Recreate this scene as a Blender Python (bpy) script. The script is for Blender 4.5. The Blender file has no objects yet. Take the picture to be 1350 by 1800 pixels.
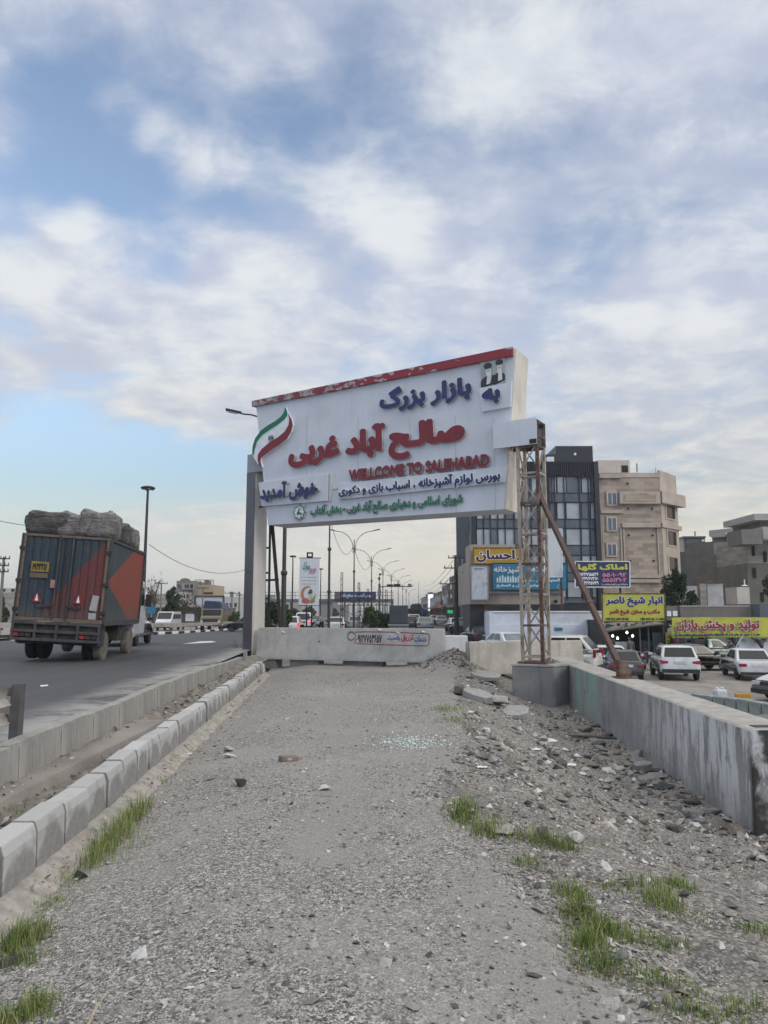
import bpy, bmesh, math, random
import numpy as np
from mathutils import Vector, Matrix
S = bpy.context.scene
COL = S.collection
R = math.radians
random.seed(7); RNG = np.random.default_rng(7)

# ---------------------------------------------------------------- camera
PITCH, FPX, CAMZ = 7.7, 1300.0, 1.6
cam_d = bpy.data.cameras.new('camera'); cam = bpy.data.objects.new('camera', cam_d); COL.objects.link(cam)
cam.location = (0, 0, CAMZ); cam.rotation_euler = (R(90 + PITCH), 0, 0)
cam_d.sensor_fit = 'VERTICAL'; cam_d.sensor_height = 24.0; cam_d.lens = 24.0 * FPX / 1800.0
cam_d.clip_start = 0.05; cam_d.clip_end = 6000
S.camera = cam

# ---------------------------------------------------------------- world and sun
SUN_EL, SUN_AZ = 26.0, 128.0        # azimuth clockwise from +Y: the low sun stands behind the right shoulder
W = bpy.data.worlds.new('World'); S.world = W; W.use_nodes = True
wn, wl = W.node_tree.nodes, W.node_tree.links
bg = wn['Background']
def nd(tree, typ, **kw):
    n = tree.nodes.new(typ)
    for k, v in kw.items():
        if k.startswith('i_'):
            key = k[2:]; key = int(key) if key.isdigit() else key
            s = n.inputs[key]
            if hasattr(v, 'is_output'): tree.links.new(v, s)
            else: s.default_value = v
        else: setattr(n, k, v)
    return n
WT = W.node_tree
def wm(op, a, b=None, c=None, clamp=False):
    kw = {'i_0': a}
    if b is not None: kw['i_1'] = b
    if c is not None: kw['i_2'] = c
    return nd(WT, 'ShaderNodeMath', operation=op, use_clamp=clamp, **kw).outputs[0]
def wramp(x, lo, hi, a=0.0, b=1.0):
    return nd(WT, 'ShaderNodeMapRange', interpolation_type='SMOOTHSTEP', i_Value=x, i_1=lo, i_2=hi, i_3=a, i_4=b).outputs[0]
def wmix(f, a, b):
    n = nd(WT, 'ShaderNodeMix', data_type='RGBA', i_0=f)
    for i, v in ((6, a), (7, b)):
        if hasattr(v, 'is_output'): WT.links.new(v, n.inputs[i])
        else: n.inputs[i].default_value = (*v, 1)
    return n.outputs[2]
sky = nd(WT, 'ShaderNodeTexSky', sky_type='NISHITA', sun_disc=False, sun_elevation=R(SUN_EL), sun_rotation=R(SUN_AZ),
         altitude=1100, air_density=1.3, dust_density=1.5, ozone_density=2.0)
gen = nd(WT, 'ShaderNodeTexCoord').outputs['Generated']
sep = nd(WT, 'ShaderNodeSeparateXYZ', i_0=gen)
dz = wm('MAXIMUM', sep.outputs[2], 0.0)
den = wm('ADD', dz, 0.16)
cx_, cy_ = wm('DIVIDE', sep.outputs[0], den), wm('DIVIDE', sep.outputs[1], den)
comb = nd(WT, 'ShaderNodeCombineXYZ', i_0=cx_, i_1=cy_, i_2=0.0).outputs[0]
mapn = nd(WT, 'ShaderNodeMapping', i_Vector=comb, i_Rotation=(0, 0, R(-38)), i_Scale=(0.62, 1.25, 1.0))
n1 = nd(WT, 'ShaderNodeTexNoise', i_Vector=mapn.outputs[0], i_Scale=1.25, i_Detail=8.0, i_Roughness=0.55, i_Distortion=0.35).outputs[0]
n2 = nd(WT, 'ShaderNodeTexNoise', i_Vector=comb, i_Scale=0.8, i_Detail=5.0, i_Roughness=0.5, i_Distortion=0.2).outputs[0]
n3 = nd(WT, 'ShaderNodeTexNoise', i_Vector=mapn.outputs[0], i_Scale=4.5, i_Detail=7.0, i_Roughness=0.6, i_Distortion=0.5).outputs[0]
n4 = nd(WT, 'ShaderNodeTexNoise', i_Vector=comb, i_Scale=5.5, i_Detail=9.0, i_Roughness=0.62, i_Distortion=0.25).outputs[0]
def skydir(px, py):
    u, v = (px - 675) / FPX, (900 - py) / FPX
    t = R(PITCH)
    return Vector((u, math.cos(t) - v * math.sin(t), math.sin(t) + v * math.cos(t))).normalized()
def blob(px, py, rad, amp):
    d = skydir(px, py)
    dt = nd(WT, 'ShaderNodeVectorMath', operation='DOT_PRODUCT', i_0=gen, i_1=tuple(d)).outputs['Value']
    c = math.cos(R(rad))
    return wramp(dt, c, 1.0, 0.0, amp)
def total(lst):
    s = lst[0]
    for q in lst[1:]: s = wm('ADD', s, q)
    return s
cover = total([wm('MULTIPLY_ADD', wm('SUBTRACT', n1, 0.5), 1.35, 0.5), wm('MULTIPLY', wm('SUBTRACT', n4, 0.5), 0.55)] + [blob(*b) for b in (
    (150, 150, 5, -.16), (80, 200, 4, -.14), (225, 275, 4, -.18), (150, 335, 4, -.20), (60, 320, 4, -.16), (250, 340, 3, -.10), (330, 170, 4, -.12), (480, 215, 4, -.12), (560, 250, 3, -.10), (20, 430, 3, -.10),
    (240, 440, 4, -.10), (330, 470, 3, -.08), (300, 612, 2.2, -.16), (240, 640, 2, -.12), (360, 590, 2, -.10), (1000, 465, 4, -.16), (1080, 440, 3.5, -.12), (1150, 400, 4, -.06), (960, 560, 3, -.08), (40, 535, 2.5, -.10),
    (150, 800, 7, -.34), (330, 830, 6, -.26), (20, 830, 8, -.36), (950, 790, 4, -.12), (1150, 800, 5, -.06),
    (900, 120, 10, .14), (220, 215, 3, .12), (300, 250, 3, .14), (380, 270, 3, .14), (460, 300, 3, .12), (600, 340, 5, .12), (700, 390, 5, .12), (110, 375, 3, .16), (160, 410, 3, .10),
    (60, 490, 4, .14), (150, 540, 4, .14), (240, 580, 3.5, .14), (420, 500, 5, .14), (500, 480, 4, .10), (1180, 570, 6, .12), (400, 690, 8, .12), (1000, 680, 8, .08), (800, 450, 7, .08), (1250, 150, 9, .06))])
cmask = wramp(cover, 0.12, 0.62)
bright = total([wm('MULTIPLY', n3, 0.6), wm('MULTIPLY', n2, 0.4), wm('MULTIPLY', wm('SUBTRACT', n4, 0.5), 0.95)] + [blob(*b) for b in (
    (880, 90, 6, .14), (930, 170, 6, .12), (220, 215, 2.5, .10), (270, 235, 2.5, .14), (330, 260, 2.2, .10), (420, 275, 3, .14), (480, 305, 2.5, .12), (535, 318, 2, .14), (600, 340, 3, .12), (690, 385, 4, .16),
    (100, 365, 2.5, .12), (130, 400, 2.2, .18), (40, 480, 3, .12), (110, 520, 3, .12), (190, 560, 3, .14), (270, 575, 2.2, .12), (240, 650, 2.2, .12), (330, 625, 2.5, .14), (420, 610, 2.5, .14), (480, 490, 4, .12), (410, 525, 3, .10),
    (1110, 570, 2.5, .14), (1180, 540, 3, .14), (1260, 560, 3, .12), (850, 465, 3, .14), (1270, 620, 4, .10), (990, 30, 4, .12), (980, 570, 1.6, .12), (300, 750, 7, .08),
    (900, 380, 9, -.10), (1200, 260, 8, -.10), (820, 560, 6, -.07), (560, 80, 8, -.08), (640, 520, 4, -.06))])
cb = wramp(bright, 0.34, 0.78)
ccol = wmix(wramp(dz, 0.42, 0.12), wmix(cb, (5.0, 5.45, 6.7), (7.3, 7.6, 7.95)), wmix(cb, (5.2, 5.5, 6.0), (7.4, 7.3, 6.9)))
skyc = nd(WT, 'ShaderNodeMix', data_type='RGBA', blend_type='MULTIPLY', i_0=1.0)
WT.links.new(sky.outputs[0], skyc.inputs[6]); WT.links.new(wmix(wramp(dz, 0.04, 0.34), (0.80, 0.82, 0.76), (2.05, 1.85, 1.75)), skyc.inputs[7])
col = wmix(cmask, skyc.outputs[2], ccol)
warm = wmix(wramp(sep.outputs[0], -0.5, 0.25), (7.4, 7.6, 7.3), (9.0, 8.2, 6.7))
col = wmix(wramp(dz, 0.20, 0.02, 0.0, 0.92), col, warm)
# unseen sky, added fill: bluish behind for the sign, brightened overhead for the ground
col = wmix(wramp(sep.outputs[1], 0.15, -0.4), col, (4.9, 5.9, 7.6))
col = wmix(wramp(dz, 0.66, 0.88), col, (15.0, 14.5, 13.9))
WT.links.new(col, bg.inputs[0]); bg.inputs[1].default_value = 0.1
sd = bpy.data.lights.new('sun', 'SUN'); so = bpy.data.objects.new('sun', sd); COL.objects.link(so)
sd.energy = 1.2; sd.angle = R(24); sd.color = (1.0, 0.90, 0.76)
so.rotation_euler = (R(90 - SUN_EL), 0, R(180 - SUN_AZ)); so.location = (10, -10, 30)
S.view_settings.view_transform = 'Standard'; S.view_settings.look = 'None'
S.view_settings.exposure = 0.14; S.view_settings.gamma = 1.0

# ---------------------------------------------------------------- projection helpers (layout measured from the photograph)
_t = R(PITCH); _c, _s = math.cos(_t), math.sin(_t)
def ray(px, py):
    u, v = (px - 675) / FPX, (900 - py) / FPX
    return Vector((u, _c - v * _s, _s + v * _c))
CAM = Vector((0, 0, CAMZ))
def at(px, py, Y):
    d = ray(px, py); return CAM + d * (Y / d.y)
def gr(px, py, z=0.0):
    d = ray(px, py); return CAM + d * ((z - CAMZ) / d.z)
def ss(a, b, x):
    t = min(1.0, max(0.0, (x - a) / (b - a))); return t * t * (3 - 2 * t)

# ---------------------------------------------------------------- materials
MC = {}
def new_mat(name):
    m = bpy.data.materials.new(name); m.use_nodes = True
    return m, m.node_tree, m.node_tree.nodes['Principled BSDF']
def mramp(T, x, lo, hi, a=0.0, b=1.0):
    return nd(T, 'ShaderNodeMapRange', interpolation_type='SMOOTHSTEP', i_Value=x, i_1=lo, i_2=hi, i_3=a, i_4=b).outputs[0]
def mmix(T, f, a, b, blend='MIX'):
    n = nd(T, 'ShaderNodeMix', data_type='RGBA', blend_type=blend)
    for i, v in ((0, f), (6, a), (7, b)):
        if hasattr(v, 'is_output'): T.links.new(v, n.inputs[i])
        elif i == 0: n.inputs[0].default_value = v
        else: n.inputs[i].default_value = (*v[:3], 1)
    return n.outputs[2]
def noise(T, vec, scale, detail=4.0, rough=0.55, dist=0.0):
    return nd(T, 'ShaderNodeTexNoise', i_Vector=vec, i_Scale=scale, i_Detail=detail, i_Roughness=rough, i_Distortion=dist).outputs[0]
def mp(T, vec, scale=(1, 1, 1), rot=(0, 0, 0), loc=(0, 0, 0)):
    return nd(T, 'ShaderNodeMapping', i_Vector=vec, i_Scale=scale, i_Rotation=rot, i_Location=loc).outputs[0]
def obj_co(T): return nd(T, 'ShaderNodeTexCoord').outputs['Object']
def mth(T, op, a, b=None, clamp=False):
    kw = {'i_0': a}
    if b is not None: kw['i_1'] = b
    return nd(T, 'ShaderNodeMath', operation=op, use_clamp=clamp, **kw).outputs[0]
def bump(T, h, strength, dist=0.02, normal=None):
    n = nd(T, 'ShaderNodeBump', i_Strength=strength, i_Distance=dist, i_Height=h)
    return n.outputs[0]
def mat(name, col, rough=0.75, metal=0.0, var=0.12, scale=3.0, streak=0.0, bmp=0.0, bscale=60.0, coat=0.0, dirt=None, dscale=1.2, damt=0.5, spec=None):
    """plain painted / mineral surface: mottled colour, optional vertical streaks, dirt blotches and fine bump"""
    if name in MC: return MC[name]
    m, T, b = new_mat(name); co = obj_co(T)
    f = noise(T, co, scale, 5)
    lo, hi = [c * (1 - var) for c in col], [min(1, c * (1 + var)) for c in col]
    c = mmix(T, mramp(T, f, 0.3, 0.7), lo, hi)
    if streak:
        s = noise(T, mp(T, co, (9, 9, 0.5)), 1.0, 4)
        c = mmix(T, mramp(T, s, 0.5, 0.75, 0, streak), c, [x * 0.45 for x in col])
    if dirt:
        d = noise(T, co, dscale, 6, 0.65)
        c = mmix(T, mramp(T, d, 0.48, 0.68, 0, damt), c, dirt)
    T.links.new(c, b.inputs['Base Color'])
    r = noise(T, co, scale * 2.3, 3)
    T.links.new(mramp(T, r, 0.2, 0.8, max(0, rough - .08), min(1, rough + .08)), b.inputs['Roughness'])
    b.inputs['Metallic'].default_value = metal
    if spec is not None: b.inputs['Specular IOR Level'].default_value = spec
    if coat: b.inputs['Coat Weight'].default_value = coat; b.inputs['Coat Roughness'].default_value = 0.06
    if bmp: T.links.new(bump(T, noise(T, co, bscale, 4), bmp), b.inputs['Normal'])
    MC[name] = m; return m
def emit(name, col, st):
    if name in MC: return MC[name]
    m, T, b = new_mat(name)
    b.inputs['Base Color'].default_value = (*col, 1); b.inputs['Emission Color'].default_value = (*col, 1); b.inputs['Emission Strength'].default_value = st
    MC[name] = m; return m
def paint(name, col, dirt=(.16, .14, .12), amt=.25):
    return mat(name, col, 0.32, 0, .04, 2, 0, 0, 60, 0.6, dirt, 1.6, amt)

# ---------------------------------------------------------------- mesh builder and scene graph
ORG = {}
def set_props(o, label=None, cat=None, group=None, kind=None):
    if label: o['label'] = label
    if cat: o['category'] = cat
    if group: o['group'] = group
    if kind: o['kind'] = kind
    return o
def thing(name, label, cat, loc=(0, 0, 0), yaw=0.0, group=None, world=False):
    o = bpy.data.objects.new(name, None); COL.objects.link(o); o.empty_display_size = 0.2
    o.location = loc; o.rotation_euler = (0, 0, R(yaw))
    if world: ORG[o.name] = Vector(loc)
    return set_props(o, label, cat, group)
def org_of(o):
    while o is not None:
        if o.name in ORG: return ORG[o.name]
        o = o.parent
    return None
def dup(root, loc, yaw, label=None, group=None, scale=None):
    r = root.copy(); COL.objects.link(r); r.location = loc; r.rotation_euler = (0, 0, R(yaw))
    if scale: r.scale = (scale,) * 3
    if label: r['label'] = label
    if group: r['group'] = group
    for ch in list(root.children):
        c = ch.copy(); COL.objects.link(c); c.parent = r
        for g in list(ch.children):
            d = g.copy(); COL.objects.link(d); d.parent = c
    return r
class MB:
    def __init__(s): s.v, s.f, s.m, s.mi = [], [], [], 0
    def add(s, vs, fs):
        n = len(s.v); s.v += [tuple(q) for q in vs]
        for f in fs: s.f.append(tuple(i + n for i in f)); s.m.append(s.mi)
        return s
    def face(s, pts): return s.add(pts, [tuple(range(len(pts)))])
    def bx(s, x0, x1, y0, y1, z0, z1):
        vs = [(x, y, z) for z in (z0, z1) for y in (y0, y1) for x in (x0, x1)]
        return s.add(vs, [(0, 2, 3, 1), (4, 5, 7, 6), (0, 1, 5, 4), (2, 6, 7, 3), (0, 4, 6, 2), (1, 3, 7, 5)])
    def prism(s, pts, ext):
        """polygon (3-D points) pulled along ext"""
        n = len(pts); pts = [Vector(p) for p in pts]; ext = Vector(ext)
        vs = pts + [p + ext for p in pts]
        fs = [tuple(range(n))[::-1], tuple(range(n, 2 * n))] + [(i, (i + 1) % n, n + (i + 1) % n, n + i) for i in range(n)]
        return s.add(vs, fs)
    def obox(s, c, ax, ay, az):
        """box from a corner and three edge vectors"""
        c, ax, ay, az = Vector(c), Vector(ax), Vector(ay), Vector(az)
        vs = [c + ax * i + ay * j + az * k for k in (0, 1) for j in (0, 1) for i in (0, 1)]
        return s.add(vs, [(0, 2, 3, 1), (4, 5, 7, 6), (0, 1, 5, 4), (2, 6, 7, 3), (0, 4, 6, 2), (1, 3, 7, 5)])
    def bar(s, p, q, w, h=None, up=(0, 0, 1)):
        p, q = Vector(p), Vector(q); h = h or w; d = (q - p).normalized(); u = Vector(up)
        if abs(d.dot(u)) > 0.95: u = Vector((0, 1, 0))
        a = d.cross(u).normalized() * w; b = a.cross(d).normalized() * h
        return s.obox(p - a / 2 - b / 2, a, b, q - p)
    def tube(s, pts, r, n=8, cap=True):
        pts = [Vector(p) for p in pts]; k = len(pts)
        rs = r if isinstance(r, (list, tuple)) else [r] * k
        vs, fs = [], []
        ref = Vector((0.31, 0.17, 0.93))
        for i, p in enumerate(pts):
            d = (pts[min(i + 1, k - 1)] - pts[max(i - 1, 0)]).normalized()
            u = ref if abs(d.dot(ref)) < 0.9 else Vector((1, 0, 0))
            a = d.cross(u).normalized(); b = d.cross(a)
            for j in range(n):
                t = 2 * math.pi * j / n; vs.append(p + (a * math.cos(t) + b * math.sin(t)) * rs[i])
        for i in range(k - 1):
            for j in range(n): fs.append((i * n + j, i * n + (j + 1) % n, (i + 1) * n + (j + 1) % n, (i + 1) * n + j))
        if cap: fs += [tuple(range(n))[::-1], tuple(range((k - 1) * n, k * n))]
        return s.add(vs, fs)
    def lathe(s, prof, c=(0, 0, 0), axis='z', n=16):
        vs, fs = [], []; c = Vector(c)
        for r, h in prof:
            for j in range(n):
                t = 2 * math.pi * j / n; a, b = r * math.cos(t), r * math.sin(t)
                vs.append(c + (Vector((a, b, h)) if axis == 'z' else Vector((h, a, b)) if axis == 'x' else Vector((a, h, b))))
        k = len(prof)
        for i in range(k - 1):
            for j in range(n): fs.append((i * n + j, i * n + (j + 1) % n, (i + 1) * n + (j + 1) % n, (i + 1) * n + j))
        fs += [tuple(range(n))[::-1], tuple(range((k - 1) * n, k * n))]
        return s.add(vs, fs)
    def grid(s, P):
        """rows x cols array of points"""
        r, c = len(P), len(P[0]); vs = [p for row in P for p in row]
        return s.add(vs, [(i * c + j, i * c + j + 1, (i + 1) * c + j + 1, (i + 1) * c + j) for i in range(r - 1) for j in range(c - 1)])
    def build(s, name, mats, parent=None, smooth=0, bevel=0.0, seg=2, label=None):
        me = bpy.data.meshes.new(name); o = org_of(parent)
        vs = s.v if o is None else [(a - o.x, b - o.y, c - o.z) for a, b, c in s.v]
        me.from_pydata(vs, [], s.f); 
        mats = mats if isinstance(mats, (list, tuple)) else [mats]
        for m in mats: me.materials.append(m)
        if any(s.m): me.polygons.foreach_set('material_index', s.m)
        me.update()
        bm = bmesh.new(); bm.from_mesh(me); bmesh.ops.recalc_face_normals(bm, faces=bm.faces) if smooth != -1 else None
        bm.to_mesh(me); bm.free()
        if smooth > 0: me.shade_smooth(); me.set_sharp_from_angle(angle=R(smooth))
        ob = bpy.data.objects.new(name, me); COL.objects.link(ob); ob.parent = parent
        if bevel:
            b = ob.modifiers.new('edge', 'BEVEL'); b.width = bevel; b.segments = seg; b.limit_method = 'ANGLE'; b.angle_limit = R(40)
        if label: ob['label'] = label
        return ob
def single(mb, name, mats, label, cat, group=None, **kw):
    return set_props(mb.build(name, mats, **kw), label, cat, group)

# ---------------------------------------------------------------- lettering: outlines of the text filled on a grid and cut into solid letters
FORMS = {'آ': 'ﺁﺂ', 'ا': 'ﺍﺎ', 'ب': 'ﺏﺐﺑﺒ', 'پ': 'ﭖﭗﭘﭙ', 'ت': 'ﺕﺖﺗﺘ', 'ج': 'ﺝﺞﺟﺠ', 'ح': 'ﺡﺢﺣﺤ', 'خ': 'ﺥﺦﺧﺨ', 'د': 'ﺩﺪ', 'ر': 'ﺭﺮ', 'ز': 'ﺯﺰ', 'س': 'ﺱﺲﺳﺴ', 'ش': 'ﺵﺶﺷﺸ',
         'ص': 'ﺹﺺﺻﺼ', 'ط': 'ﻁﻂﻃﻄ', 'ع': 'ﻉﻊﻋﻌ', 'غ': 'ﻍﻎﻏﻐ', 'ف': 'ﻑﻒﻓﻔ', 'ق': 'ﻕﻖﻗﻘ', 'ک': 'ﮎﮏﮐﮑ', 'گ': 'ﮒﮓﮔﮕ', 'ل': 'ﻝﻞﻟﻠ', 'م': 'ﻡﻢﻣﻤ', 'ن': 'ﻥﻦﻧﻨ', 'و': 'ﻭﻮ', 'ه': 'ﻩﻪﻫﻬ', 'ی': 'ﯼﯽﯾﯿ', 'ـ': 'ــــ'}
def shape_fa(t):
    o = []
    for i, ch in enumerate(t):
        if ch not in FORMS: o.append(ch); continue
        f = FORMS[ch]; p = t[i - 1] if i else ' '; n = t[i + 1] if i + 1 < len(t) else ' '
        jp = p in FORMS and len(FORMS[p]) == 4; jn = len(f) == 4 and n in FORMS
        o.append(f[3] if jp and jn else f[2] if jn else f[1] if jp else f[0])
    return ''.join(reversed(o))
_glyph = {}
def text_field(text, bold, rows=44, rnd_=True):
    key = (text, bold, rows, rnd_)
    if key in _glyph: return _glyph[key]
    body = shape_fa(text) if any(c in FORMS for c in text) else text
    cu = bpy.data.curves.new('letter_outline', 'FONT'); cu.body = body; cu.dimensions = '2D'; cu.fill_mode = 'NONE'; cu.resolution_u = 3
    ob = bpy.data.objects.new('letter_outline', cu); COL.objects.link(ob)
    me = bpy.data.meshes.new_from_object(ob.evaluated_get(bpy.context.evaluated_depsgraph_get()))
    co = np.array([v.co[:2] for v in me.vertices]); ed = np.array([e.vertices[:] for e in me.edges])
    bpy.data.objects.remove(ob); bpy.data.curves.remove(cu); bpy.data.meshes.remove(me)
    # follow the order in which each loop was laid down so that the winding keeps its sign
    fix = []
    for a, b in ed:
        a, b = int(a), int(b)
        if b - a == 1: fix.append((a, b))
        elif a - b == 1: fix.append((b, a))
        else: fix.append((max(a, b), min(a, b)))
    lo, hi = co.min(0), co.max(0); k = rows / 1.0 * 2           # twice the final resolution
    pad = int(bold * k) + 6
    co = (co - lo) * k + pad
    H, Wd = int((hi[1] - lo[1]) * k) + 2 * pad, int((hi[0] - lo[0]) * k) + 2 * pad
    acc = np.zeros((H, Wd + 1))
    for a, b in fix:
        (x0, y0), (x1, y1) = co[a], co[b]
        if y0 == y1: continue
        sg = 1
        if y0 > y1: x0, y0, x1, y1, sg = x1, y1, x0, y0, -1
        for r in range(max(0, math.ceil(y0 - .5)), min(H, math.ceil(y1 - .5))):
            x = x0 + (x1 - x0) * (r + .5 - y0) / (y1 - y0)
            acc[r, min(Wd, max(0, math.ceil(x - .5)))] += sg
    mask = (np.abs(np.cumsum(acc, 1)[:, :Wd]) > .5).astype(float)
    rr = int(round(bold * k))
    if rr > 0:
        out = mask.copy()
        for dy in range(-rr, rr + 1):
            w = int(math.sqrt(rr * rr - dy * dy)) if rnd_ else int(min(rr, 1.35 * rr - abs(dy)))
            for dx in range(-w, w + 1): out = np.maximum(out, np.roll(np.roll(mask, dy, 0), dx, 1))
        mask = out
    for _ in range(2):
        mask = sum(np.roll(np.roll(mask, i, 0), j, 1) for i in (-1, 0, 1) for j in (-1, 0, 1)) / 9
    fld = mask[::2, ::2]
    _glyph[key] = fld
    return fld
def field_polys(F):
    """marching squares: polygons covering F > .5 and their boundary segments, in cell units"""
    polys, segs = [], []
    H, Wd = F.shape; ins = F > .5
    cnt = ins[:-1, :-1].astype(int) + ins[1:, :-1] + ins[:-1, 1:] + ins[1:, 1:]
    for r in range(H - 1):
        c = 0
        while c < Wd - 1:
            k = cnt[r, c]
            if k == 0: c += 1; continue
            if k == 4:
                c0 = c
                while c < Wd - 1 and cnt[r, c] == 4: c += 1
                polys.append([(c0, r), (c, r), (c, r + 1), (c0, r + 1)]); continue
            P = [(c, r), (c + 1, r), (c + 1, r + 1), (c, r + 1)]; V = [F[q[1], q[0]] for q in P]
            pg, cr = [], []
            for i in range(4):
                a, b = V[i], V[(i + 1) % 4]
                if a > .5: pg.append(P[i])
                if (a > .5) != (b > .5):
                    t = (.5 - a) / (b - a)
                    q = (P[i][0] + (P[(i + 1) % 4][0] - P[i][0]) * t, P[i][1] + (P[(i + 1) % 4][1] - P[i][1]) * t)
                    pg.append(q); cr.append((q, a > .5))
            if len(pg) > 2: polys.append(pg)
            if len(cr) == 2: segs.append((cr[0][0], cr[1][0]) if cr[0][1] else (cr[1][0], cr[0][0]))
            c += 1
    return polys, segs
def letters(mb, text, O, e, up, n, box, t0, t1, bold=.03, rows=44, fit=True, grow=0, rnd_=True):
    """solid lettering in the box (u0, v0, u1, v1) of the plane O + u*e + v*up, from n*t0 to n*t1; slot 0 = face, slot 1 = sides"""
    F = text_field(text, bold + grow, rows, rnd_); ys, xs = np.where(F > .5)
    g = grow * rows
    x0, x1, y0, y1 = xs.min() + g, xs.max() + 1 - g, ys.min() + g, ys.max() + 1 - g
    u0, v0, u1, v1 = box
    ku = (u1 - u0) / (x1 - x0); kv = (v1 - v0) / (y1 - y0)
    if not fit: ku = kv
    O, e, up, n = Vector(O), Vector(e), Vector(up), Vector(n)
    W3 = lambda q, t: O + e * (u0 + (q[0] - x0) * ku) + up * (v0 + (q[1] - y0) * kv) + n * t
    polys, segs = field_polys(F)
    mb.mi = 0
    for p in polys: mb.face([W3(q, t1) for q in p])
    mb.mi = 1
    for a, b in segs: mb.face([W3(a, t1), W3(b, t1), W3(b, t0), W3(a, t0)])
    mb.mi = 0
    return mb
# ---------------------------------------------------------------- ground
from mathutils import noise as mnoise
def nz(x, y, s=1.0, z=0.0): return mnoise.noise(Vector((x * s, y * s, z)))
def lerpt(x, tab):
    if x <= tab[0][0]: return tab[0][1]
    for (a, p), (b, q) in zip(tab, tab[1:]):
        if x <= b: return p + (q - p) * (x - a) / (b - a)
    return tab[-1][1]
def kerb_x(Y): return -2.0 - .068 * Y                     # line of the inner kerb
def edge_x(Y): return -2.96 - .053 * Y                    # line of the low wall along the highway
def hw_z(Y): return .38 - .68 * ss(22, 75, Y)             # highway
def lot_z(Y): return -1.62 + 1.25 * ss(40, 85, Y)         # sunken car park
def zg(X, Y):
    t = ss(1, 11, X)
    return hw_z(Y) * (1 - t) + lot_z(Y) * t
RUB = [(2.5, 1.0), (3.2, .92), (4.3, .80), (5.9, .52), (6.9, .25), (8.0, .55), (9.5, 1.0), (12.6, 1.2), (17, 1.45), (20, 1.7), (24, 2.3)]
DEP = [(2.0, .06), (4, .22), (6, .5), (8.7, .9), (14, .85), (19, .75), (22, .55), (26, .3)]
def path_z(X, Y):
    e = lerpt(Y, RUB) + .18 * nz(X * .3, Y, .9, 3.1); r = ss(0, 1, (X - e) / 2.7)
    z = -lerpt(Y, DEP) * r
    z -= .05 * ss(0, .15, X - e) * (1 - ss(.5, 1.2, X - e))
    z += (.012 + .035 * ss(0, .5, X - e)) * nz(X, Y, 2.2) + .006 * nz(X, Y, 9)
    z += .50 * math.exp(-((X - 2.2) ** 2 * .8 + ((Y - 22.3) * .6) ** 2) / .7)
    z -= .25 * math.exp(-((X - 2.9) ** 2 / .7 + (Y - 21.0) ** 2 / .8))
    z -= .05 * ss(20.5, 23, Y) * (1 - ss(1.2, 2.0, X))
    z -= .14 * (1 - ss(.15, 1.5, X - kerb_x(Y)))
    if Y < 9: z -= .0 + .12 * ss(4.6, 7.5, X)
    return z
def frange(a, b, s):
    o = []; x = a
    while x < b - 1e-6: o.append(x); x += s if not callable(s) else s(x)
    return o + [b]

def speckle_mat(name, base, cell, lo, hi, tint, bmp=.6, dust=None, wet=None):
    """loose gravel: every stone of a fine cell pattern takes its own grey"""
    m, T, b = new_mat(name); co = obj_co(T)
    w = noise(T, co, 25, 2)
    v1 = nd(T, 'ShaderNodeTexVoronoi', i_Vector=co, i_Scale=cell, i_Randomness=1.0)
    v2 = nd(T, 'ShaderNodeTexVoronoi', i_Vector=co, i_Scale=cell * 2.6, i_Randomness=1.0)
    g1 = nd(T, 'ShaderNodeSeparateColor', i_0=v1.outputs['Color']).outputs[0]
    g2 = nd(T, 'ShaderNodeSeparateColor', i_0=v2.outputs['Color']).outputs[1]
    big = noise(T, co, .45, 6, .6)
    mid = noise(T, co, 2.6, 5, .65)
    pick = mramp(T, noise(T, co, cell * .35, 3), .42, .60)
    g = mth(T, 'ADD', mth(T, 'MULTIPLY', g1, pick), mth(T, 'MULTIPLY', g2, mth(T, 'SUBTRACT', 1.0, pick)))
    c = mmix(T, mth(T, 'POWER', g, 1.7), lo, hi)
    c = mmix(T, mramp(T, mid, .4, .75, 0, .4), c, base)
    c = mmix(T, mramp(T, g2, .93, .97, 0, .7), c, [min(1, x * 2.2) for x in base])
    if dust: c = mmix(T, mramp(T, big, .46, .64, 0, .7), c, dust)
    if dust:
        strip = mramp(T, noise(T, mp(T, co, (1.0, .2, 1), loc=(4, 2, 0)), 1.0, 6, .6), .50, .62, 0, .7)
        c = mmix(T, strip, c, [x * .86 for x in dust])
    if wet: c = mmix(T, mramp(T, noise(T, co, .8, 5, .6), .52, .68, 0, .55), c, wet)
    c = mmix(T, mramp(T, noise(T, co, 1.3, 4), .45, .7, 0, .35), c, tint)
    T.links.new(c, b.inputs['Base Color']); b.inputs['Roughness'].default_value = .92; b.inputs['Specular IOR Level'].default_value = .2
    h = mth(T, 'ADD', mth(T, 'MULTIPLY', v1.outputs['Distance'], -.6), mth(T, 'MULTIPLY', v2.outputs['Distance'], -.3))
    h = mth(T, 'ADD', h, mth(T, 'MULTIPLY', w, .5))
    T.links.new(bump(T, h, bmp, .012), b.inputs['Normal'])
    return m
m_gravel = speckle_mat('gravel_path', (.255, .245, .231), 55, (.062, .06, .057), (.55, .53, .50), (.29, .27, .243), dust=(.31, .298, .279))
m_rubgr = speckle_mat('rubble_ground', (.24, .23, .215), 34, (.058, .055, .051), (.46, .435, .40), (.25, .222, .192), .9, wet=(.13, .125, .12))
m_dirt = mat('bare_dirt', (.23, .213, .19), .95, 0, .25, 5, 0, .8, 30, dirt=(.14, .125, .11), dscale=2.0, spec=.1)
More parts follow.
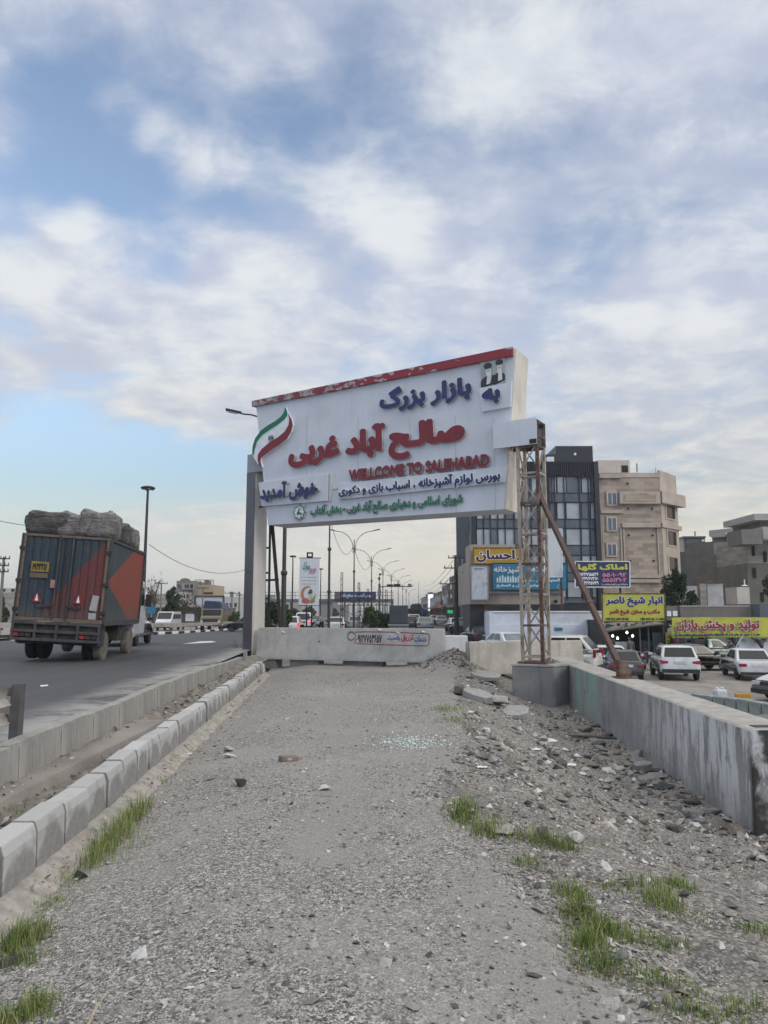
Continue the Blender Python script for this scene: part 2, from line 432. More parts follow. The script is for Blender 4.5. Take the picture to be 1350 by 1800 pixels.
m_sand = mat('sandy_mortar', (.37, .347, .315), .95, 0, .18, 9, 0, .7, 45, dirt=(.30, .26, .21), dscale=3.0, spec=.1)
m_lot = mat('dusty_lot', (.26, .24, .22), .93, 0, .2, 1.2, 0, .4, 25, dirt=(.33, .31, .28), dscale=.4, spec=.15)
def asphalt_mat():
    m, T, b = new_mat('asphalt'); co = obj_co(T)
    f = noise(T, co, .25, 5); g = noise(T, mp(T, co, (2.0, .06, 1)), 1.0, 4); h = noise(T, co, 90, 3)
    c = mmix(T, mramp(T, f, .3, .7), (.060, .063, .071), (.085, .087, .095))
    c = mmix(T, mramp(T, g, .45, .7, 0, .45), c, (.11, .11, .116))
    c = mmix(T, mramp(T, h, .3, .7, 0, .5), c, (.05, .052, .057))
    d = nd(T, 'ShaderNodeAttribute', attribute_name='edge_dust').outputs['Fac']
    c = mmix(T, mth(T, 'MULTIPLY', d, mramp(T, noise(T, co, 1.7, 5, .65), .3, .62)), c, (.34, .33, .315))
    T.links.new(c, b.inputs['Base Color']); b.inputs['Roughness'].default_value = .78; b.inputs['Specular IOR Level'].default_value = .3
    T.links.new(bump(T, h, .25, .006), b.inputs['Normal']); return m
m_asph = asphalt_mat()

def sheet(name, xs, ys, zf, m, kind='structure', smooth=60):
    mb = MB(); P = [[(x(Y) if callable(x) else x, Y, 0) for x in xs] for Y in ys]
    P = [[(a, b, zf(a, b)) for a, b, _ in row] for row in P]
    mb.grid(P); o = mb.build(name, m, smooth=smooth); o['kind'] = kind; return o
# the wide ground: below the built-up sheets, all the way to the horizon
def kerb2(Y): return 10.9 + (29.5 - Y) * .508
def base_z(X, Y):
    if 4.9 < X < kerb2(Y) - .9 and Y < 29.5: return -2.2
    if Y < 26 and X > kerb_x(Y) - .2: z = lot_z(Y) - .02 if X > 5.3 else -1.7
    elif Y < 26: z = hw_z(Y) - .25
    else: z = zg(X, Y) - (.06 if X < 12 else 0)
    if X < -17: z -= .2
    return z + (.03 * nz(X, Y, .5) if X > 5 else 0)
sheet('ground', [-1500, -300, -120, -60, -30, -20, -17, -12, -6, -4.0, -3, -2.2, -1, 1, 3, 4.9, 5.3, 6, 7, 8, 9, 10, 11, 12, 13, 14, 15, 16, 17, 18, 19, 20, 22, 24, 27, 32, 40, 60, 120, 400, 1500],
      [-40, -5] + frange(0, 60, 1.5) + frange(63, 140, 8) + [180, 260, 400, 800, 1600, 4000], base_z, m_lot)
# highway, widening into the street beyond the barriers
ys = [-8] + frange(-4, 26.5, .9)
hwx = [-17.5, -14, -11, -9, -7.5, -6.2] + [(lambda Y, k=k: edge_x(Y) - k) for k in (1.6, 1.1, .7, .4, .2, .09)]
h1 = sheet('highway', hwx, ys, lambda X, Y: hw_z(Y) + .0, m_asph)
at_ = h1.data.attributes.new('edge_dust', 'FLOAT', 'POINT')
at_.data.foreach_set('value', [ss(1.3, .25, edge_x(v.co.y) - v.co.x) if False else 1 - ss(.15, 1.25, edge_x(v.co.y) - v.co.x) for v in h1.data.vertices])
sheet('street', [-17.5, -14, -11, -8, -5, -3, -1, 1, 3, 5, 7, 9.2], frange(26.5, 130, 3) + [180, 260, 420, 800], lambda X, Y: zg(X, Y), m_asph)
# gravel path with the rubble hollow on its right
px = [(lambda Y, k=k: kerb_x(Y) + k) for k in frange(.03, 1.4, .15)] + frange(-1.2, 4.3, .11) + [4.45, 4.6]
py = frange(.4, 26, lambda y: .07 + y * .012)
# the left columns follow the kerb and the rest runs straight: blend so that columns never cross
def path_cols(Y):
    k = kerb_x(Y) + .03; n = 64
    return [k + (5.05 + .1 - k) * (i / n) for i in range(n + 1)]
mb = MB(); mb.grid([[(X, Y, path_z(X, Y)) for X in path_cols(Y)] for Y in py])
def path_mats(mb):
    o = mb.build('gravel_path', [m_gravel, m_rubgr], smooth=60); o['kind'] = 'structure'
    for p in o.data.polygons:
        c = p.center; e = lerpt(c.y, RUB) + .1 + .25 * nz(c.x, c.y, 1.7) + .1 * nz(c.x, c.y, 6)
        p.material_index = 1 if c.x > e else 0
    return o
path_mats(mb)
# soil to the right of the near wall end
sheet('soil_bank', frange(5.14, 12, .3), frange(.4, 9.6, .25), lambda X, Y: path_z(min(X, 5.15), Y) + .10 * nz(X, Y, 1.1) - .05 * (X - 5.1) + .55 * ss(8.1, 9.5, Y) * ss(5.2, 5.6, X), m_dirt)
# dirt between kerb and low wall
sheet('dirt_verge', [(lambda Y, k=k: edge_x(Y) + (kerb_x(Y) - edge_x(Y)) * k) for k in (.05, .12, .2, .3, .4, .5, .6, .7, .8, .95)], frange(.4, 24, .2),
      lambda X, Y: .03 + .10 * (1 - ss(.1, .36, X - edge_x(Y))) + .04 * nz(X, Y, 4) + .03 * nz(X, Y, 1.1) + .12 * ss(17, 22, Y), m_dirt)
# sandy mortar at the foot of the kerb
sheet('mortar_fillet', [(lambda Y, k=k: kerb_x(Y) + k * (1 + .35 * nz(0, Y, 1.1) + .15 * nz(3, Y, 5))) for k in (.05, .10, .14, .18, .22, .26, .30)], frange(.4, 21, .12),
      lambda X, Y: -.045 - .105 * ss(.08, .31, X - kerb_x(Y)) + .016 * nz(X, Y, 8), m_sand)
# markings
def mark(name, pts, m):
    mb = MB(); mb.face([(p.x, p.y, hw_z(p.y) + .006) for p in pts]); o = mb.build(name, m); o['kind'] = 'structure'; return o
m_mark = mat('worn_road_paint', (.62, .62, .60), .8, 0, .1, 8, 0, 0, dirt=(.16, .16, .16), dscale=5, damt=.8)
def gh(px, py, z=None):
    p = gr(px, py, .3)
    for _ in range(6): p = gr(px, py, hw_z(p.y))
    return p
mark('road_marking', [gh(x, y) for x, y in ((320, 1132), (352, 1127.5), (372, 1127), (381, 1128.5), (368, 1130), (345, 1131))], m_mark)
mark('road_marking', [gh(x, y) for x, y in ((345, 1101), (372, 1100.3), (374, 1101.2), (347, 1102))], m_mark)
mark('road_marking', [gh(x, y) for x, y in ((70, 1205), (84, 1204), (85, 1206.5), (72, 1208))], m_mark)
mark('road_marking', [gh(x, y) for x, y in ((0, 1120), (22, 1119), (22, 1121), (0, 1122.5))], m_mark)

# ---------------------------------------------------------------- kerbs and low walls
def concrete_mat(name, col, streak_col=None, streak=.5, dark=(.12, .12, .12), damt=.35, formlines=0):
    m, T, b = new_mat(name); co = obj_co(T)
    f = noise(T, co, 1.1, 6, .65); g = noise(T, co, 14, 4)
    c = mmix(T, mramp(T, f, .3, .7), [x * .78 for x in col], [min(1, x * 1.15) for x in col])
    c = mmix(T, mramp(T, g, .35, .65, 0, .25), c, [x * .7 for x in col])
    s = noise(T, mp(T, co, (5, 5, .35)), 1.0, 6, .65)
    c = mmix(T, mramp(T, s, .50, .72, 0, damt), c, dark)
    if streak_col:
        s2 = noise(T, mp(T, co, (7, 4, .55), loc=(3, 1, 7)), 1.0, 7, .7)
        c = mmix(T, mramp(T, s2, .53, .60, 0, streak), c, streak_col)
    T.links.new(c, b.inputs['Base Color']); b.inputs['Roughness'].default_value = .9; b.inputs['Specular IOR Level'].default_value = .2
    T.links.new(bump(T, mth(T, 'ADD', noise(T, co, 70, 5), mth(T, 'MULTIPLY', f, 1.5)), .35, .01), b.inputs['Normal'])
    return m
m_conc = concrete_mat('concrete', (.36, .355, .345))
m_jersey = concrete_mat('barrier_concrete', (.43, .42, .40), damt=.22)
def kerb_mat():
    m, T, b = new_mat('kerb_concrete'); co = obj_co(T)
    oi = nd(T, 'ShaderNodeObjectInfo').outputs['Random']
    sh = nd(T, 'ShaderNodeCombineXYZ', i_0=mth(T, 'MULTIPLY', oi, 90.0), i_1=mth(T, 'MULTIPLY', oi, 37.0), i_2=0.0).outputs[0]
    v = nd(T, 'ShaderNodeVectorMath', operation='ADD', i_0=co, i_1=sh).outputs[0]
    z = nd(T, 'ShaderNodeSeparateXYZ', i_0=co).outputs[2]; y = nd(T, 'ShaderNodeSeparateXYZ', i_0=co).outputs[1]
    w = noise(T, v, 3.5, 4)
    # pale dried splash along the top and joints, bare grey below in an arched outline
    hgt = mth(T, 'ADD', mth(T, 'ADD', z, mth(T, 'MULTIPLY', mth(T, 'MULTIPLY', y, y), 3.0)), mth(T, 'MULTIPLY', mth(T, 'SUBTRACT', w, .5), .35))
    c = mmix(T, mramp(T, noise(T, v, 20, 4), .3, .7), (.24, .235, .225), (.31, .305, .295))
    c = mmix(T, mramp(T, hgt, .10, .20), c, (.47, .47, .465))
    c = mmix(T, mramp(T, noise(T, v, 6, 5), .55, .75, 0, .5), c, (.25, .235, .21))
    c = mmix(T, mramp(T, oi, 0, 1, 0, .28), c, (.22, .215, .205))
    c = mmix(T, mramp(T, mth(T, 'ADD', mth(T, 'ABSOLUTE', y), mth(T, 'MULTIPLY', mth(T, 'SUBTRACT', noise(T, v, 30, 3), .5), .02)), .226, .236, 0, .65), c, (.10, .095, .085))  # darkens block ends: joint dirt, and the shade of the gaps painted in
    T.links.new(c, b.inputs['Base Color']); b.inputs['Roughness'].default_value = .9; b.inputs['Specular IOR Level'].default_value = .2
    T.links.new(bump(T, noise(T, co, 60, 4), .3, .01), b.inputs['Normal']); return m
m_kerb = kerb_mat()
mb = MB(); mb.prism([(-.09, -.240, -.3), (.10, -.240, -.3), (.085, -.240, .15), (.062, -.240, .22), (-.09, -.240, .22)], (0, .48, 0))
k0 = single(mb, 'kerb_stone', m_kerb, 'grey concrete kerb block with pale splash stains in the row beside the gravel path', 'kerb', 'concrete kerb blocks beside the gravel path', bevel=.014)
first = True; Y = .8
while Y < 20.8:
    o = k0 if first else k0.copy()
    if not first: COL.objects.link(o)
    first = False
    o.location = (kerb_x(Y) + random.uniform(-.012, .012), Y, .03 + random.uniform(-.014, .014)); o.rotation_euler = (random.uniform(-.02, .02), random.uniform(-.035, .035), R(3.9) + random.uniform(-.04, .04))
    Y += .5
# last kerb block turned down with pale green paint
m_green_paint = mat('old_green_paint', (.42, .56, .47), .8, 0, .12, 6, 0, 0, dirt=(.4, .4, .38), dscale=4, damt=.8)
k0e = k0.copy(); k0e.data = k0.data.copy(); k0e.data.materials[0] = m_green_paint; COL.objects.link(k0e)
k0e.location = (kerb_x(Y) + .01, Y, -.04); k0e.rotation_euler = (-.03, 0, R(2)); k0e['label'] = 'last kerb block at the barrier with worn pale green paint'; del k0e['group']
m_low = concrete_mat('low_wall_concrete', (.33, .32, .30), (.42, .41, .38), .5)
mb = MB(); mb.prism([(-.07, -.485, -.4), (.085, -.485, -.4), (.07, -.485, .45), (-.07, -.485, .45)], (0, .972, 0))
for k in range(3): mb.obox((.079 - .004 * k, -.3 + k * .3, -.05), (.012, 0, 0), (0, .03, 0), (-.008, 0, .46))
w0 = single(mb, 'edge_wall_block', m_low, 'grey concrete wall block of the low wall along the highway edge', 'low wall', 'concrete blocks of the low wall along the highway', bevel=.01)
first = True; Y = 1.2
while Y < 20.9:
    o = w0 if first else w0.copy()
    if not first: COL.objects.link(o)
    first = False
    o.location = (edge_x(Y), Y, random.uniform(-.012, .012) - .12 * ss(14, 21, Y)); o.rotation_euler = (random.uniform(-.008, .008), 0, R(3.0) + random.uniform(-.01, .01)); Y += .985

# guard rail end on the highway side of the low wall
m_galv = mat('galvanised_steel', (.34, .345, .35), .5, .6, .12, 6, .3, 0, dirt=(.2, .15, .11), dscale=6, damt=.5)
m_rail = mat('weathered_rail', (.5, .48, .45), .55, .35, .15, 8, .2, 0, dirt=(.18, .12, .085), dscale=4, damt=.75)
p = at(30, 1250, 7.15)
gt = thing('guard_rail', 'rusty end of a steel guard rail on a grey post at the near highway edge', 'guard rail', (p.x, 7.15, .07))
mb = MB()
mb.bx(-.045, .045, -.05, -.038, -.1, .86).bx(-.045, -.035, -.038, .05, -.1, .86).bx(.035, .045, -.038, .05, -.1, .86); mb.build('post', mat('dark_post_steel', (.12, .123, .127), .6, .4, .15, 6, .3, dirt=(.1, .07, .05), dscale=5), gt, bevel=.004)
mb = MB()
prof = [(0, .50), (-.04, .52), (-.075, .56), (-.075, .60), (-.03, .64), (0, .665), (-.03, .69), (-.075, .73), (-.075, .77), (-.04, .81), (0, .83)]
P = [[(-.03 + q * .8, .10 - k * .35, z) for q, z in prof] for k in range(0, 12)]
P2 = [[(x - .012, y, z) for x, y, z in row] for row in P]
mb.grid(P); mb.grid(P2)
mb.build('rail', m_rail, gt, smooth=40)
mb = MB(); mb.bx(-.12, -.046, -.05, .05, .58, .75); mb.build('spacer', m_galv, gt, bevel=.006)
mb = MB(); mb.lathe([(.0, 0), (.02, 0), (.02, .015), (.01, .02)], (-.10, .0, .665), 'x', 8); mb.build('bolt', m_galv, gt)
# short marker stump at the far end of the low wall
p = gr(404, 1147, .1)
mb = MB(); mb.bx(-.05, .05, -.05, .05, -.2, .42); mb.face([(-.05, -.051, .42), (.05, -.051, .42), (.03, -.051, .44), (-.03, -.051, .44)])
o = single(mb, 'marker_stump', m_conc, 'short square grey stump at the far end of the low wall', 'stump', bevel=.01); o.location = (edge_x(21.6) + .12, 21.6, .1)

# ---------------------------------------------------------------- retaining wall on the right
def wallmat():
    m, T, b = new_mat('stained_wall'); co = obj_co(T)
    s = nd(T, 'ShaderNodeSeparateXYZ', i_0=co); X, Y, Z = s.outputs
    f = noise(T, co, 1.3, 6, .65); g = noise(T, co, 16, 4)
    c = mmix(T, mramp(T, f, .3, .7), (.235, .24, .245), (.345, .348, .35))
    c = mmix(T, mramp(T, g, .35, .7, 0, .3), c, (.2, .2, .2))
    # board joints
    jt = mth(T, 'FRACT', mth(T, 'MULTIPLY', Y, 1.9)); c = mmix(T, mramp(T, jt, .03, .0, 0, .5), c, (.13, .13, .13))
    st = noise(T, mp(T, co, (4, 7, .5)), 1.0, 6, .65); c = mmix(T, mramp(T, st, .54, .72, 0, .5), c, (.12, .118, .115))
    c = mmix(T, mramp(T, noise(T, co, 2.4, 7, .7), .56, .64, 0, .55), c, (.15, .145, .14))
    # white drips along the near half
    dr = noise(T, mp(T, co, (3, 4.5, .8), loc=(2, 5, 1)), 1.0, 8, .75)
    near = mramp(T, Y, 14.5, 10.0); low = mramp(T, mth(T, 'ADD', Z, mth(T, 'MULTIPLY', f, .9)), -.55, .25)
    c = mmix(T, mth(T, 'MULTIPLY', mth(T, 'MULTIPLY', mramp(T, dr, .46, .53), near), mth(T, 'MULTIPLY', low, .85)), c, (.62, .63, .64))
    # green patches near the foundation
    gp = mth(T, 'MULTIPLY', mramp(T, noise(T, mp(T, co, (1, 2.1, .7), loc=(0, 1.3, 0)), 1.0, 3), .46, .54), mramp(T, mth(T, 'ABSOLUTE', mth(T, 'SUBTRACT', Y, 17.6)), 1.5, 1.0))
    c = mmix(T, mth(T, 'MULTIPLY', gp, .7), c, (.22, .40, .33))
    # soot on the near end
    so_ = mth(T, 'MULTIPLY', mramp(T, Y, 8.85, 8.74), mramp(T, noise(T, co, 2.2, 5), .36, .5)); c = mmix(T, so_, c, (.055, .052, .05))
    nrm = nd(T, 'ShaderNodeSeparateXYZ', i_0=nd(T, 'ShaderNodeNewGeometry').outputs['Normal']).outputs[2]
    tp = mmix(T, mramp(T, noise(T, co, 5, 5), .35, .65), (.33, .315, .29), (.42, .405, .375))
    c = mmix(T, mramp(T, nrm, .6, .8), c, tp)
    T.links.new(c, b.inputs['Base Color']); b.inputs['Roughness'].default_value = .9; b.inputs['Specular IOR Level'].default_value = .2
    T.links.new(bump(T, mth(T, 'ADD', noise(T, co, 60, 5), mth(T, 'MULTIPLY', f, 2)), .4, .012), b.inputs['Normal']); return m
m_wall = wallmat()
mb = MB(); ring = []
def wall_front(Y): return 4.2 + .052 * (Y - 8.7)
for Y in frange(8.7, 24, .6):
    x = wall_front(Y) + .012 * nz(0, Y, 1.5); zt = .26 + .008 * nz(5, Y, 2)
    ring.append([(x - .05, Y, -2.2), (x, Y, zt - .02), (x + .03, Y, zt), (x + .58, Y, zt + .004), (x + .62, Y, zt - .03), (x + .64, Y, -2.2)])
mb.grid(ring); mb.face(ring[0][::-1]); mb.face(ring[-1])
rw = single(mb, 'retaining_wall', m_wall, 'long grey concrete retaining wall with white drips and green paint patches', 'wall')
mb = MB(); mb.bx(4.34, 4.72, 8.9, 9.05, .262, .272); o = mb.build('slot_cover', mat('dark_steel', (.05, .048, .045), .7), rw)
# ---------------------------------------------------------------- welcome gantry
A2, B2 = at(450, 900, 24.5), at(897, 900, 19.9)
EV = Vector((B2.x - A2.x, B2.y - A2.y, 0)).normalized(); UP = Vector((0, 0, 1)); NV = Vector((EV.y, -EV.x, 0))    # NV faces the viewer
PO = Vector((A2.x, A2.y, 0))
def pl(px, py, off=0.0):
    """pixel -> (u, v) on the sign plane pushed off metres towards the viewer"""
    d = ray(px, py); o = PO + NV * off; t = (o - CAM).dot(NV) / d.dot(NV); q = CAM + d * t - PO
    return q.dot(EV), q.z
def sp(u, v, n=0.0): return PO + EV * u + UP * v + NV * n
def spx(px, py, off=0.0):
    u, v = pl(px, py, off); return sp(u, v, off)
m_white = mat('sign_white', (.62, .65, .70), .45, 0, .04, 1.5, .10, 0, dirt=(.46, .46, .47), dscale=.8, damt=.25)
m_side = mat('sign_side', (.66, .62, .56), .6, 0, .06, 1.2, .3, 0, dirt=(.45, .42, .38), dscale=.9, damt=.4)  # warm light on the right-hand faces is mixed into this beige
m_redtrim = mat('peeling_red_trim', (.42, .03, .045), .5, 0, .15, 2, 0, 0, dirt=(.55, .52, .52), dscale=2.2, damt=.0)
def peel():
    m, T, b = new_mat('peeling_red_foil'); co = obj_co(T)
    s = nd(T, 'ShaderNodeSeparateXYZ', i_0=co).outputs[0]
    a = nd(T, 'ShaderNodeTexVoronoi', i_Vector=mp(T, co, (5, 5, 9)), i_Scale=1.0); g = nd(T, 'ShaderNodeSeparateColor', i_0=a.outputs['Color']).outputs[0]
    thr = mramp(T, s, 7.0, 0.0, .95, .30)
    f = mth(T, 'GREATER_THAN', g, thr)
    c = mmix(T, mth(T, 'MULTIPLY', f, mramp(T, noise(T, co, 14, 4), .35, .5)), (.26, .022, .035), (.42, .39, .38))
    c = mmix(T, mth(T, 'MULTIPLY', mramp(T, s, 5, 0, 0, .75), mramp(T, noise(T, co, 6, 5), .4, .6)), c, (.10, .07, .07))
    T.links.new(c, b.inputs['Base Color']); b.inputs['Roughness'].default_value = .45; return m
m_peel = peel()
m_lblue = mat('letter_blue', (.020, .030, .12), .4, 0, .08, 3); m_lred = mat('letter_red', (.20, .014, .026), .4, 0, .1, 3)
m_lside = mat('letter_side', (.42, .41, .40), .6); m_lgreen = mat('letter_green', (.0, .155, .085), .4, 0, .1, 3); m_lwhite = mat('letter_white', (.72, .74, .76), .5)
m_pillar_f = mat('pillar_grey_panel', (.13, .13, .15), .35, .3, .06, 1.0, .15); m_cap = mat('cap_grey', (.30, .32, .34), .5, .1, .06, 1)
m_rust = mat('rusty_steel', (.115, .062, .045), .8, .1, .3, 5, .3, .3, 40, dirt=(.30, .25, .21), dscale=2.5, damt=.6)
m_chalk = mat('chalky_steel', (.40, .36, .31), .75, .1, .18, 4, .4, .2, 40, dirt=(.20, .11, .07), dscale=2.2, damt=.8)
m_brace = mat('brown_brace', (.085, .05, .042), .6, .1, .15, 3, .2, .1, 40)
m_black = mat('black_steel', (.022, .022, .024), .5, .2, .1, 4)
bl = at(432, 1150, 24.6)
G = thing('welcome_gantry', 'large white welcome sign with red and blue lettering on a grey pillar and rusty tower', 'road sign', (bl.x, bl.y, .1), world=True)
TH = 1.05
def slab(pxs, n0, n1, off=0.0):
    pts = [sp(*pl(x, y, off), n0) for x, y in pxs]
    mb = MB(); mb.prism(pts, NV * (n1 - n0)); return mb
body = [(450, 710), (903, 612.5), (903, 640), (897, 735), (885, 895), (471, 923)]
panel = slab(body, -TH, 0); pn = panel.build('sign_panel', m_white, G)
# beige flank and back, a skin 3 mm proud of the box
q = [(903, 612.5), (885, 895)]
a, b_ = [sp(*pl(x, y)) for x, y in q]
mb = MB(); mb.prism([a + EV * .003 - NV * .03, b_ + EV * .003 - NV * .03, b_ + EV * .003 - NV * TH, a + EV * .003 - NV * TH], EV * .05); mb.build('flank_panel', m_side, G)
# vertical seams
mb = MB()
for x in (540, 630, 720, 800, 868):
    ua, va = pl(x, 730); mb.bar(sp(ua, pl(x, 905)[1] + .12, .002), sp(ua, pl(x, 700)[1] - .55, .002), .012, .006, up=NV)
mb.build('seam', mat('seam_grey', (.42, .44, .47), .5), G)
slab([(446, 706), (903, 611), (903, 627), (446, 716)], .004, .10).build('red_trim', m_peel, G)
ua, va = pl(451, 708)
mb = MB(); mb.obox(sp(ua - .1, va - .14, -TH - .05), EV * .10, NV * (TH + .1), UP * .2); mb.build('trim_end', mat('trim_end_dark', (.16, .13, .13), .6), G)
for nm, pts in (('raised_panel', [(844, 684), (901, 672.5), (899.5, 716), (849, 725)]), ('raised_panel', [(457, 849), (579, 833), (578.5, 881), (463, 890.5)]), ('raised_panel', [(597, 851), (893.5, 820), (889, 848.5), (597, 879)])):
    slab(pts, .003, .09).build(nm, m_white, G, bevel=.008)
slab([(581, 833), (584.5, 832.6), (583, 880), (580, 880.4)], .003, .05).build('trim_strip', m_side, G)
slab([(584, 858.5), (597, 857), (597, 859), (584, 860.5)], .003, .03).build('trim_strip', m_side, G)
def sign_text(text, lb, rt, fm, t, base=.0, bold=.05, rows=44, halo=0, halom=None, label=None):
    (u0, v0), (u1, v1) = pl(*lb), pl(*rt)
    mb = MB()
    if halo:
        letters(mb, text, PO, EV, UP, NV, (u0, v0, u1, v1), base + .002, base + t - .012, bold, rows, grow=halo, rnd_=False)
        mb.build('letter_backing', [halom, halom], G); mb = MB()
    letters(mb, text, PO, EV, UP, NV, (u0, v0, u1, v1), base + .004, base + t, bold, rows, rnd_=False)
    mb.build('lettering', [fm, m_lside], G)
sign_text('بازار بزرگ', (670, 729), (831, 657), m_lblue, .09, bold=.056, rows=60)
sign_text('به', (852, 715), (884, 682), m_lblue, .10, .09, .07, 30)
sign_text('صالـح آباد غربی', (510, 832), (820, 721), m_lred, .10, bold=.068, rows=64)
sign_text('WELLCOME TO SALEHABAD', (617, 846.5), (863, 798), m_lred, .12, bold=.05, rows=48)
sign_text('خوش آمدید', (464, 886), (566, 840), m_lblue, .12, .09, .06, 50)
sign_text('بورس لوازم آشپزخانه ، اسباب بازی و دکوری', (600, 878), (883, 825), m_lblue, .06, .09, .052, 46, .045, m_lwhite)
sign_text('شورای اسلامی و دهیاری صالح آباد غربی - بخش آفتاب', (547, 912), (815, 865), m_lgreen, .06, 0, .055, 46, .045, m_lside)
# flag ribbon
def poly_px(pts, n0, n1, off=0.0):
    pp = [sp(*pl(x, y, off), n0) for x, y in pts]; mb = MB(); mb.prism(pp, NV * (n1 - n0)); return mb
green_o = [(505, 716), (503, 725), (498, 733), (488, 741), (474, 749), (462, 758), (452, 772), (447.6, 786), (447, 800)]
green_i = [(449.6, 800), (451, 792), (455, 778), (464, 766), (480, 755), (494, 746), (504, 738), (508.4, 731), (508, 724)]
red_i = [(510, 728), (512, 738), (511, 748), (504, 760), (492, 770), (478, 778), (464, 790), (457, 800), (456.5, 808), (459, 818), (464, 822)]
red_o = [(464, 822), (461.5, 812), (462, 806), (470, 800), (482, 791), (496, 782), (508, 772), (515, 760), (518, 748), (516, 738), (510, 728)]
outline = green_o + [(450, 806), (456, 816), (464, 822)] + red_o[1:]
poly_px(outline, .003, .10).build('flag_board', m_lwhite, G)
poly_px(green_o + green_i, .102, .112).build('flag_green_band', m_lgreen, G)
poly_px(red_i[:-1] + red_o[:-1], .102, .112).build('flag_red_band', m_lred, G)
cu_, cv_ = pl(480, 772); mb = MB()
for sgn in (-1, 1):
    for r, a0, a1 in ((.10, -55, 60), (.055, -50, 65)):
        mb.tube([sp(cu_ + sgn * (r * math.cos(R(a0 + (a1 - a0) * k / 6)) + .0), cv_ + 1.25 * r * math.sin(R(a0 + (a1 - a0) * k / 6)), .108) for k in range(7)], [.006] + [.013] * 5 + [.006], 6)
mb.tube([sp(cu_, cv_ + .12, .108), sp(cu_, cv_ - .12, .108)], .012, 6)
mb.build('flag_emblem', m_black, G)
# eight-pointed star badge
cu_, cv_ = pl(528, 901)
def star(r, n=8, rin=.78, rot=0): return [((r if k % 2 == 0 else r * rin) * math.cos(R(rot + k * 22.5)), (r if k % 2 == 0 else r * rin) * math.sin(R(rot + k * 22.5))) for k in range(16)]
for nm, r, m, n0, n1 in (('badge', .27, m_lside, .003, .06), ('badge_border', .245, m_lgreen, .061, .066), ('badge_face', .21, m_lwhite, .067, .071)):
    mb = MB(); mb.prism([sp(cu_ + x, cv_ + y, n0) for x, y in star(r)], NV * (n1 - n0)); mb.build(nm, m, G)
mb = MB(); mb.tube([sp(cu_ + x, cv_ + y, .075) for x, y in ((.07, -.12), (.10, -.05), (.03, -.02), (-.06, -.06), (-.02, .02), (.0, .09), (.05, .10), (.02, .15))], [.014, .02, .028, .03, .03, .025, .02, .01], 6); mb.build('badge_swirl', m_lgreen, G)
# two portraits on a small board
qd = [(845, 637.5), (888.5, 628), (890, 673), (848, 685)]
slab(qd, .003, .06).build('portrait_board', mat('photo_paper', (.36, .41, .40), .4), G)
(u0, v0), (u1, v1) = pl(846.5, 684), pl(889.3, 629)
def pp(pts, n, m, nm):
    mb = MB(); mb.prism([sp(u0 + (u1 - u0) * x, v0 + (v1 - v0) * y, n) for x, y in pts], NV * .004); mb.build(nm, m, G)
def oval(cx, cy, rx, ry, n=14, a0=0, a1=360): return [(cx + rx * math.cos(R(a0 + (a1 - a0) * k / n)), cy + ry * math.sin(R(a0 + (a1 - a0) * k / n))) for k in range(n if a1 - a0 == 360 else n + 1)]
m_skin_p = mat('print_face', (.62, .62, .59), .5); m_dk = mat('print_dark', (.025, .03, .03), .5); m_beard = mat('print_beard', (.66, .67, .66), .5); m_md = mat('print_mid', (.22, .24, .23), .5)
pp([(.52, .05), (.98, .16), (.98, .38), (.88, .46), (.70, .48), (.52, .40)], .062, m_dk, 'portrait_robe')
pp([(.70, .16), (.88, .20), (.86, .50), (.72, .50)], .067, m_beard, 'portrait_beard')
pp(oval(.775, .65, .10, .15), .070, m_skin_p, 'portrait_face'); pp(oval(.765, .53, .085, .10), .073, m_beard, 'portrait_beard')
pp(oval(.77, .85, .15, .10), .076, m_dk, 'portrait_turban')
for x in (.745, .80): pp(oval(x, .645, .022, .012, 8), .079, m_md, 'portrait_eye')
pp([(.02, .03), (.72, .10), (.66, .30), (.50, .42), (.30, .44), (.10, .34), (.02, .24)], .082, m_dk, 'portrait_robe')
pp([(.25, .10), (.40, .12), (.47, .42), (.28, .40)], .086, m_beard, 'portrait_collar')
pp(oval(.345, .56, .11, .16), .090, m_skin_p, 'portrait_face'); pp(oval(.36, .45, .10, .09), .093, m_beard, 'portrait_beard')
pp(oval(.32, .78, .165, .115), .096, m_dk, 'portrait_turban')
for x in (.32, .39): pp(oval(x, .58, .024, .013, 8), .099, m_md, 'portrait_eye')
pp([(.30, .60), (.41, .605), (.41, .615), (.30, .612)], .103, m_dk, 'portrait_glasses')
# left pillar: front grey panels, beige flank, pale cap
pu0, _ = pl(429.5, 1000); pw, pd, ztop = .36, .62, pl(430, 800)[1]
base = sp(pu0, 0, -.05)
mb = MB(); mb.obox(base + UP * (-.25), EV * pw, -NV * pd, UP * (pl(430, 832)[1] + .25)); mb.build('pillar', m_side, G)
mb = MB()
for k, (z0, z1) in enumerate(((-.25, 2.9), (2.91, pl(430, 832)[1]))): mb.obox(base + NV * .004 + UP * z0 - EV * .01, EV * (pw + .004), NV * .03, UP * (z1 - z0))
mb.build('pillar_cladding', m_pillar_f, G, bevel=.004)
mb = MB(); mb.obox(base + UP * (pl(430, 832)[1] + .004) - EV * .01 + NV * .03, EV * 1.2, -NV * (pd + .05), UP * (ztop - pl(430, 832)[1])); mb.build('cap_beam', m_cap, G, bevel=.01)
mb = MB(); mb.bar(base + EV * .36 - NV * .3 + UP * 5.6, base + EV * .75 - NV * .3 + UP * 5.75, .06); mb.bar(base + EV * .36 - NV * .2 + UP * 5.1, base + EV * .8 - NV * .3 + UP * 5.2, .05); mb.build('bracket', m_brace, G)
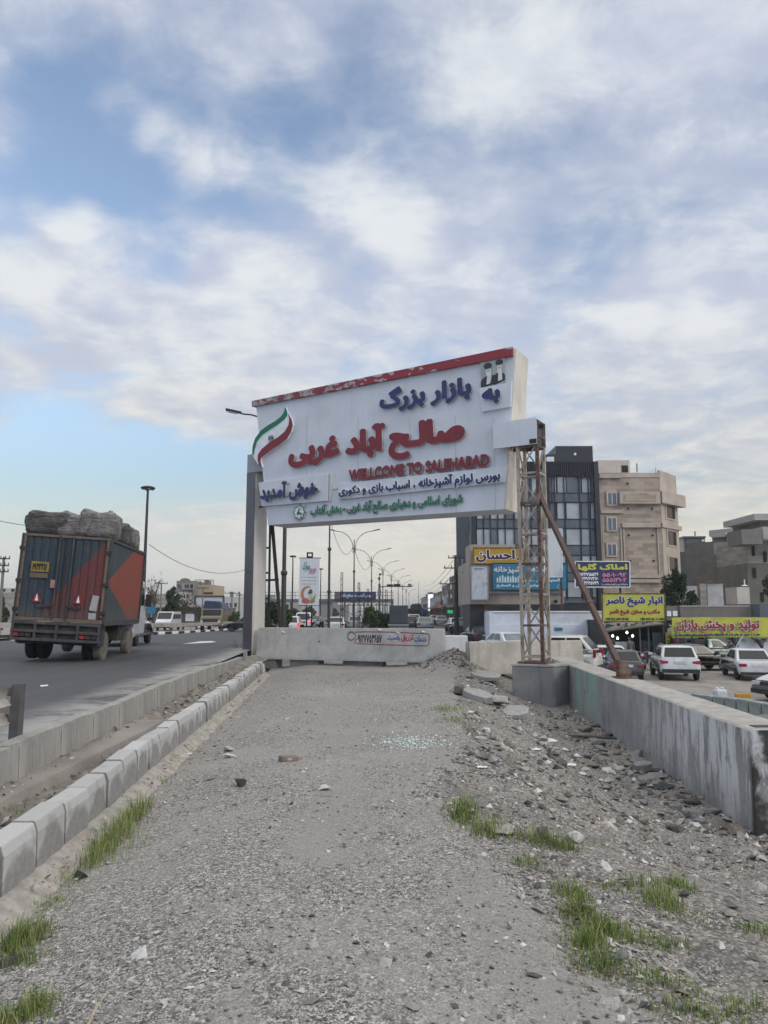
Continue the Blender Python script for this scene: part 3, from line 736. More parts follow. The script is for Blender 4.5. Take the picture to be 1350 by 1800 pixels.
mb = MB(); mb.obox(base - EV * .1 + NV * .12 + UP * -.25, EV * .6, -NV * .85, UP * .28); mb.build('pillar_footing', m_conc, G, bevel=.02)
# dark ladder frame and leaning post behind the sign
def strut(px0, py0, px1, py1, Y0, Y1, w, mb, r=None):
    mb.bar(at(px0, py0, Y0), at(px1, py1, Y1), w)
mb = MB()
strut(467, 915, 463, 1165, 25.3, 25.3, .07, mb); strut(475, 915, 471, 1165, 25.3, 25.3, .07, mb)
for y in (963, 1007, 1052, 1090): mb.bar(at(467 - (y - 915) / 62, y, 25.3), at(475 - (y - 915) / 62, y, 25.3), .06)
for y in (1020, 1061): mb.bar(at(466, y, 25.3), at(490, y - 1, 25.35), .07)
mb.build('ladder_frame', m_black, G)
mb = MB(); strut(478, 915, 497, 1150, 25.4, 25.4, .11, mb); mb.build('leaning_post', mat('old_brown_post', (.055, .045, .035), .8), G)
# right tower
tc = at(943, 1165, 19.6); tc.z = 0; TS = .27
zb, zt = .33, 1.6 + (1072 - 778) * 19.6 / 1300
def tcnr(i, j, z): return tc + EV * TS * i + NV * TS * j + UP * z
tw = MB()
for i, j in ((-1, 1), (-1, -1), (1, -1)): tw.bar(tcnr(i, j, zb), tcnr(i, j, zt), .075, up=NV)
tower = tw.build('lattice_tower', m_chalk, G)
mb = MB(); mb.bar(tcnr(1, 1, zb), tcnr(1, 1, zt), .085, up=NV); mb.build('rusty_chord', m_rust, G)
nb = 7; dzb = (zt - zb) / nb
crn = [(-1, 1), (1, 1), (1, -1), (-1, -1)]
for k in range(nb + 1):
    z = zb + .12 + k * dzb * .985; mb = MB()
    for a in range(4):
        p, q = crn[a], crn[(a + 1) % 4]; mb.bar(tcnr(*p, min(z, zt - .04)), tcnr(*q, min(z, zt - .04)), .05)
    mb.build('crossbar', m_rust if k % 2 else m_chalk, tower)
for k in range(nb):
    z = zb + .12 + k * dzb * .985; mb = MB()
    for a in range(4):
        p, q = crn[a], crn[(a + 1) % 4]
        if k % 2: p, q = q, p
        mb.bar(tcnr(*p, z), tcnr(*q, z + dzb * .96), .035)
    mb.build('diagonal', m_chalk if a else m_rust, tower)
mb = MB(); mb.obox(tcnr(-1.4, 1.4, zb - .05), EV * TS * 2.8, -NV * TS * 2.8, UP * .05); mb.build('base_plate', m_rust, tower)
# head box: closed pale sheet towards the sign, open dark end
hb0, hb1 = pl(893, 760)[0], None
z0, z1 = zt - .02, 1.6 + (1072 - 731) * 19.55 / 1300
hu0 = (tcnr(0, 0, 0) - PO).dot(EV); hn = (tcnr(0, 0, 0) - PO).dot(NV)
uL, uR = hb0 - .3, hu0 + .30
mb = MB()
mb.obox(sp(uL, z0, hn + .33), EV * (uR - uL), NV * .03, UP * (z1 - z0)); mb.obox(sp(uL, z0, hn - .36), EV * (uR - uL), NV * .03, UP * (z1 - z0))
mb.obox(sp(uL, z1 - .03, hn - .328), EV * (uR - uL), NV * .656, UP * .03); mb.build('head_box', m_white, G)
mb = MB()
for n_, z_ in ((-.30, z0 + .05), (.28, z0 + .05), (-.30, z1 - .1), (.28, z1 - .1)): mb.bar(sp(uL, z_, hn + n_), sp(uR, z_, hn + n_), .07)
for n_ in (-.30, .28): mb.bar(sp(uR - .02, z0, hn + n_), sp(uR - .02, z1 - .04, hn + n_), .07)
mb.bar(sp(uR - .02, z0 + .25, hn - .3), sp(uR - .02, z0 + .25, hn + .3), .05)
mb.build('head_frame', m_rust, G)
mb = MB(); mb.obox(sp(uL + .4, z0 + .06, hn - .2), EV * .06, NV * .45, UP * (z1 - z0 - .15)); mb.build('inner_panel', m_black, G)
mb = MB(); mb.obox(sp(uR - .2, z0 + .02, hn + .361), EV * .2, NV * .012, UP * .12); mb.build('junction_box', m_black, G)
# brace down to the wall
bt, bf = at(947, 868, 19.45), Vector((4.93, 15.5, .30))
mb = MB(); mb.bar(bt, bf, .115); br = mb.build('diagonal_brace', m_brace, G, bevel=.012)
mid = bt.lerp(bf, .655); d = (bf - bt).normalized()
mb = MB(); mb.bar(mid, mid + d * .05, .135); mb.build('weld_joint', m_rust, br)
mb = MB(); f = bf
mb.bx(f.x - .2, f.x + .24, f.y - .2, f.y + .16, .268, .285); mb.prism([(f.x - .12, f.y - .09, .285), (f.x + .12, f.y - .09, .285), (f.x + .05, f.y - .09, .62), (f.x - .14, f.y - .09, .62)], (0, .02, 0))
mb.prism([(f.x - .12, f.y + .09, .285), (f.x + .12, f.y + .09, .285), (f.x + .05, f.y + .09, .62), (f.x - .14, f.y + .09, .62)], (0, .02, 0)); mb.bx(f.x - .14, f.x + .14, f.y - .07, f.y + .09, .285, .42)
mb.build('brace_shoe', m_rust, br)

# foundation block
m_found = concrete_mat('foundation_concrete', (.24, .24, .24), damt=.5)
fc = tc + EV * .1 - NV * .05
mb = MB()
pts = [sp((fc - PO).dot(EV) + a, 0, (fc - PO).dot(NV) + b) for a, b in ((-.55, .66), (.50, .45), (.8, -.6), (-.55, -.6))]
mb.prism([(p.x, p.y, -1.4) for p in pts], (0, 0, 1.4 + .22)); fb = single(mb, 'foundation_block', m_found, 'dark grey concrete foundation block under the lattice tower', 'foundation', bevel=.03)
mb = MB(); mb.prism([(fc.x + (p.x - fc.x) * 1.02, fc.y + (p.y - fc.y) * 1.02, .223) for p in pts], (0, 0, .055)); mb.build('cap_slab', m_conc, fb, bevel=.01)

# ---------------------------------------------------------------- jersey barriers
def jersey(name, p0, p1, z0, h, label, mats):
    p0, p1 = Vector(p0), Vector(p1); d = (p1 - p0); L = d.length; e = d.normalized(); n = Vector((e.y, -e.x, 0))
    t = thing(name, label, 'barrier', (p0.x, p0.y, z0), world=True)
    prof = [(.30, .0), (.30, .08), (.17, .34), (.12, h - .05), (.09, h), (-.09, h), (-.12, h - .05), (-.17, .34), (-.30, .08), (-.30, 0)]
    mb = MB(); rings = []
    for k in range(13):
        s = L * k / 12; rings.append([p0 + e * s + n * a + UP * (z0 + b + .006 * nz(s, a, 2)) for a, b in prof])
    mb.grid([r + [r[0]] for r in rings]); mb.face(rings[0]); mb.face(rings[-1][::-1])
    mb.build('concrete_body', mats, t, smooth=35, bevel=.012)
    return t, e, n, L
bp0, bp1 = at(457, 1130, 24.6), at(781, 1130, 22.6)
bp0.z = bp1.z = 0; JZ, JH = .10, 1.0
j1, je, jn, jl = jersey('jersey_barrier', bp0, bp1, JZ, JH, 'grey concrete jersey barrier with a red framed phone number across the path', m_jersey)
def jpl(px, py):
    d = ray(px, py); o = bp0 + jn * .155; t = (o - CAM).dot(jn) / d.dot(jn); q = CAM + d * t - bp0; return q.dot(je), q.z
def jtext(text, lb, rt, m, bold=.05, rows=26):
    (u0, v0), (u1, v1) = jpl(*lb), jpl(*rt)
    sl = (.17 - .12) / (JH - .05 - .34); up = Vector((0, 0, 1)) - jn * sl; off = .17 - sl * (-.0) + sl * (.34 + JZ)
    mb = MB(); letters(mb, text, bp0 + jn * (off + .001), je, up, jn, (u0, v0, u1, v1), 0, .005, bold, rows); mb.build('lettering', [m, m], j1)
g_blk, g_red, g_blu = mat('spray_black', (.02, .02, .025), .7), mat('spray_red', (.33, .015, .03), .6), mat('spray_blue', (.02, .09, .30), .6)
jtext('۰۹۱۲۷۷۵۳۶۵۷', (627, 1129.5), (671, 1115.5), g_blk, .03, 34); jtext('پلاستیک', (681, 1127), (703, 1117), g_blu, .03, 34)
jtext('تزریق', (705, 1128), (727, 1115), g_red, .035, 34); jtext('خدمات', (728, 1128), (750, 1117), g_blu, .03, 34)
def jline(pts, w, m, nm, closed=True):
    sl = (.17 - .12) / (JH - .05 - .34); P = []
    for x, y in pts:
        u, v = jpl(x, y); P.append(bp0 + je * u + UP * v + jn * (.17 - sl * (v - JZ - .34) + .004))
    mb = MB(); mb.tube(P + (P[:1] if closed else []), w, 5); mb.build(nm, m, j1)
jline([(624, 1111), (640, 1110.5), (690, 1111), (753, 1114), (754.5, 1117), (754, 1133), (751, 1135), (690, 1133.5), (630, 1131), (624.5, 1130)], .011, g_red, 'painted_frame')
cx, cy = 617, 1118
for k in range(11):
    a = R(40 + k * 28); jline([(cx + 5.6 * math.cos(a - .12), cy + 6.6 * math.sin(a - .12)), (cx + 6.4 * math.cos(a), cy + 8 * math.sin(a)), (cx + 5.6 * math.cos(a + .14), cy + 6.6 * math.sin(a + .14))], .016, g_blk, 'painted_gear', False)
jline([(561, 1127), (561.6, 1127.6)], .035, g_blk, 'painted_dot', False)
for x0, y0 in ((495, 1111), (665, 1107), (697, 1112), (741, 1110)): jline([(x0, y0), (x0 + 5, y0 + 1.5)], .03, m_lwhite, 'paper_scrap', False)
# blocks under it
mb = MB(); mid = bp0.lerp(bp1, .45); mb.obox(mid - je * 1.6 - jn * .22 + UP * -.2, je * 1.0, jn * .44, UP * .30); mb.obox(mid + je * .2 - jn * .22 + UP * -.2, je * 1.3, jn * .40, UP * .29); mb.obox(bp1 - je * 1.1 - jn * .25 + UP * -.2, je * .9, jn * .5, UP * .295); mb.obox(bp0 + je * .2 - jn * .25 + UP * -.2, je * .5, jn * .5, UP * .295)
mb.build('support_block', m_found, j1)
rp0, rp1 = at(822, 1150, 21.9), at(1020, 1150, 23.2); rp0.z = rp1.z = 0
j2, _, _, _ = jersey('jersey_barrier', rp0, rp1, -.19, .93, 'beige stained concrete jersey barrier behind the rusty lattice tower', concrete_mat('barrier_beige', (.44, .41, .36), damt=.3))
p = at(803, 1131, 25.5)
mb = MB(); mb.bx(p.x - .42, p.x + .36, 25.4, 25.9, -.25, .80); single(mb, 'white_block', mat('white_block_paint', (.66, .68, .70), .6, 0, .06, 2, .2, dirt=(.5, .48, .45)), 'smooth white concrete block between the two barriers', 'block', bevel=.02)
# ---------------------------------------------------------------- vehicles
m_glass = mat('car_glass', (.016, .019, .022), .12, 0, .1, 1, spec=.35)
m_glassl = mat('car_glass_pale', (.13, .155, .165), .12, 0, .25, 1.5, spec=.4)
m_tyre = mat('tyre_rubber', (.022, .022, .023), .85, 0, .2, 8); m_tyred = mat('dusty_tyre', (.16, .145, .12), .9, 0, .2, 6)
m_rim = mat('wheel_rim', (.38, .38, .39), .35, .7, .1, 8); m_rimd = mat('dusty_rim', (.24, .22, .18), .8, .1, .2, 6)
m_trim = mat('black_plastic', (.025, .025, .027), .55, 0, .1, 4)
m_tail = mat('tail_light', (.30, .012, .016), .2, 0, .1, 6, spec=.6); m_lampw = mat('lamp_glass', (.62, .64, .66), .15, 0, .1, 6, spec=.7)
m_plate = mat('licence_plate', (.58, .60, .60), .4); m_amber = mat('amber_light', (.5, .16, .02), .25)
m_brake = emit('lit_brake_lamp', (1.0, .04, .03), 1.0)
def wheel(parent, x, y, r=.31, w=.2, tm=None, rm=None, nm='wheel'):
    mb = MB(); mb.lathe([(r * .62, -w / 2), (r * .9, -w / 2), (r, -w * .32), (r, w * .32), (r * .9, w / 2), (r * .62, w / 2)], (x, y, r), 'x', 20)
    o = mb.build(nm, tm or m_tyre, parent, smooth=35)
    mb = MB(); s = 1 if x > 0 else -1
    mb.lathe([(r * .64, s * w * .30), (r * .60, s * w * .46), (r * .50, s * w * .40), (r * .18, s * w * .43), (r * .14, s * w * .48)], (x, y, r), 'x', 16)
    mb.build('rim', rm or m_rim, o, smooth=30)
    mb = MB()
    for k in range(5):
        a = 2 * math.pi * k / 5 + .3; mb.prism([(x + s * w * .44, y + r * (.2 if q == 0 else .48) * math.cos(a + t), r + r * (.2 if q == 0 else .48) * math.sin(a + t)) for q, t in ((0, -.3), (1, -.2), (1, .2), (0, .3))], (s * .006, 0, 0))
    mb.build('hub_opening', m_tyre, o)
CAR = {  # length, half width, roof z, belt z, sill z, wheel radius, wheelbase offsets (rear, front), profile top line (t along length 0=rear), cabin (belt rear, roof rear, roof front, belt front)
    'sedan': dict(L=4.5, w=.86, roof=1.44, belt=.93, sill=.26, r=.31, wh=(.86, 3.55), top=[(0, .62), (.04, .86), (.10, .93), (1.0, .97), (3.2, .95), (3.9, .86), (4.38, .72), (4.5, .55)], cab=(.62, 1.25, 2.45, 3.3)),
    'hatch': dict(L=3.9, w=.82, roof=1.44, belt=.90, sill=.25, r=.29, wh=(.62, 3.1), top=[(0, .6), (.03, .85), (.08, .92), (.6, .93), (2.75, .93), (3.3, .86), (3.78, .72), (3.9, .55)], cab=(.10, .62, 1.95, 2.85)),
    'boxhatch': dict(L=3.6, w=.80, roof=1.43, belt=.90, sill=.26, r=.27, wh=(.58, 2.9), top=[(0, .55), (.02, .84), (.05, .90), (.5, .91), (2.5, .91), (3.1, .88), (3.5, .80), (3.6, .55)], cab=(.12, .70, 1.75, 2.55)),
    'suv': dict(L=4.3, w=.90, roof=1.62, belt=1.06, sill=.36, r=.36, wh=(.78, 3.42), top=[(0, .72), (.05, .96), (.08, 1.05), (.5, 1.07), (3.0, 1.06), (3.5, 1.0), (4.15, .84), (4.3, .62)], cab=(.10, .55, 2.1, 3.1)),
    'pickup': dict(L=4.7, w=.84, roof=1.55, belt=1.02, sill=.38, r=.33, wh=(.95, 3.75), top=[(0, .80), (.02, .93), (.04, .95), (2.0, .95), (3.5, .98), (3.7, .98), (4.55, .90), (4.7, .62)], cab=(2.05, 2.2, 2.85, 3.55)),
}
def offset_poly(P, d):
    n = len(P); out = []
    ar = sum(P[i][0] * P[(i + 1) % n][1] - P[(i + 1) % n][0] * P[i][1] for i in range(n)); sg = 1 if ar > 0 else -1
    for i in range(n):
        a, b, c = Vector(P[i - 1]), Vector(P[i]), Vector(P[(i + 1) % n])
        d1, d2 = (b - a).normalized(), (c - b).normalized()
        n1, n2 = Vector((-d1.y, d1.x)), Vector((-d2.y, d2.x)); m = (n1 + n2)
        m = m.normalized() if m.length > 1e-6 else n1
        out.append(tuple(b + m * sg * d))
    return out
def car(kind, label, loc, yaw, pm, group=None, glass=None, cat='car', name='car', lit=False, detail=True, bumper=None, stripe=None, plate=None, rack=False, hood=None, spec=None):
    C = dict(CAR[kind]); 
    if spec: C.update(spec)
    L, w, zr, zb, zs, r = C['L'], C['w'], C['roof'], C['belt'], C['sill'], C['r']
    gl = glass or m_glass
    t = thing(name, label, cat, loc, yaw, group)
    # local frame: +y forward, rear bumper at y = 0 moved so that the car centre is the origin
    y0 = -L / 2
    P = [(y0 + a, b) for a, b in C['top']]
    low = [(y0 + L, zs + .05), (y0 + L - .08, zs)]
    for wy in reversed(C['wh']):
        c = y0 + wy; R_ = r + .06
        low += [(c + R_ * math.cos(a), max(zs, r + R_ * math.sin(a))) for a in [math.pi * k / 8 for k in range(0, 9)]]
    low += [(y0 + .06, zs), (y0, zs + .06)]
    P = low + P[::1] if False else P + low
    mb = MB(); rings = []
    zc = zb
    RG = ((-w, .13), (-w + .03, .06), (-w + .10, .018), (-w + .26, 0), (w - .26, 0), (w - .10, .018), (w - .03, .06), (w, .13))
    for x, d in RG:
        Q = offset_poly(P, -d if False else d)
        rings.append([(x, a, b) for a, b in Q])
    n = len(P)
    vs = [p for rg in rings for p in rg]; fs = [tuple(range(n)), tuple(range(7 * n, 8 * n))[::-1]]
    for k in range(7): fs += [(k * n + i, k * n + (i + 1) % n, (k + 1) * n + (i + 1) % n, (k + 1) * n + i) for i in range(n)]
    mb.add(vs, fs)
    body = mb.build('body', pm, t, smooth=38)
    # cabin
    cb, cr, cf, cd = [y0 + q for q in C['cab']]
    wb, wt = w - .05, w - .20; zl = zb - .03
    B = [(-wb, cb, zl), (wb, cb, zl), (wb, cd, zl), (-wb, cd, zl)]; T_ = [(-wt, cr, zr - .03), (wt, cr, zr - .03), (wt, cf, zr - .03), (-wt, cf, zr - .03)]
    T2 = [(-wt + .10, cr + .12, zr), (wt - .10, cr + .12, zr), (wt - .10, cf - .14, zr), (-wt + .10, cf - .14, zr)]
    mb = MB(); mb.add(B + T_ + T2, [(0, 1, 5, 4), (1, 2, 6, 5), (2, 3, 7, 6), (3, 0, 4, 7), (4, 5, 9, 8), (5, 6, 10, 9), (6, 7, 11, 10), (7, 4, 8, 11), (8, 9, 10, 11), (3, 2, 1, 0)])
    mb.build('cabin', pm, t, smooth=60, bevel=.11 if kind in ('suv', 'hatch') else .06, seg=4)
    def pane(q, u0, u1, v0, v1, nm, off=.008):
        a, b, c, d = [Vector(k) for k in q]
        f = lambda u, v: (a * (1 - u) + b * u) * (1 - v) + (d * (1 - u) + c * u) * v
        nn = (b - a).cross(d - a).normalized()
        ct = (a + b + c + d) / 4 - Vector((0, (cb + cd) / 2, zb))
        if nn.dot(ct) < 0: nn = -nn
        mb = MB(); mb.prism([f(u, v) + nn * (off - .006) for u, v in ((u0, v0), (u1, v0), (u1, v1), (u0, v1))], nn * .008); return mb.build(nm, gl, t)
    pane((B[0], B[1], T_[1], T_[0]), .08, .92, .14, .90, 'rear_window'); pane((B[2], B[3], T_[3], T_[2]), .07, .93, .10, .92, 'windscreen')
    for a, b, c, d in ((B[3], B[0], T_[0], T_[3]), (B[1], B[2], T_[2], T_[1])):
        flip = a is B[1]
        if kind == 'pickup': spl = [(.15, .80)]
        elif kind in ('sedan',): spl = [(.12, .46), (.50, .84)]
        elif kind == 'suv': spl = [(.12, .44), (.48, .78), (.81, .93)]
        else: spl = [(.14, .52), (.56, .92)]
        for u0, u1 in spl:
            if flip: u0, u1 = 1 - u1, 1 - u0
            pane((a, b, c, d), u0, u1, .16, .88, 'side_window')
    for wy in C['wh']:
        for s in (-1, 1): wheel(t, s * (w - .10), y0 + wy, r, .2)
    bm_ = bumper or m_trim
    zt_ = zb - .12
    for s in (-1, 1):
        mb = MB()
        if kind in ('suv',): mb.prism([(s * (w - .34), y0 - .012 + .05, zb - .24), (s * (w - .0), y0 + .03, zb - .26), (s * (w + .006), y0 + .26, zb - .06), (s * (w - .05), y0 + .05, zb - .10), (s * (w - .36), y0 + .03, zb - .14)], (0, -.03, 0))
        elif kind == 'hatch': mb.bx(min(s * (w - .16), s * (w + .004)), max(s * (w - .16), s * (w + .004)), y0 - .006, y0 + .1, zb - .28, zb + .05)
        elif kind == 'pickup': mb.bx(min(s * (w - .14), s * (w - .02)), max(s * (w - .14), s * (w - .02)), y0 - .012, y0 + .03, .56, .78)
        else: mb.bx(min(s * (w - .36), s * (w - .02)), max(s * (w - .36), s * (w - .02)), y0 - .008, y0 + .06, zb - .27, zb - .13)
        mb.build('tail_light', m_brake if lit else m_tail, t, bevel=.01)
        mb = MB(); yf = y0 + L; mb.bx(min(s * (w - .40), s * (w - .06)), max(s * (w - .40), s * (w - .06)), yf - .16, yf - .035, .58, .72); mb.build('headlight', m_lampw, t, bevel=.015)
        if detail:
            mb = MB(); mb.bx(min(s * (w - .06), s * (w + .16)), max(s * (w - .06), s * (w + .16)), cd - .25, cd - .15, zb - .01, zb + .12); mb.build('wing_mirror', m_trim if kind != 'suv' else pm, t, bevel=.02)
            for yy in ((.30, .62) if kind not in ('pickup',) else (.5,)):
                yh = cb + (cd - cb) * yy; mb = MB(); mb.bx(min(s * w, s * (w + .015)), max(s * w, s * (w + .015)), yh - .07, yh + .07, zb - .14, zb - .11); mb.build('door_handle', m_trim, t)
            mb = MB(); mb.bx(min(s * (w - .01), s * (w + .008)), max(s * (w - .01), s * (w + .008)), y0 + C['wh'][0] + r + .1, y0 + C['wh'][1] - r - .1, zs + .20, zs + .26); mb.build('side_strip', stripe or m_trim, t)
    if detail:
        mb = MB(); mb.bx(-w + .06, w - .06, y0 - .05, y0 + .09, zs + .03, zs + (.16 if kind == 'sedan' else .20)); mb.build('rear_bumper', bm_, t, bevel=.02)
        mb = MB(); mb.bx(-w + .06, w - .06, y0 + L - .06, y0 + L + .05, zs + .03, zs + .20); mb.build('front_bumper', bm_, t, bevel=.02)
        mb = MB(); mb.bx(-.42, .42, y0 + L - .10, y0 + L - .012, .58, .70); mb.build('grille', m_trim, t)
        mb = MB(); zp = zb - .25 if kind != 'sedan' else zb - .27; mb.bx(-.26, .26, y0 - .016, y0 + .05, zp, zp + .12); mb.build('licence_plate', m_plate, t)
    if rack:
        for s in (-1, 1):
            mb = MB(); x = s * (wt - .06); mb.tube([(x, cr + .15, zr), (x, cr + .3, zr + .06), (x, cf - .3, zr + .06), (x, cf - .1, zr)], .018, 6); mb.build('roof_rail', m_rim, t)
    return t
p_white = paint('white_paint', (.60, .62, .65)); p_white2 = paint('warm_white_paint', (.58, .57, .54)); p_grey = paint('slate_paint', (.055, .068, .085)); p_black = paint('black_paint', (.014, .015, .017))
p_dgrey = paint('dark_grey_paint', (.035, .037, .042)); p_silver = paint('silver_paint', (.33, .34, .35)); p_mint = paint('mint_paint', (.46, .56, .52))
def floor_z(X, Y): return zg(X, Y) if Y > 26.5 and -17.5 < X < 9.2 else base_z(X, Y)
def put(px, pyb, Y): q = at(px, pyb, Y); return (q.x, q.y, floor_z(q.x, q.y))
SU = car('suv', 'white suv with red tail lights and roof rails parked in the dusty lot', put(1184, 1186, 37.5), -12, p_white, rack=True)
car('boxhatch', 'dark grey small hatchback parked behind the foot of the brown brace', put(1092, 1180, 38), -8, p_grey, stripe=m_trim)
car('sedan', 'white sedan with black side strip parked beside the white suv', put(1314, 1190, 37.5), -13, p_white)
DK = car('sedan', 'dark car with sky reflection painted on its bonnet pointing left at the lot kerb', put(1432, 1216, 28), 112, p_dgrey)
mb = MB(); mb.add([(x, y, z) for y, z in ((1.12, .972), (1.65, .882), (2.10, .752)) for x in (-.74, .74)], [(0, 1, 3, 2), (2, 3, 5, 4)]); mb.build('bonnet_reflection', p_white2, DK)  # pale sheet paints the sky's reflection onto the dark bonnet
car('sedan', 'black sedan side on behind the white suv', put(1222, 1181, 42), -82, p_black)
car('hatch', 'white hatchback side on between the tower and the dark grey hatchback', put(1050, 1165, 42), 78, p_white, stripe=m_trim)
car('hatch', 'white rounded hatchback just behind the beige barrier and the tower', put(975, 1166, 33), 62, p_white2, spec=dict(roof=1.68, belt=1.06))
car('sedan', 'white sedan behind the beige barrier below the white wall', put(884, 1134, 47), 20, p_white, glass=m_glassl)
car('sedan', 'dark sedan with white roof edge queued at the white wall corner', put(840, 1124, 58), 9, p_dgrey, glass=m_glassl)
car('sedan', 'black saloon with a white car before it in the right hand street queue', put(812, 1113, 70), 6, p_black, glass=m_glassl)
car('sedan', 'white saloon just ahead of the black saloon in the street', put(801, 1105, 77), 4, p_white)
car('sedan', 'silver sedan seen from behind beside the grey steel cabinet', put(746, 1108, 78), 0, p_silver, glass=m_glassl)
car('hatch', 'dark estate car queued next to the grey steel cabinet', put(722, 1106, 88), 0, p_dgrey)
car('suv', 'pale off-roader with dark rear glass in the far street queue', put(727, 1100, 97), 0, p_white2)
car('sedan', 'pale blue grey sedan far up the street between the lanes', put(775, 1098, 110), 0, p_silver, detail=False)
car('sedan', 'small white car farthest up the street queue', put(763, 1094, 140), 0, p_white, detail=False)
car('hatch', 'white hatchback with lit red brake lamps in the left lane', put(513, 1115, 60), 0, p_white, lit=True)
car('suv', 'white van-like car with a red roof light ahead of the braking hatchback', put(536, 1104, 76), 0, p_white, spec=dict(roof=1.85), lit=True)
car('sedan', 'white saloon in the left lane beyond the thin lattice mast', put(592, 1106, 72), 0, p_white)
car('sedan', 'grey saloon in the left lane beside the green bush', put(625, 1103, 84), 0, p_silver, detail=False)
car('sedan', 'black saloon coming towards the viewer left of the white banner', put(553, 1099, 88), 178, p_black)
car('suv', 'pale off-roader oncoming below the white banner', put(536 - 1, 1096, 100), 180, p_silver)
car('sedan', 'white saloon oncoming behind the leaning post', put(506, 1108, 68), 170, p_white, glass=m_glassl)
car('sedan', 'white saloon half hidden behind the loaded truck', put(213, 1121, 29), 8, p_white)
car('sedan', 'dark saloon emerging from behind the grey pillar on the highway', put(432, 1098, 74), 95, p_dgrey)

# pickup with raised bonnet
pk = car('pickup', 'pale mint pickup with raised bonnet and black load rack against the white wall', put(1243, 1167, 46), -84, p_mint, cat='pickup', name='pickup_truck')
mb = MB(); mb.prism([(-.72, 1.5, .98), (.72, 1.5, .98), (.70, 2.05, 1.72), (-.70, 2.05, 1.72)], (0, -.05, .03)); mb.build('raised_bonnet', p_mint, pk, bevel=.02)
mb = MB()
for x in (-.76, .76):
    for y in (-2.3, -1.3, -.35): mb.bar((x, y, .9), (x, y, 1.75), .05)
    for z in (1.3, 1.74): mb.bar((x, -2.3, z), (x, -.35, z), .05)
for z in (1.3, 1.74): mb.bar((-.76, -.35, z), (.76, -.35, z), .05)
for y in (-.8, -.6): mb.bar((-.76, y, 1.74), (-.76, y, .95), .03)
mb.build('load_rack', m_black, pk)
mb = MB(); mb.prism([(-.7, -.4, 1.02), (.7, -.4, 1.02), (.7, -1.1, 1.02), (-.7, -1.1, 1.02)], (0, 0, .5)); mb.build('load_crate', m_trim, pk, bevel=.02)

# ---------------------------------------------------------------- loaded box truck
def truck_mat(side):
    m, T, b = new_mat('truck_side_paint' if side else 'truck_door_paint'); co = obj_co(T)
    X, Y, Z = nd(T, 'ShaderNodeSeparateXYZ', i_0=co).outputs
    blue, org = ((.028, .050, .068), (.26, .050, .030)) if side else ((.018, .037, .054), (.125, .026, .025))
    if side:
        # chevron: point at the rear, mid height, opening forward
        k = mth(T, 'ADD', mth(T, 'MULTIPLY', mth(T, 'SUBTRACT', Y, .12), .36), 0)
        up = mth(T, 'LESS_THAN', mth(T, 'SUBTRACT', Z, 2.02), k)
        dn = mth(T, 'GREATER_THAN', mth(T, 'SUBTRACT', Z, 2.02), mth(T, 'MULTIPLY', mth(T, 'SUBTRACT', Y, .12), -.33))
        f = mth(T, 'MULTIPLY', up, dn)
    else:
        f = mramp(T, mth(T, 'ADD', mth(T, 'SUBTRACT', Z, mth(T, 'MULTIPLY', mth(T, 'SUBTRACT', X, .02), 1.32)), mth(T, 'MULTIPLY', noise(T, co, 1.5), .25)), 1.98, 1.94)
        f = mth(T, 'MULTIPLY', f, mramp(T, X, -.55, -.2))
    n = noise(T, co, 2, 5)
    c = mmix(T, f, blue, org)
    c = mmix(T, mramp(T, n, .35, .75, 0, .35), c, (.07, .06, .055))
    c = mmix(T, mramp(T, noise(T, mp(T, co, (12, 12, .6)), 1, 4), .5, .75, 0, .4), c, (.08, .085, .09))
    c = mmix(T, mramp(T, Z, 1.7, .9, 0, .55), c, (.10, .088, .078))
    c = mmix(T, mramp(T, noise(T, co, 9, 5), .60, .72, 0, .5), c, (.12, .07, .045))
    T.links.new(c, b.inputs['Base Color']); b.inputs['Roughness'].default_value = .55; return m
m_tside, m_tdoor = truck_mat(True), truck_mat(False)
m_tframe = mat('truck_frame', (.05, .052, .058), .65, .1, .2, 4, .2, 0, dirt=(.14, .11, .09), dscale=3, damt=.6)
m_tedge = mat('worn_edge', (.17, .128, .09), .7, .1, .35, 5, .3, 0, dirt=(.06, .055, .055), dscale=5, damt=.9)
m_under = mat('underbody', (.035, .033, .032), .85, .1, .2, 5, 0, 0, dirt=(.10, .09, .08), dscale=3)
TY = 18.4; tp = at(94, 1165, TY); TZ = hw_z(TY)
TK = thing('box_truck', 'old box truck with dark blue and orange corrugated body on the highway', 'truck', (tp.x, TY, TZ), 7.5)
TK.rotation_euler = (0, R(3.2), R(7.5))
BW, BL, B0, B1 = 1.04, 4.5, .98, 3.12
def bxp(nm, m, *a, par=None, bevel=0.0):
    mb = MB(); mb.bx(*a); return mb.build(nm, m, par or TK, bevel=bevel)
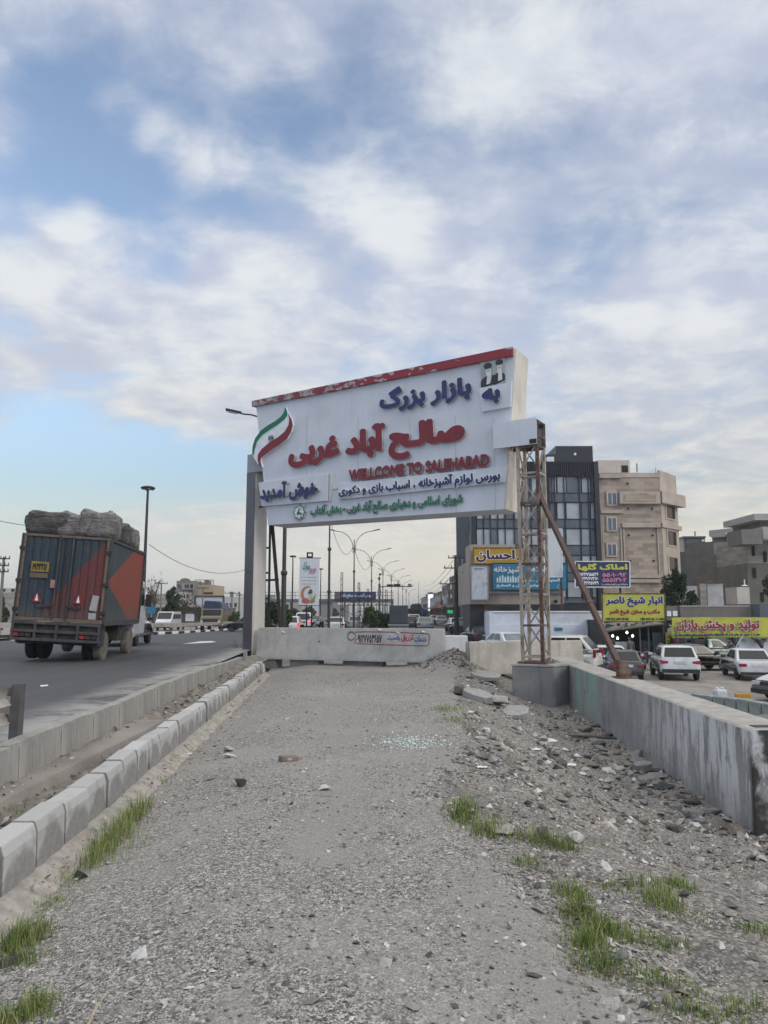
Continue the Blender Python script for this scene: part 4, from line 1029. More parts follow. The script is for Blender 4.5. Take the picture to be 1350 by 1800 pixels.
# corrugated sides
for s in (-1, 1):
    pts = []; y = .10; i = 0
    while y < BL - .08:
        for dy, dx in ((0, 0), (.06, 0), (.085, -.06), (.145, -.06)): pts.append((s * (BW + dx), y + dy))
        y += .17
    mb = MB(); mb.grid([[(a, b, z) for a, b in pts] for z in (B0 + .06, B1 - .05)]); mb.build('side_wall', m_tside, TK)
mb = MB(); mb.bx(-BW + .06, BW - .06, .1, BL, B0, B1 - .06); mb.build('box_body', m_tframe, TK)
for s in (-1, 1):
    bxp('top_rail', m_tframe, s * BW - .045, s * BW + .03, 0.06, BL, B1 - .07, B1)
    bxp('bottom_rail', m_tframe, s * BW - .045, s * BW + .035, 0.06, BL, B0 - .05, B0 + .08)
    bxp('corner_post', m_tframe, s * BW - .05, s * BW + .04, -.0, .09, B0, B1)
    bxp('corner_post', m_tframe, s * BW - .05, s * BW + .04, BL - .06, BL + .03, B0, B1)
    bxp('worn_post_edge', m_tedge, s * (BW - .045) - .028, s * (BW - .045) + .028, -.022, .0, B0 + .15, B1 - .06)
bxp('rear_sill', m_tedge, -BW, BW, -.02, .05, B0 + .0, B0 + .09); bxp('rear_header', m_tedge, -BW, BW, -.02, .05, B1 - .06, B1)
for s in (-1, 1):
    pts = []; n = 5
    x0, x1 = sorted((s * .02, s * (BW - .07)))
    for k in range(n):
        a = x0 + (x1 - x0) * k / n; h = (x1 - x0) / n
        for q, d in ((0, 0), (.55, 0), (.68, .022), (.87, .022)): pts.append((a + h * q, .012 + d))
    pts.append((x1, .012))
    mb = MB(); mb.grid([[(a, b, z) for a, b in pts] for z in (B0 + .10, B1 - .07)]); d = mb.build('rear_door', m_tdoor, TK)
    mb = MB(); xx = s * .16; mb.tube([(xx, -.03, B0 + .05), (xx, -.03, B1 - .02)], .022, 8); mb.build('locking_rod', m_tframe, d)
    mb = MB(); mb.bar((xx, -.05, 1.36), (xx + s * .36, -.05, 1.33), .03, .05); mb.build('door_handle', m_under, d)
    for z in (1.2, 1.9, 2.7):
        mb = MB(); mb.bx(s * BW - .06, s * BW + .06, -.05, -.01, z, z + .09); mb.build('hinge', m_under, d)
bxp('rear_door_gap', m_under, -.018, .018, -.01, .02, B0 + .1, B1 - .07)
m_yel = mat('worn_yellow_board', (.28, .20, .03), .6, 0, .15, 4, 0, 0, dirt=(.12, .10, .05), dscale=6, damt=.6)
pb = bxp('number_board', m_yel, -.78, -.36, -.035, -.018, 2.18, 2.43); bxp('board_strip', mat('brown_strip', (.13, .10, .07), .7), -.79, -.36, -.034, -.018, 2.03, 2.15)
mb = MB(); letters(mb, '۱۹۴۳۲۱۶', (0, -.0385, 0), (1, 0, 0), (0, 0, 1), (0, -1, 0), (-.74, 2.22, -.40, 2.39), -.003, .003, .04, 24); mb.build('lettering', [m_black, m_black], pb)
m_trired = mat('warning_red', (.24, .02, .025), .5)
for x in (-.56, .42):
    mb = MB(); mb.prism([(x - .13, -.038, 1.44), (x + .13, -.038, 1.44), (x, -.038, 1.68)], (0, .014, 0)); w_ = mb.build('warning_triangle', m_trired, TK)
    mb = MB(); mb.prism([(x - .04, -.041, 1.47), (x + .04, -.041, 1.47), (x, -.041, 1.65)], (0, .003, 0)); mb.build('triangle_mark', m_lwhite, w_)
m_paper = mat('torn_paper', (.36, .36, .36), .8, 0, .2, 9, 0, 0, dirt=(.2, .2, .2), dscale=9, damt=.7)
mb = MB(); mb.prism([(.70, -.036, 1.30), (.88, -.036, 1.28), (.91, -.036, 1.66), (.76, -.036, 1.68), (.74, -.036, 1.60)], (0, .006, 0)); mb.build('torn_notice', m_paper, TK)
bxp('small_label', m_paper, .70, .88, -.036, -.03, 1.08, 1.24); bxp('sticker', mat('pink_sticker', (.38, .18, .16), .7), -.28, -.18, -.036, -.03, 1.80, 2.0)
# rear bumper frame and lamps
for z in (.50, .70, .90): bxp('bumper_rail', m_tframe, -1.05, 1.05, -.14, -.05, z, z + .07, bevel=.008)
for x in (-1.04, -.52, -.02, .48, .98): bxp('bumper_strut', m_tframe, x, x + .06, -.135, -.05, .5, .97)
bxp('bumper_plate', m_under, -1.02, 1.02, -.05, .04, .5, .97); bxp('underrun_bar', m_under, -.95, .98, .0, .10, .44, .5)
for x in (-.98, .56):
    for k in range(3): bxp('tail_lamp', m_under if k else m_tail, x + k * .14, x + k * .14 + .12, -.125, -.06, .60, .68)
# chassis, wheels, guards
for x in (-.42, .34): bxp('chassis_rail', m_under, x, x + .08, .1, 6.1, .62, .82)
bxp('axle', m_under, -.8, .8, .95, 1.09, .38, .50); bxp('spare_carrier', m_under, -.35, .25, 1.6, 2.5, .42, .62)
for s in (-1, 1):
    for dx in (.82, .56): wheel(TK, s * dx, 1.02, .39, .23, m_tyred if dx > .7 and s > 0 else m_tyre, m_rimd)
    wheel(TK, s * .84, 4.15, .38, .22, m_tyred, m_rimd)
    bxp('mudguard', m_tframe, min(s * .72, s * 1.0), max(s * .72, s * 1.0), .28, .58, .40, B0 - .06, bevel=.01)
    bxp('toolbox', m_under, min(s * .55, s * .95), max(s * .55, s * .95), 2.3, 3.2, .48, B0 - .08, bevel=.02)
# white cab
mb = MB()
prof = [(4.62, .55), (4.62, 1.9), (4.75, 2.25), (5.75, 2.25), (6.15, 1.55), (6.35, 1.25), (6.38, .55)]
mb.prism([(-.92, a, b) for a, b in prof], (1.84, 0, 0)); cab = mb.build('cab', p_white, TK, bevel=.05)
for s in (-1, 1):
    mb = MB(); mb.prism([(s * .925, a, b) for a, b in ((4.95, 1.45), (4.95, 2.05), (5.66, 2.05), (5.98, 1.5))], (s * .006, 0, 0)); mb.build('side_window', m_glass, cab)
    mb = MB(); mb.bx(min(s * .95, s * 1.15), max(s * .95, s * 1.15), 5.9, 5.98, 1.45, 1.85); mb.build('wing_mirror', m_trim, cab, bevel=.02)
mb = MB(); mb.prism([(-.8, 5.80, 2.18), (.8, 5.80, 2.18), (.8, 6.16, 1.60), (-.8, 6.16, 1.60)], (0, .02, .01)); mb.build('windscreen', m_glass, cab)
# sacks on the roof
def sack_mat(nm, a, b2):
    m, T, b = new_mat(nm); co = obj_co(T); f = noise(T, co, 2.5, 6, .7, 1.0)
    c = mmix(T, mramp(T, f, .3, .7), a, b2); c = mmix(T, mramp(T, noise(T, mp(T, co, (1.2, 1.2, 8)), 3, 5), .52, .66, 0, .6), c, [x * .4 for x in a]); c = mmix(T, mramp(T, noise(T, mp(T, co, (2, 2, 9)), 3.3, 5), .60, .70, 0, .6), c, [min(1, x * 1.5) for x in b2])  # dark creases and pale fold highlights are painted into the colour
    T.links.new(c, b.inputs['Base Color']); b.inputs['Roughness'].default_value = .6
    T.links.new(bump(T, noise(T, mp(T, co, (1.6, 1.6, 9)), 2.4, 6, .66, 1.6), 1.0, .3), b.inputs['Normal']); return m
sk1, sk2 = sack_mat('dark_sack', (.11, .105, .105), (.27, .26, .25)), sack_mat('pale_sack', (.26, .25, .245), (.58, .56, .55))
MT = TK.matrix_basis.copy()
from mathutils import Euler
MT = Matrix.Translation(Vector((tp.x, TY, TZ))) @ Euler((0, R(3.2), R(7.5))).to_matrix().to_4x4()
def sack(c, sz, m, label, seed):
    rnd = random.Random(seed); mb = MB(); nu, nv = 48, 28; P = []
    for j in range(nv + 1):
        ph = -math.pi / 2 + math.pi * j / nv; row = []
        for i in range(nu + 1):
            th = 2 * math.pi * (i % nu) / nu
            sq = lambda v, e: math.copysign(abs(v) ** e, v)
            x, y, z = sq(math.cos(ph), .34) * sq(math.cos(th), .32), sq(math.cos(ph), .34) * sq(math.sin(th), .32), sq(math.sin(ph), .55)
            k = 1 + .09 * mnoise.noise(Vector((x * 1.6 + seed, y * 1.6, z * 1.6))) + .06 * mnoise.noise(Vector((x * 3.4, y * 3.4 + seed, z * 4.4))) - .07 * abs(mnoise.noise(Vector((x * 5 + seed, y * 5, z * 2))))
            k -= .10 * math.exp(-((x - .15) ** 2) * 9) * (z > 0)
            row.append((x * sz[0] * k, y * sz[1] * k, z * sz[2] * k + (.06 * mnoise.noise(Vector((x * 2, y * 2, seed))) if z > 0 else 0)))
        P.append(row)
    mb.grid(P)
    if True: mb.tube([(sz[0] * .35, 0, sz[2] * .9), (sz[0] * .4, .03, sz[2] * 1.12), (sz[0] * .5, .08, sz[2] * 1.18)], [.09, .05, .02], 6)
    o = single(mb, 'bulk_sack', m, label, 'sack', 'bulk sacks on the truck roof', smooth=50)
    q = MT @ Vector(c); o.location = q; o.rotation_euler = (0, R(3.2), R(7.5 + rnd.uniform(-6, 6))); return o
zr = B1
sack((-.54, .62, zr + .29), (.58, .60, .33), sk1, 'dark grey bulk sack at the left rear corner of the truck roof', 1)
sack((.06, .58, zr + .29), (.40, .56, .33), sk2, 'pale wrinkled bulk sack between two others at the rear of the truck roof', 4)
sack((.60, .62, zr + .33), (.48, .62, .37), sk2, 'tall pale bulk sack with a tied top at the right rear of the truck roof', 2)
sack((.55, 1.85, zr + .29), (.50, .66, .33), sk1, 'dark bulk sack in the middle of the truck roof beside the lamp post', 3)
sack((.50, 3.15, zr + .28), (.54, .78, .33), sk2, 'large pale bulk sack at the front of the truck roof', 5)
sack((-.5, 2.4, zr + .2), (.45, .7, .25), sk1, 'dark bulk sack hidden behind the rear ones on the truck roof', 6)

# ---------------------------------------------------------------- white van and old lorry beyond the highway
def boxvan(label, loc, yaw):
    t = thing('minibus', label, 'van', loc, yaw)
    mb = MB(); prof = [(-2.4, .35), (-2.4, 1.9), (-2.25, 2.2), (1.2, 2.2), (1.9, 1.35), (2.35, 1.05), (2.4, .35)]
    mb.prism([(-.9, a, b) for a, b in prof], (1.8, 0, 0)); mb.build('body', p_white, t, bevel=.08, seg=3)
    mb = MB(); mb.prism([(-.78, 1.30, 2.08), (.78, 1.30, 2.08), (.80, 1.90, 1.40), (-.80, 1.90, 1.40)], (0, .03, .02)); mb.build('windscreen', m_glass, t)
    for s in (-1, 1):
        for a, b in ((-2.1, -.9), (-.8, .3), (.4, 1.25)):
            mb = MB(); mb.bx(min(s * .9, s * .91), max(s * .9, s * .91), a, b, 1.35, 1.9); mb.build('side_window', m_glass, t)
        for y in (-1.5, 1.5): wheel(t, s * .8, y, .33)
        mb = MB(); mb.bx(min(s * .5, s * .85), max(s * .5, s * .85), 2.36, 2.42, .75, .92); mb.build('headlight', m_lampw, t)
    mb = MB(); mb.bx(-.88, .88, 2.36, 2.46, .38, .6); mb.build('front_bumper', m_trim, t, bevel=.02)
    return t
boxvan('white minibus facing the highway beyond the far guard rail', put(296, 1091, 88), 181)
lo = thing('old_lorry', 'old mustard lorry with a blue tarpaulin load beyond the guard rail', 'lorry', put(378, 1092, 82), 185)
m_must = mat('mustard_paint', (.20, .17, .10), .5, 0, .1, 3, .2, 0, dirt=(.12, .09, .06), dscale=3); m_tarp = mat('blue_tarpaulin', (.025, .035, .08), .6, 0, .3, 3)
mb = MB(); mb.prism([(-1.1, a, b) for a, b in ((1.6, .7), (1.6, 2.5), (2.4, 2.5), (2.7, 1.75), (3.5, 1.65), (3.6, .7))], (2.2, 0, 0)); c_ = mb.build('cab', m_must, lo, bevel=.08)
mb = MB(); mb.prism([(-.95, 2.45, 2.40), (.95, 2.45, 2.40), (.95, 2.71, 1.80), (-.95, 2.71, 1.80)], (0, .03, .02)); mb.build('windscreen', m_glass, c_)
mb = MB(); mb.bx(-.8, .8, 3.58, 3.66, .95, 1.45); mb.build('grille', m_trim, c_)
mb = MB(); mb.bx(-1.2, 1.2, -3.6, 1.5, 1.1, 2.3); mb.build('cargo_bed', m_must, lo)
mb = MB(); mb.grid([[(-1.2 + 2.4 * i / 8, 1.5 - 5.1 * j / 8, 2.3 + (1.0 * math.sin(math.pi * i / 8) ** .4 if 0 < i < 8 else 0) + .15 * nz(i, j, .7)) for i in range(9)] for j in range(9)]); mb.build('tarpaulin', m_tarp, lo, smooth=50)
mb = MB(); mb.prism([(-1.1, 1.4, 2.35), (1.1, 1.4, 2.35), (.9, 1.4, 3.4), (-.8, 1.4, 3.3)], (0, .6, 0)); mb.build('roof_load', m_tarp, lo, bevel=.15)
for s in (-1, 1):
    for y in (-2.5, 2.7): wheel(lo, s * .95, y, .5, .3)
    mb = MB(); mb.lathe([(.16, 0), (.16, .04)], (s * .85, 3.6, 1.15), 'y', 12); mb.build('headlight', m_lampw, lo)
# ---------------------------------------------------------------- buildings
def px_x(px, Y, py=1000): return at(px, py, Y).x
def px_z(py, Y): return at(675, py, Y).z
def pbox(mb, x0, x1, yt, yb, Y, depth, back=0.0):
    ym = (yt + yb) / 2
    return mb.bx(px_x(x0, Y, ym), px_x(x1, Y, ym), Y - back, Y + depth, px_z(yb, Y), px_z(yt, Y))
def pb(name, m, parent, x0, x1, yt, yb, Y, depth, back=0.0, bevel=0.0):
    mb = MB(); pbox(mb, x0, x1, yt, yb, Y, depth, back); return mb.build(name, m, parent, bevel=bevel)
def bld(name, label, cat, px, Y, z=None, group=None):
    return thing(name, label, cat, (px_x(px, Y, 1080), Y, floor_z(px_x(px, Y, 1080), Y) if z is None else z), world=True, group=group)
def stone_mat(nm, a, b2, mortar, sx, sz, bw=.9, bh=.35, sq=.5):
    m, T, b = new_mat(nm); co = obj_co(T)
    s = nd(T, 'ShaderNodeSeparateXYZ', i_0=co).outputs
    v = nd(T, 'ShaderNodeCombineXYZ', i_0=mth(T, 'ADD', s[0], s[1]), i_1=s[2], i_2=0.0).outputs[0]
    br = nd(T, 'ShaderNodeTexBrick', i_Vector=v, i_Scale=1.0, offset=.5, offset_frequency=2)
    br.inputs['Color1'].default_value = (0, 0, 0, 1); br.inputs['Color2'].default_value = (1, 1, 1, 1); br.inputs['Mortar'].default_value = (.5, .5, .5, 1)
    br.inputs['Mortar Size'].default_value = .008; br.inputs['Brick Width'].default_value = bw; br.inputs['Row Height'].default_value = bh
    k = nd(T, 'ShaderNodeSeparateColor', i_0=br.outputs[0]).outputs[0]
    k = mth(T, 'ADD', mth(T, 'MULTIPLY', k, .6), mth(T, 'MULTIPLY', noise(T, mp(T, co, (.3, .3, 1.4)), 1.0, 5, .65), .5))
    c = mmix(T, mramp(T, k, .1, .9), a, b2); c = mmix(T, br.outputs['Fac'], c, mortar)
    c = mmix(T, mramp(T, noise(T, co, .25, 5), .5, .75, 0, .3), c, [x * .6 for x in a])
    T.links.new(c, b.inputs['Base Color']); b.inputs['Roughness'].default_value = .85
    return m
m_stone = stone_mat('travertine', (.255, .208, .168), (.43, .36, .295), (.25, .205, .17), 1, 1)
m_trav2 = mat('pale_travertine', (.44, .38, .32), .8, 0, .12, .8, .2, 0, dirt=(.33, .27, .22), dscale=.5, damt=.5)
m_pent = mat('cream_render', (.50, .46, .41), .85, 0, .08, .6, .2)
m_dkclad = mat('black_cladding', (.022, .026, .034), .45, .1, .15, .4); m_fin = mat('dark_fin', (.018, .022, .030), .4, .2, .1, 1)
m_spand = mat('slate_spandrel', (.095, .11, .125), .3, .1, .12, .6, spec=.6)
def window_glass(nm, col, rough=.08):
    return mat(nm, col, rough, 0, .25, .35, spec=.8)
m_win = window_glass('blinded_window', (.36, .385, .40), .15); m_win2 = window_glass('dark_window', (.10, .115, .13), .1); m_hole = mat('window_hole', (.018, .017, .016), .9)
# dark glass office block
YB = 69.6
ob_ = bld('office_block', 'dark glass office block with black vertical fins behind the lattice tower', 'building', 940, YB)
pb('wall', m_dkclad, ob_, 838, 1057, 812, 1090, YB + .3, 16)
mb = MB(); x = px_x(838, YB); 
mb.bx(x - .35, x, YB + .0, YB + 15, px_z(1040, YB), px_z(812, YB)); mb.build('side_wall', m_dkclad, ob_)
mb = MB()
for k in range(13):
    z0, z1 = sorted((px_z(random.uniform(820, 880), YB), px_z(random.uniform(900, 1035), YB))); yy = YB + .4 + k * 1.1
    mb.bx(x - .55, x - .36, yy, yy + .07, z0, z1)
mb.build('side_fins', mat('pale_fin', (.20, .22, .25), .4, .3, .1, 1), ob_)
pb('penthouse', m_dkclad, ob_, 977, 1042, 784, 811.5, YB + 3, 6); pb('penthouse_base', m_dkclad, ob_, 957, 978, 799, 811.6, YB + 2.5, 5)
pb('air_conditioner', m_lwhite, ob_, 962, 974, 803, 811.7, YB + 1.5, .8)
mb = MB(); mb.lathe([(.14, 0), (.14, .05)], tuple(at(1011, 798, YB + 2.96)), 'y', 8); mb.build('wall_lamp', m_lwhite, ob_)
pb('corner_column', m_dkclad, ob_, 1049, 1057, 811.4, 1090, YB - .3, .6)
rows = [(837, 866), (883, 912), (929, 958), (976, 1006), (1022, 1050)]
cols = [(838.5, 850), (851, 862), (863, 875), (876, 888), (889, 904), (905, 917), (918, 934), (935, 949), (950, 959), (960, 966.5), (967.5, 977), (980, 994), (996, 1021), (1023, 1037), (1039, 1048)]
for i, (yt, yb) in enumerate(rows):
    for j, (x0, x1) in enumerate(cols):
        f = pb('window', m_win if (i * 7 + j * 5) % 3 else m_win2, ob_, x0, x1, yt, yb, YB + .2, .08)
    pb('spandrel', m_spand, ob_, 838.3, 1048.5, yb + 1, (rows[i + 1][0] - 1) if i < 4 else 1060, YB + .18, .1)
mb = MB()
for x0, x1 in cols:
    xx = px_x(x1 + .5, YB, 930); mb.bx(xx - .045, xx + .045, YB + .08, YB + .28, px_z(1055, YB), px_z(837, YB))
for yt, yb in rows:
    for yy in (yt, yb): mb.bx(px_x(838, YB), px_x(1048, YB), YB + .10, YB + .26, px_z(yy, YB) - .03, px_z(yy, YB) + .03)
mb.build('mullion_grating', m_fin, ob_)
mb = MB(); rnd = random.Random(3)
for k in range(62):
    xx = px_x(840 + k * 3.4, YB, 820); zb_ = px_z(836 + rnd.choice((0, 0, 0, 2, 6)), YB); mb.bx(xx - .05, xx + .05, YB - .14, YB - .0, zb_, px_z(812, YB) + .02)
for yy in (812, 822): mb.bx(px_x(839, YB, 820), px_x(1050, YB, 820), YB - .0, YB + .12, px_z(yy, YB) - .05, px_z(yy, YB) + .05)
for xq in (966, 974, 1046): mb.bx(px_x(xq, YB) - .05, px_x(xq, YB) + .05, YB - .12, YB, px_z(884, YB), px_z(836, YB))
mb.build('fin_grille', m_fin, ob_)
# beige stone apartment house
YA = 70.0
ap = bld('apartment_house', 'beige stone clad apartment house with a chamfered corner beside the dark block', 'building', 1110, YA)
mb = MB(); zb_, zt_ = px_z(1085, YA), px_z(831, YA)
xl, xr = px_x(1053, YA, 930), px_x(1163, YA, 930); xc, yc = px_x(1192, YA + 3.2, 930), YA + 3.2
mb.prism([(xl, YA, zb_), (xr, YA, zb_), (xc, yc, zb_), (xc, YA + 12, zb_), (xl, YA + 12, zb_)], (0, 0, zt_ - zb_)); mb.build('wall', m_stone, ap)
pb('stair_house', m_pent, ap, 1050, 1107, 809, 831.5, YA + 2.5, 5); pb('stair_vent', m_hole, ap, 1093, 1104, 818, 830, YA + 2.44, .1)
CH = Vector((xc - xr, yc - YA, 0)); CHe = CH.normalized(); CHn = Vector((CHe.y, -CHe.x, 0))
def chbox(nm, m, t0, t1, yt, yb, out, th=.2):
    o = Vector((xr, YA, px_z(yb, YA + 1.5))) + CHe * (CH.length * t0) + CHn * (out - th)
    mb = MB(); mb.obox(o, CHe * CH.length * (t1 - t0), CHn * th, UP * (px_z(yt, YA + 1.5) - px_z(yb, YA + 1.5))); return mb.build(nm, m, ap)
chbox('chamfer_skin', m_trav2, 0.0, 1.0, 831.5, 1027, .05)
for yt, yb in ((889, 911), (934, 958), (980, 1004)):
    f = chbox('window_surround', m_trav2, .22, .86, yt - 4, yb + 3, .12); chbox('window', m_hole, .30, .78, yt, yb, .135, .1)
    chbox('window_blind', mat('brown_blind', (.12, .10, .085), .8), .32, .58, yt + 1, yb - .5, .142, .02)
pb('parapet_panel', m_trav2, ap, 1092, 1160, 832, 839, YA - .08, .2)
bal = MB(); pbox(bal, 1090, 1161, 864, 885, YA - .55, .54); bal.prism([(xr, YA - .55, px_z(885, YA)), (xc + .7, yc - .5, px_z(885, YA)), (xc + .2, yc, px_z(885, YA)), (xr, YA - .01, px_z(885, YA))], (0, 0, px_z(864, YA) - px_z(885, YA))); bal.build('balcony_band', m_trav2, ap)
pb('balcony_panel', m_stone, ap, 1097, 1153, 867, 881, YA - .6, .1)
for yt, yb in ((919, 927), (1011, 1016), (1018, 1024)):
    mb = MB(); pbox(mb, 1094, 1161, yt, yb, YA - .3, .28); mb.prism([(xr, YA - .3, px_z(yb, YA)), (xc + .3, yc - .2, px_z(yb, YA)), (xc, yc, px_z(yb, YA)), (xr, YA - .01, px_z(yb, YA))], (0, 0, px_z(yt, YA) - px_z(yb, YA))); mb.build('cornice', m_trav2, ap)
for xq in (1057, 1060, 1092, 1097, 1157): pb('pilaster', m_trav2, ap, xq, xq + 2.2, 905 if xq < 1090 else 928, 1010, YA - .12, .11)
for yt, yb in ((867, 886), (911, 931), (957, 976)):
    f = pb('window_surround', m_trav2, ap, 1065.5, 1085, yt - 4, yb + 3, YA - .14, .13)
    pb('window', m_win2, f, 1068, 1083, yt, yb, YA - .17, .025)
    mb = MB()
    for xq in (1067.5, 1075, 1083): mb.bx(px_x(xq, YA - .2, yt), px_x(xq + .9, YA - .2, yt), YA - .2, YA - .172, px_z(yb, YA), px_z(yt, YA))
    mb.build('window_sash', m_lwhite, f)
pb('cornice', m_trav2, ap, 1056, 1096, 896, 902, YA - .25, .24); pb('cornice', m_trav2, ap, 1054, 1092, 833, 840, YA - .3, .29)
for xq, yq in ((1103, 850), (1104, 894), (1146, 894), (1105, 941), (1147, 941), (1108, 986), (1149, 986)):
    f = pb('vent_frame', m_trav2, ap, xq - 3, xq + 3.4, yq - 3, yq + 3, YA - .05, .049); pb('vent', m_hole, f, xq - 2, xq + 2.2, yq - 2, yq + 2, YA - .058, .006)
mb = MB(); q = at(1120, 830, YA + 4); mb.tube([q, q + UP * .9], .08, 6); mb.build('roof_pipe', m_galv, ap)
mb = MB(); q = at(1153, 832, YA + 3); mb.tube([q, q + UP * .6], .04, 6); mb.bar(q + UP * .25, q + UP * .25 - Vector((.6, 0, 0)), .03); mb.build('roof_aerial', m_galv, ap)
# plain slate coloured block
sb = bld('plain_block', 'plain slate grey block without windows between the beige and grey houses', 'building', 1217, 95)
m_slate = mat('slate_render', (.10, .118, .145), .8, 0, .2, .3, .2, dirt=(.055, .06, .07), dscale=.3)
pb('wall', m_slate, sb, 1185, 1243, 970, 1085, 95, 10); pb('tower_wall', m_slate, sb, 1206, 1240, 945, 970.2, 95.1, 7); pb('pale_edge', m_pent, sb, 1201, 1206, 944, 970.1, 95.4, 5); pb('coping', m_win2, sb, 1201, 1241, 942.5, 945, 94.9, 8)
for xq, yq in ((1236, 950), (1238, 1004)): pb('vent', m_lwhite, sb, xq - 2.5, xq + 2.5, yq - 1.5, yq + 1.5, 94.9, .08)
mb = MB(); q = at(1222, 942, 98); mb.tube([q, q + UP * .6], .12, 8); mb.build('roof_vent', m_galv, sb)
# grey brick houses
m_gb = stone_mat('grey_brick', (.23, .215, .195), (.36, .34, .31), (.26, .245, .23), 1, 1, 1.3, .28); m_gb2 = mat('grey_render', (.19, .18, .165), .9, 0, .2, .5, .3, dirt=(.07, .07, .065), dscale=.5)
m_pale = stone_mat('pale_strip_cladding', (.33, .32, .31), (.42, .41, .40), (.2, .2, .2), 1, 1, 4.0, .42); m_peach = mat('peach_render', (.36, .27, .21), .85, 0, .08, .6)
gh1 = bld('grey_house', 'grey brick house with pale overhanging top boxes and narrow windows', 'building', 1270, 80)
def skew(nm, m, x0, x1, yt, yb, Y0, Y1, depth, parent, off=0.0):
    """wall that runs from (x0, depth Y0) to (x1, depth Y1); tops measured at its near end"""
    a, b = at(x0, yb, Y0), at(x1, yb, Y1); zt_ = px_z(yt, min(Y0, Y1)); zb_ = px_z(yb, min(Y0, Y1)); a.z = b.z = zb_
    e = (b - a).normalized(); n = Vector((e.y, -e.x, 0)); a += n * off; b += n * off
    mb = MB(); mb.prism([a, b, b - n * depth, a - n * depth], UP * (zt_ - zb_)); return mb.build(nm, m, parent)
skew('wall', m_gb, 1247, 1293, 951, 1090, 84, 80, 3, gh1); skew('side_wall', m_gb2, 1293, 1322, 950, 1090, 80, 84, 5, gh1)
skew('top_box', m_pale, 1237, 1256, 958, 980, 84, 82, 3, gh1, .9); skew('top_box', m_pale, 1261, 1285, 953, 974, 82, 80, 3, gh1, .9)
skew('upper_storey', m_gb, 1252, 1312, 937, 952, 88, 86, 6, gh1); skew('upper_band', m_pale, 1252, 1278, 936, 944, 88, 87, 2, gh1, .5); skew('upper_band', m_peach, 1278, 1312, 938, 950, 86.8, 86, 3, gh1, .6)
skew('roof_room', m_gb2, 1275, 1296, 925, 938, 92, 88, 4, gh1); skew('roof_room', m_pale, 1296, 1318, 927, 938, 88, 89, 4, gh1)
for x0, x1, yt, yb in ((1247.5, 1251, 982, 998), (1254, 1258, 980, 997), (1263, 1267, 993, 1010), (1273, 1277.5, 976, 994), (1283, 1287.5, 975, 993), (1249, 1252, 1014, 1024), (1256, 1259, 1013, 1023), (1274, 1278, 1010, 1028), (1284, 1288, 1009, 1027)):
    Yq = 84 - 4 * (x0 - 1247) / 46; f = pb('window_frame', m_lwhite, gh1, x0, x1, yt, yb, Yq - .35, .2); pb('pane', m_hole, f, x0 + .5, x0 + (x1 - x0) * .75, yt + .7, yb - .7, Yq - .38, .03)
pb('garage_opening', m_hole, gh1, 1272, 1289, 1043, 1057, 80.2, .4)
gh2 = bld('brick_house', 'tall grey brick house with a big overhanging box at the frame edge', 'building', 1335, 72)
pb('wall', m_gb, gh2, 1314, 1420, 950, 990, 74, 12); pb('lower_wall', mat('olive_render', (.16, .16, .13), .9, 0, .15, .6, .2), gh2, 1316, 1420, 990.2, 1090, 74, 12)
pb('top_box', m_gb2, gh2, 1304, 1340, 930.5, 956.5, 71, 3); pb('top_box', m_pale, gh2, 1341, 1420, 926, 948, 71.4, 3); pb('upper_room', m_gb2, gh2, 1336, 1420, 912, 927, 76, 6); pb('roof_slab', m_pale, gh2, 1326, 1420, 903, 914, 75, 7)
for x0, x1, yt, yb in ((1322, 1327, 959, 977), (1342.5, 1348, 969, 988), (1324, 1329.5, 998, 1016), (1338, 1343, 1041, 1058)): pb('window', m_hole, gh2, x0, x1, yt, yb, 73.9, .08)
# half demolished hut and low wall on the rise
ru = bld('ruined_hut', 'roofless white plastered hut ruin in front of the grey house', 'ruin', 1240, 64)
m_plast = mat('chipped_plaster', (.42, .42, .43), .9, 0, .1, 1.2, .2, dirt=(.24, .23, .22), dscale=1.4, damt=.6)
pb('wall', m_plast, ru, 1205.5, 1228, 1030, 1066, 64, .25); pb('wall', m_plast, ru, 1244, 1271.5, 1026, 1066, 64.2, .25); pb('side_wall', m_pent, ru, 1296, 1318, 1032, 1062, 64.5, 2.2)
pb('door_frame', m_rust, ru, 1228.3, 1230.5, 1022, 1066, 63.9, .2); pb('lintel', m_rust, ru, 1228.3, 1270, 1020.5, 1023, 63.9, .3); pb('inner_wall', m_gb, ru, 1231, 1244, 1026, 1066, 67, .2)
mb = MB(); q = at(1309, 1030, 65); mb.lathe([(.30, 0), (.22, .05), (.05, .12), (.05, .55)], tuple(q), 'z', 10); mb.build('roof_cowl', m_lwhite, ru)
lw = MB(); m_gwall = mat('grey_render_wall', (.165, .155, .142), .9, 0, .15, .8, .35, dirt=(.10, .095, .09), dscale=.8)
lwo = bld('yard_wall', 'long grey rendered yard wall above the yellow banner', 'wall', 1250, 58)
pb('wall', m_gwall, lwo, 1196, 1318, 1066, 1088, 58, .3); pb('wall', m_gwall, lwo, 1172, 1195, 1065, 1090, 58.2, .3); pb('coping', m_plast, lwo, 1196, 1318, 1064.5, 1066.2, 57.95, .4)
for x0, x1 in ((1173, 1180), (1183, 1191)): pb('window', m_lwhite, lwo, x0, x1, 1074, 1083, 58.1, .12)
pb('junk_bin', m_slate, None, 1336, 1352, 1062, 1090, 57, 1.5) and None
o = bpy.data.objects['junk_bin']; set_props(o, 'dark bin like crate at the end of the grey yard wall', 'crate')
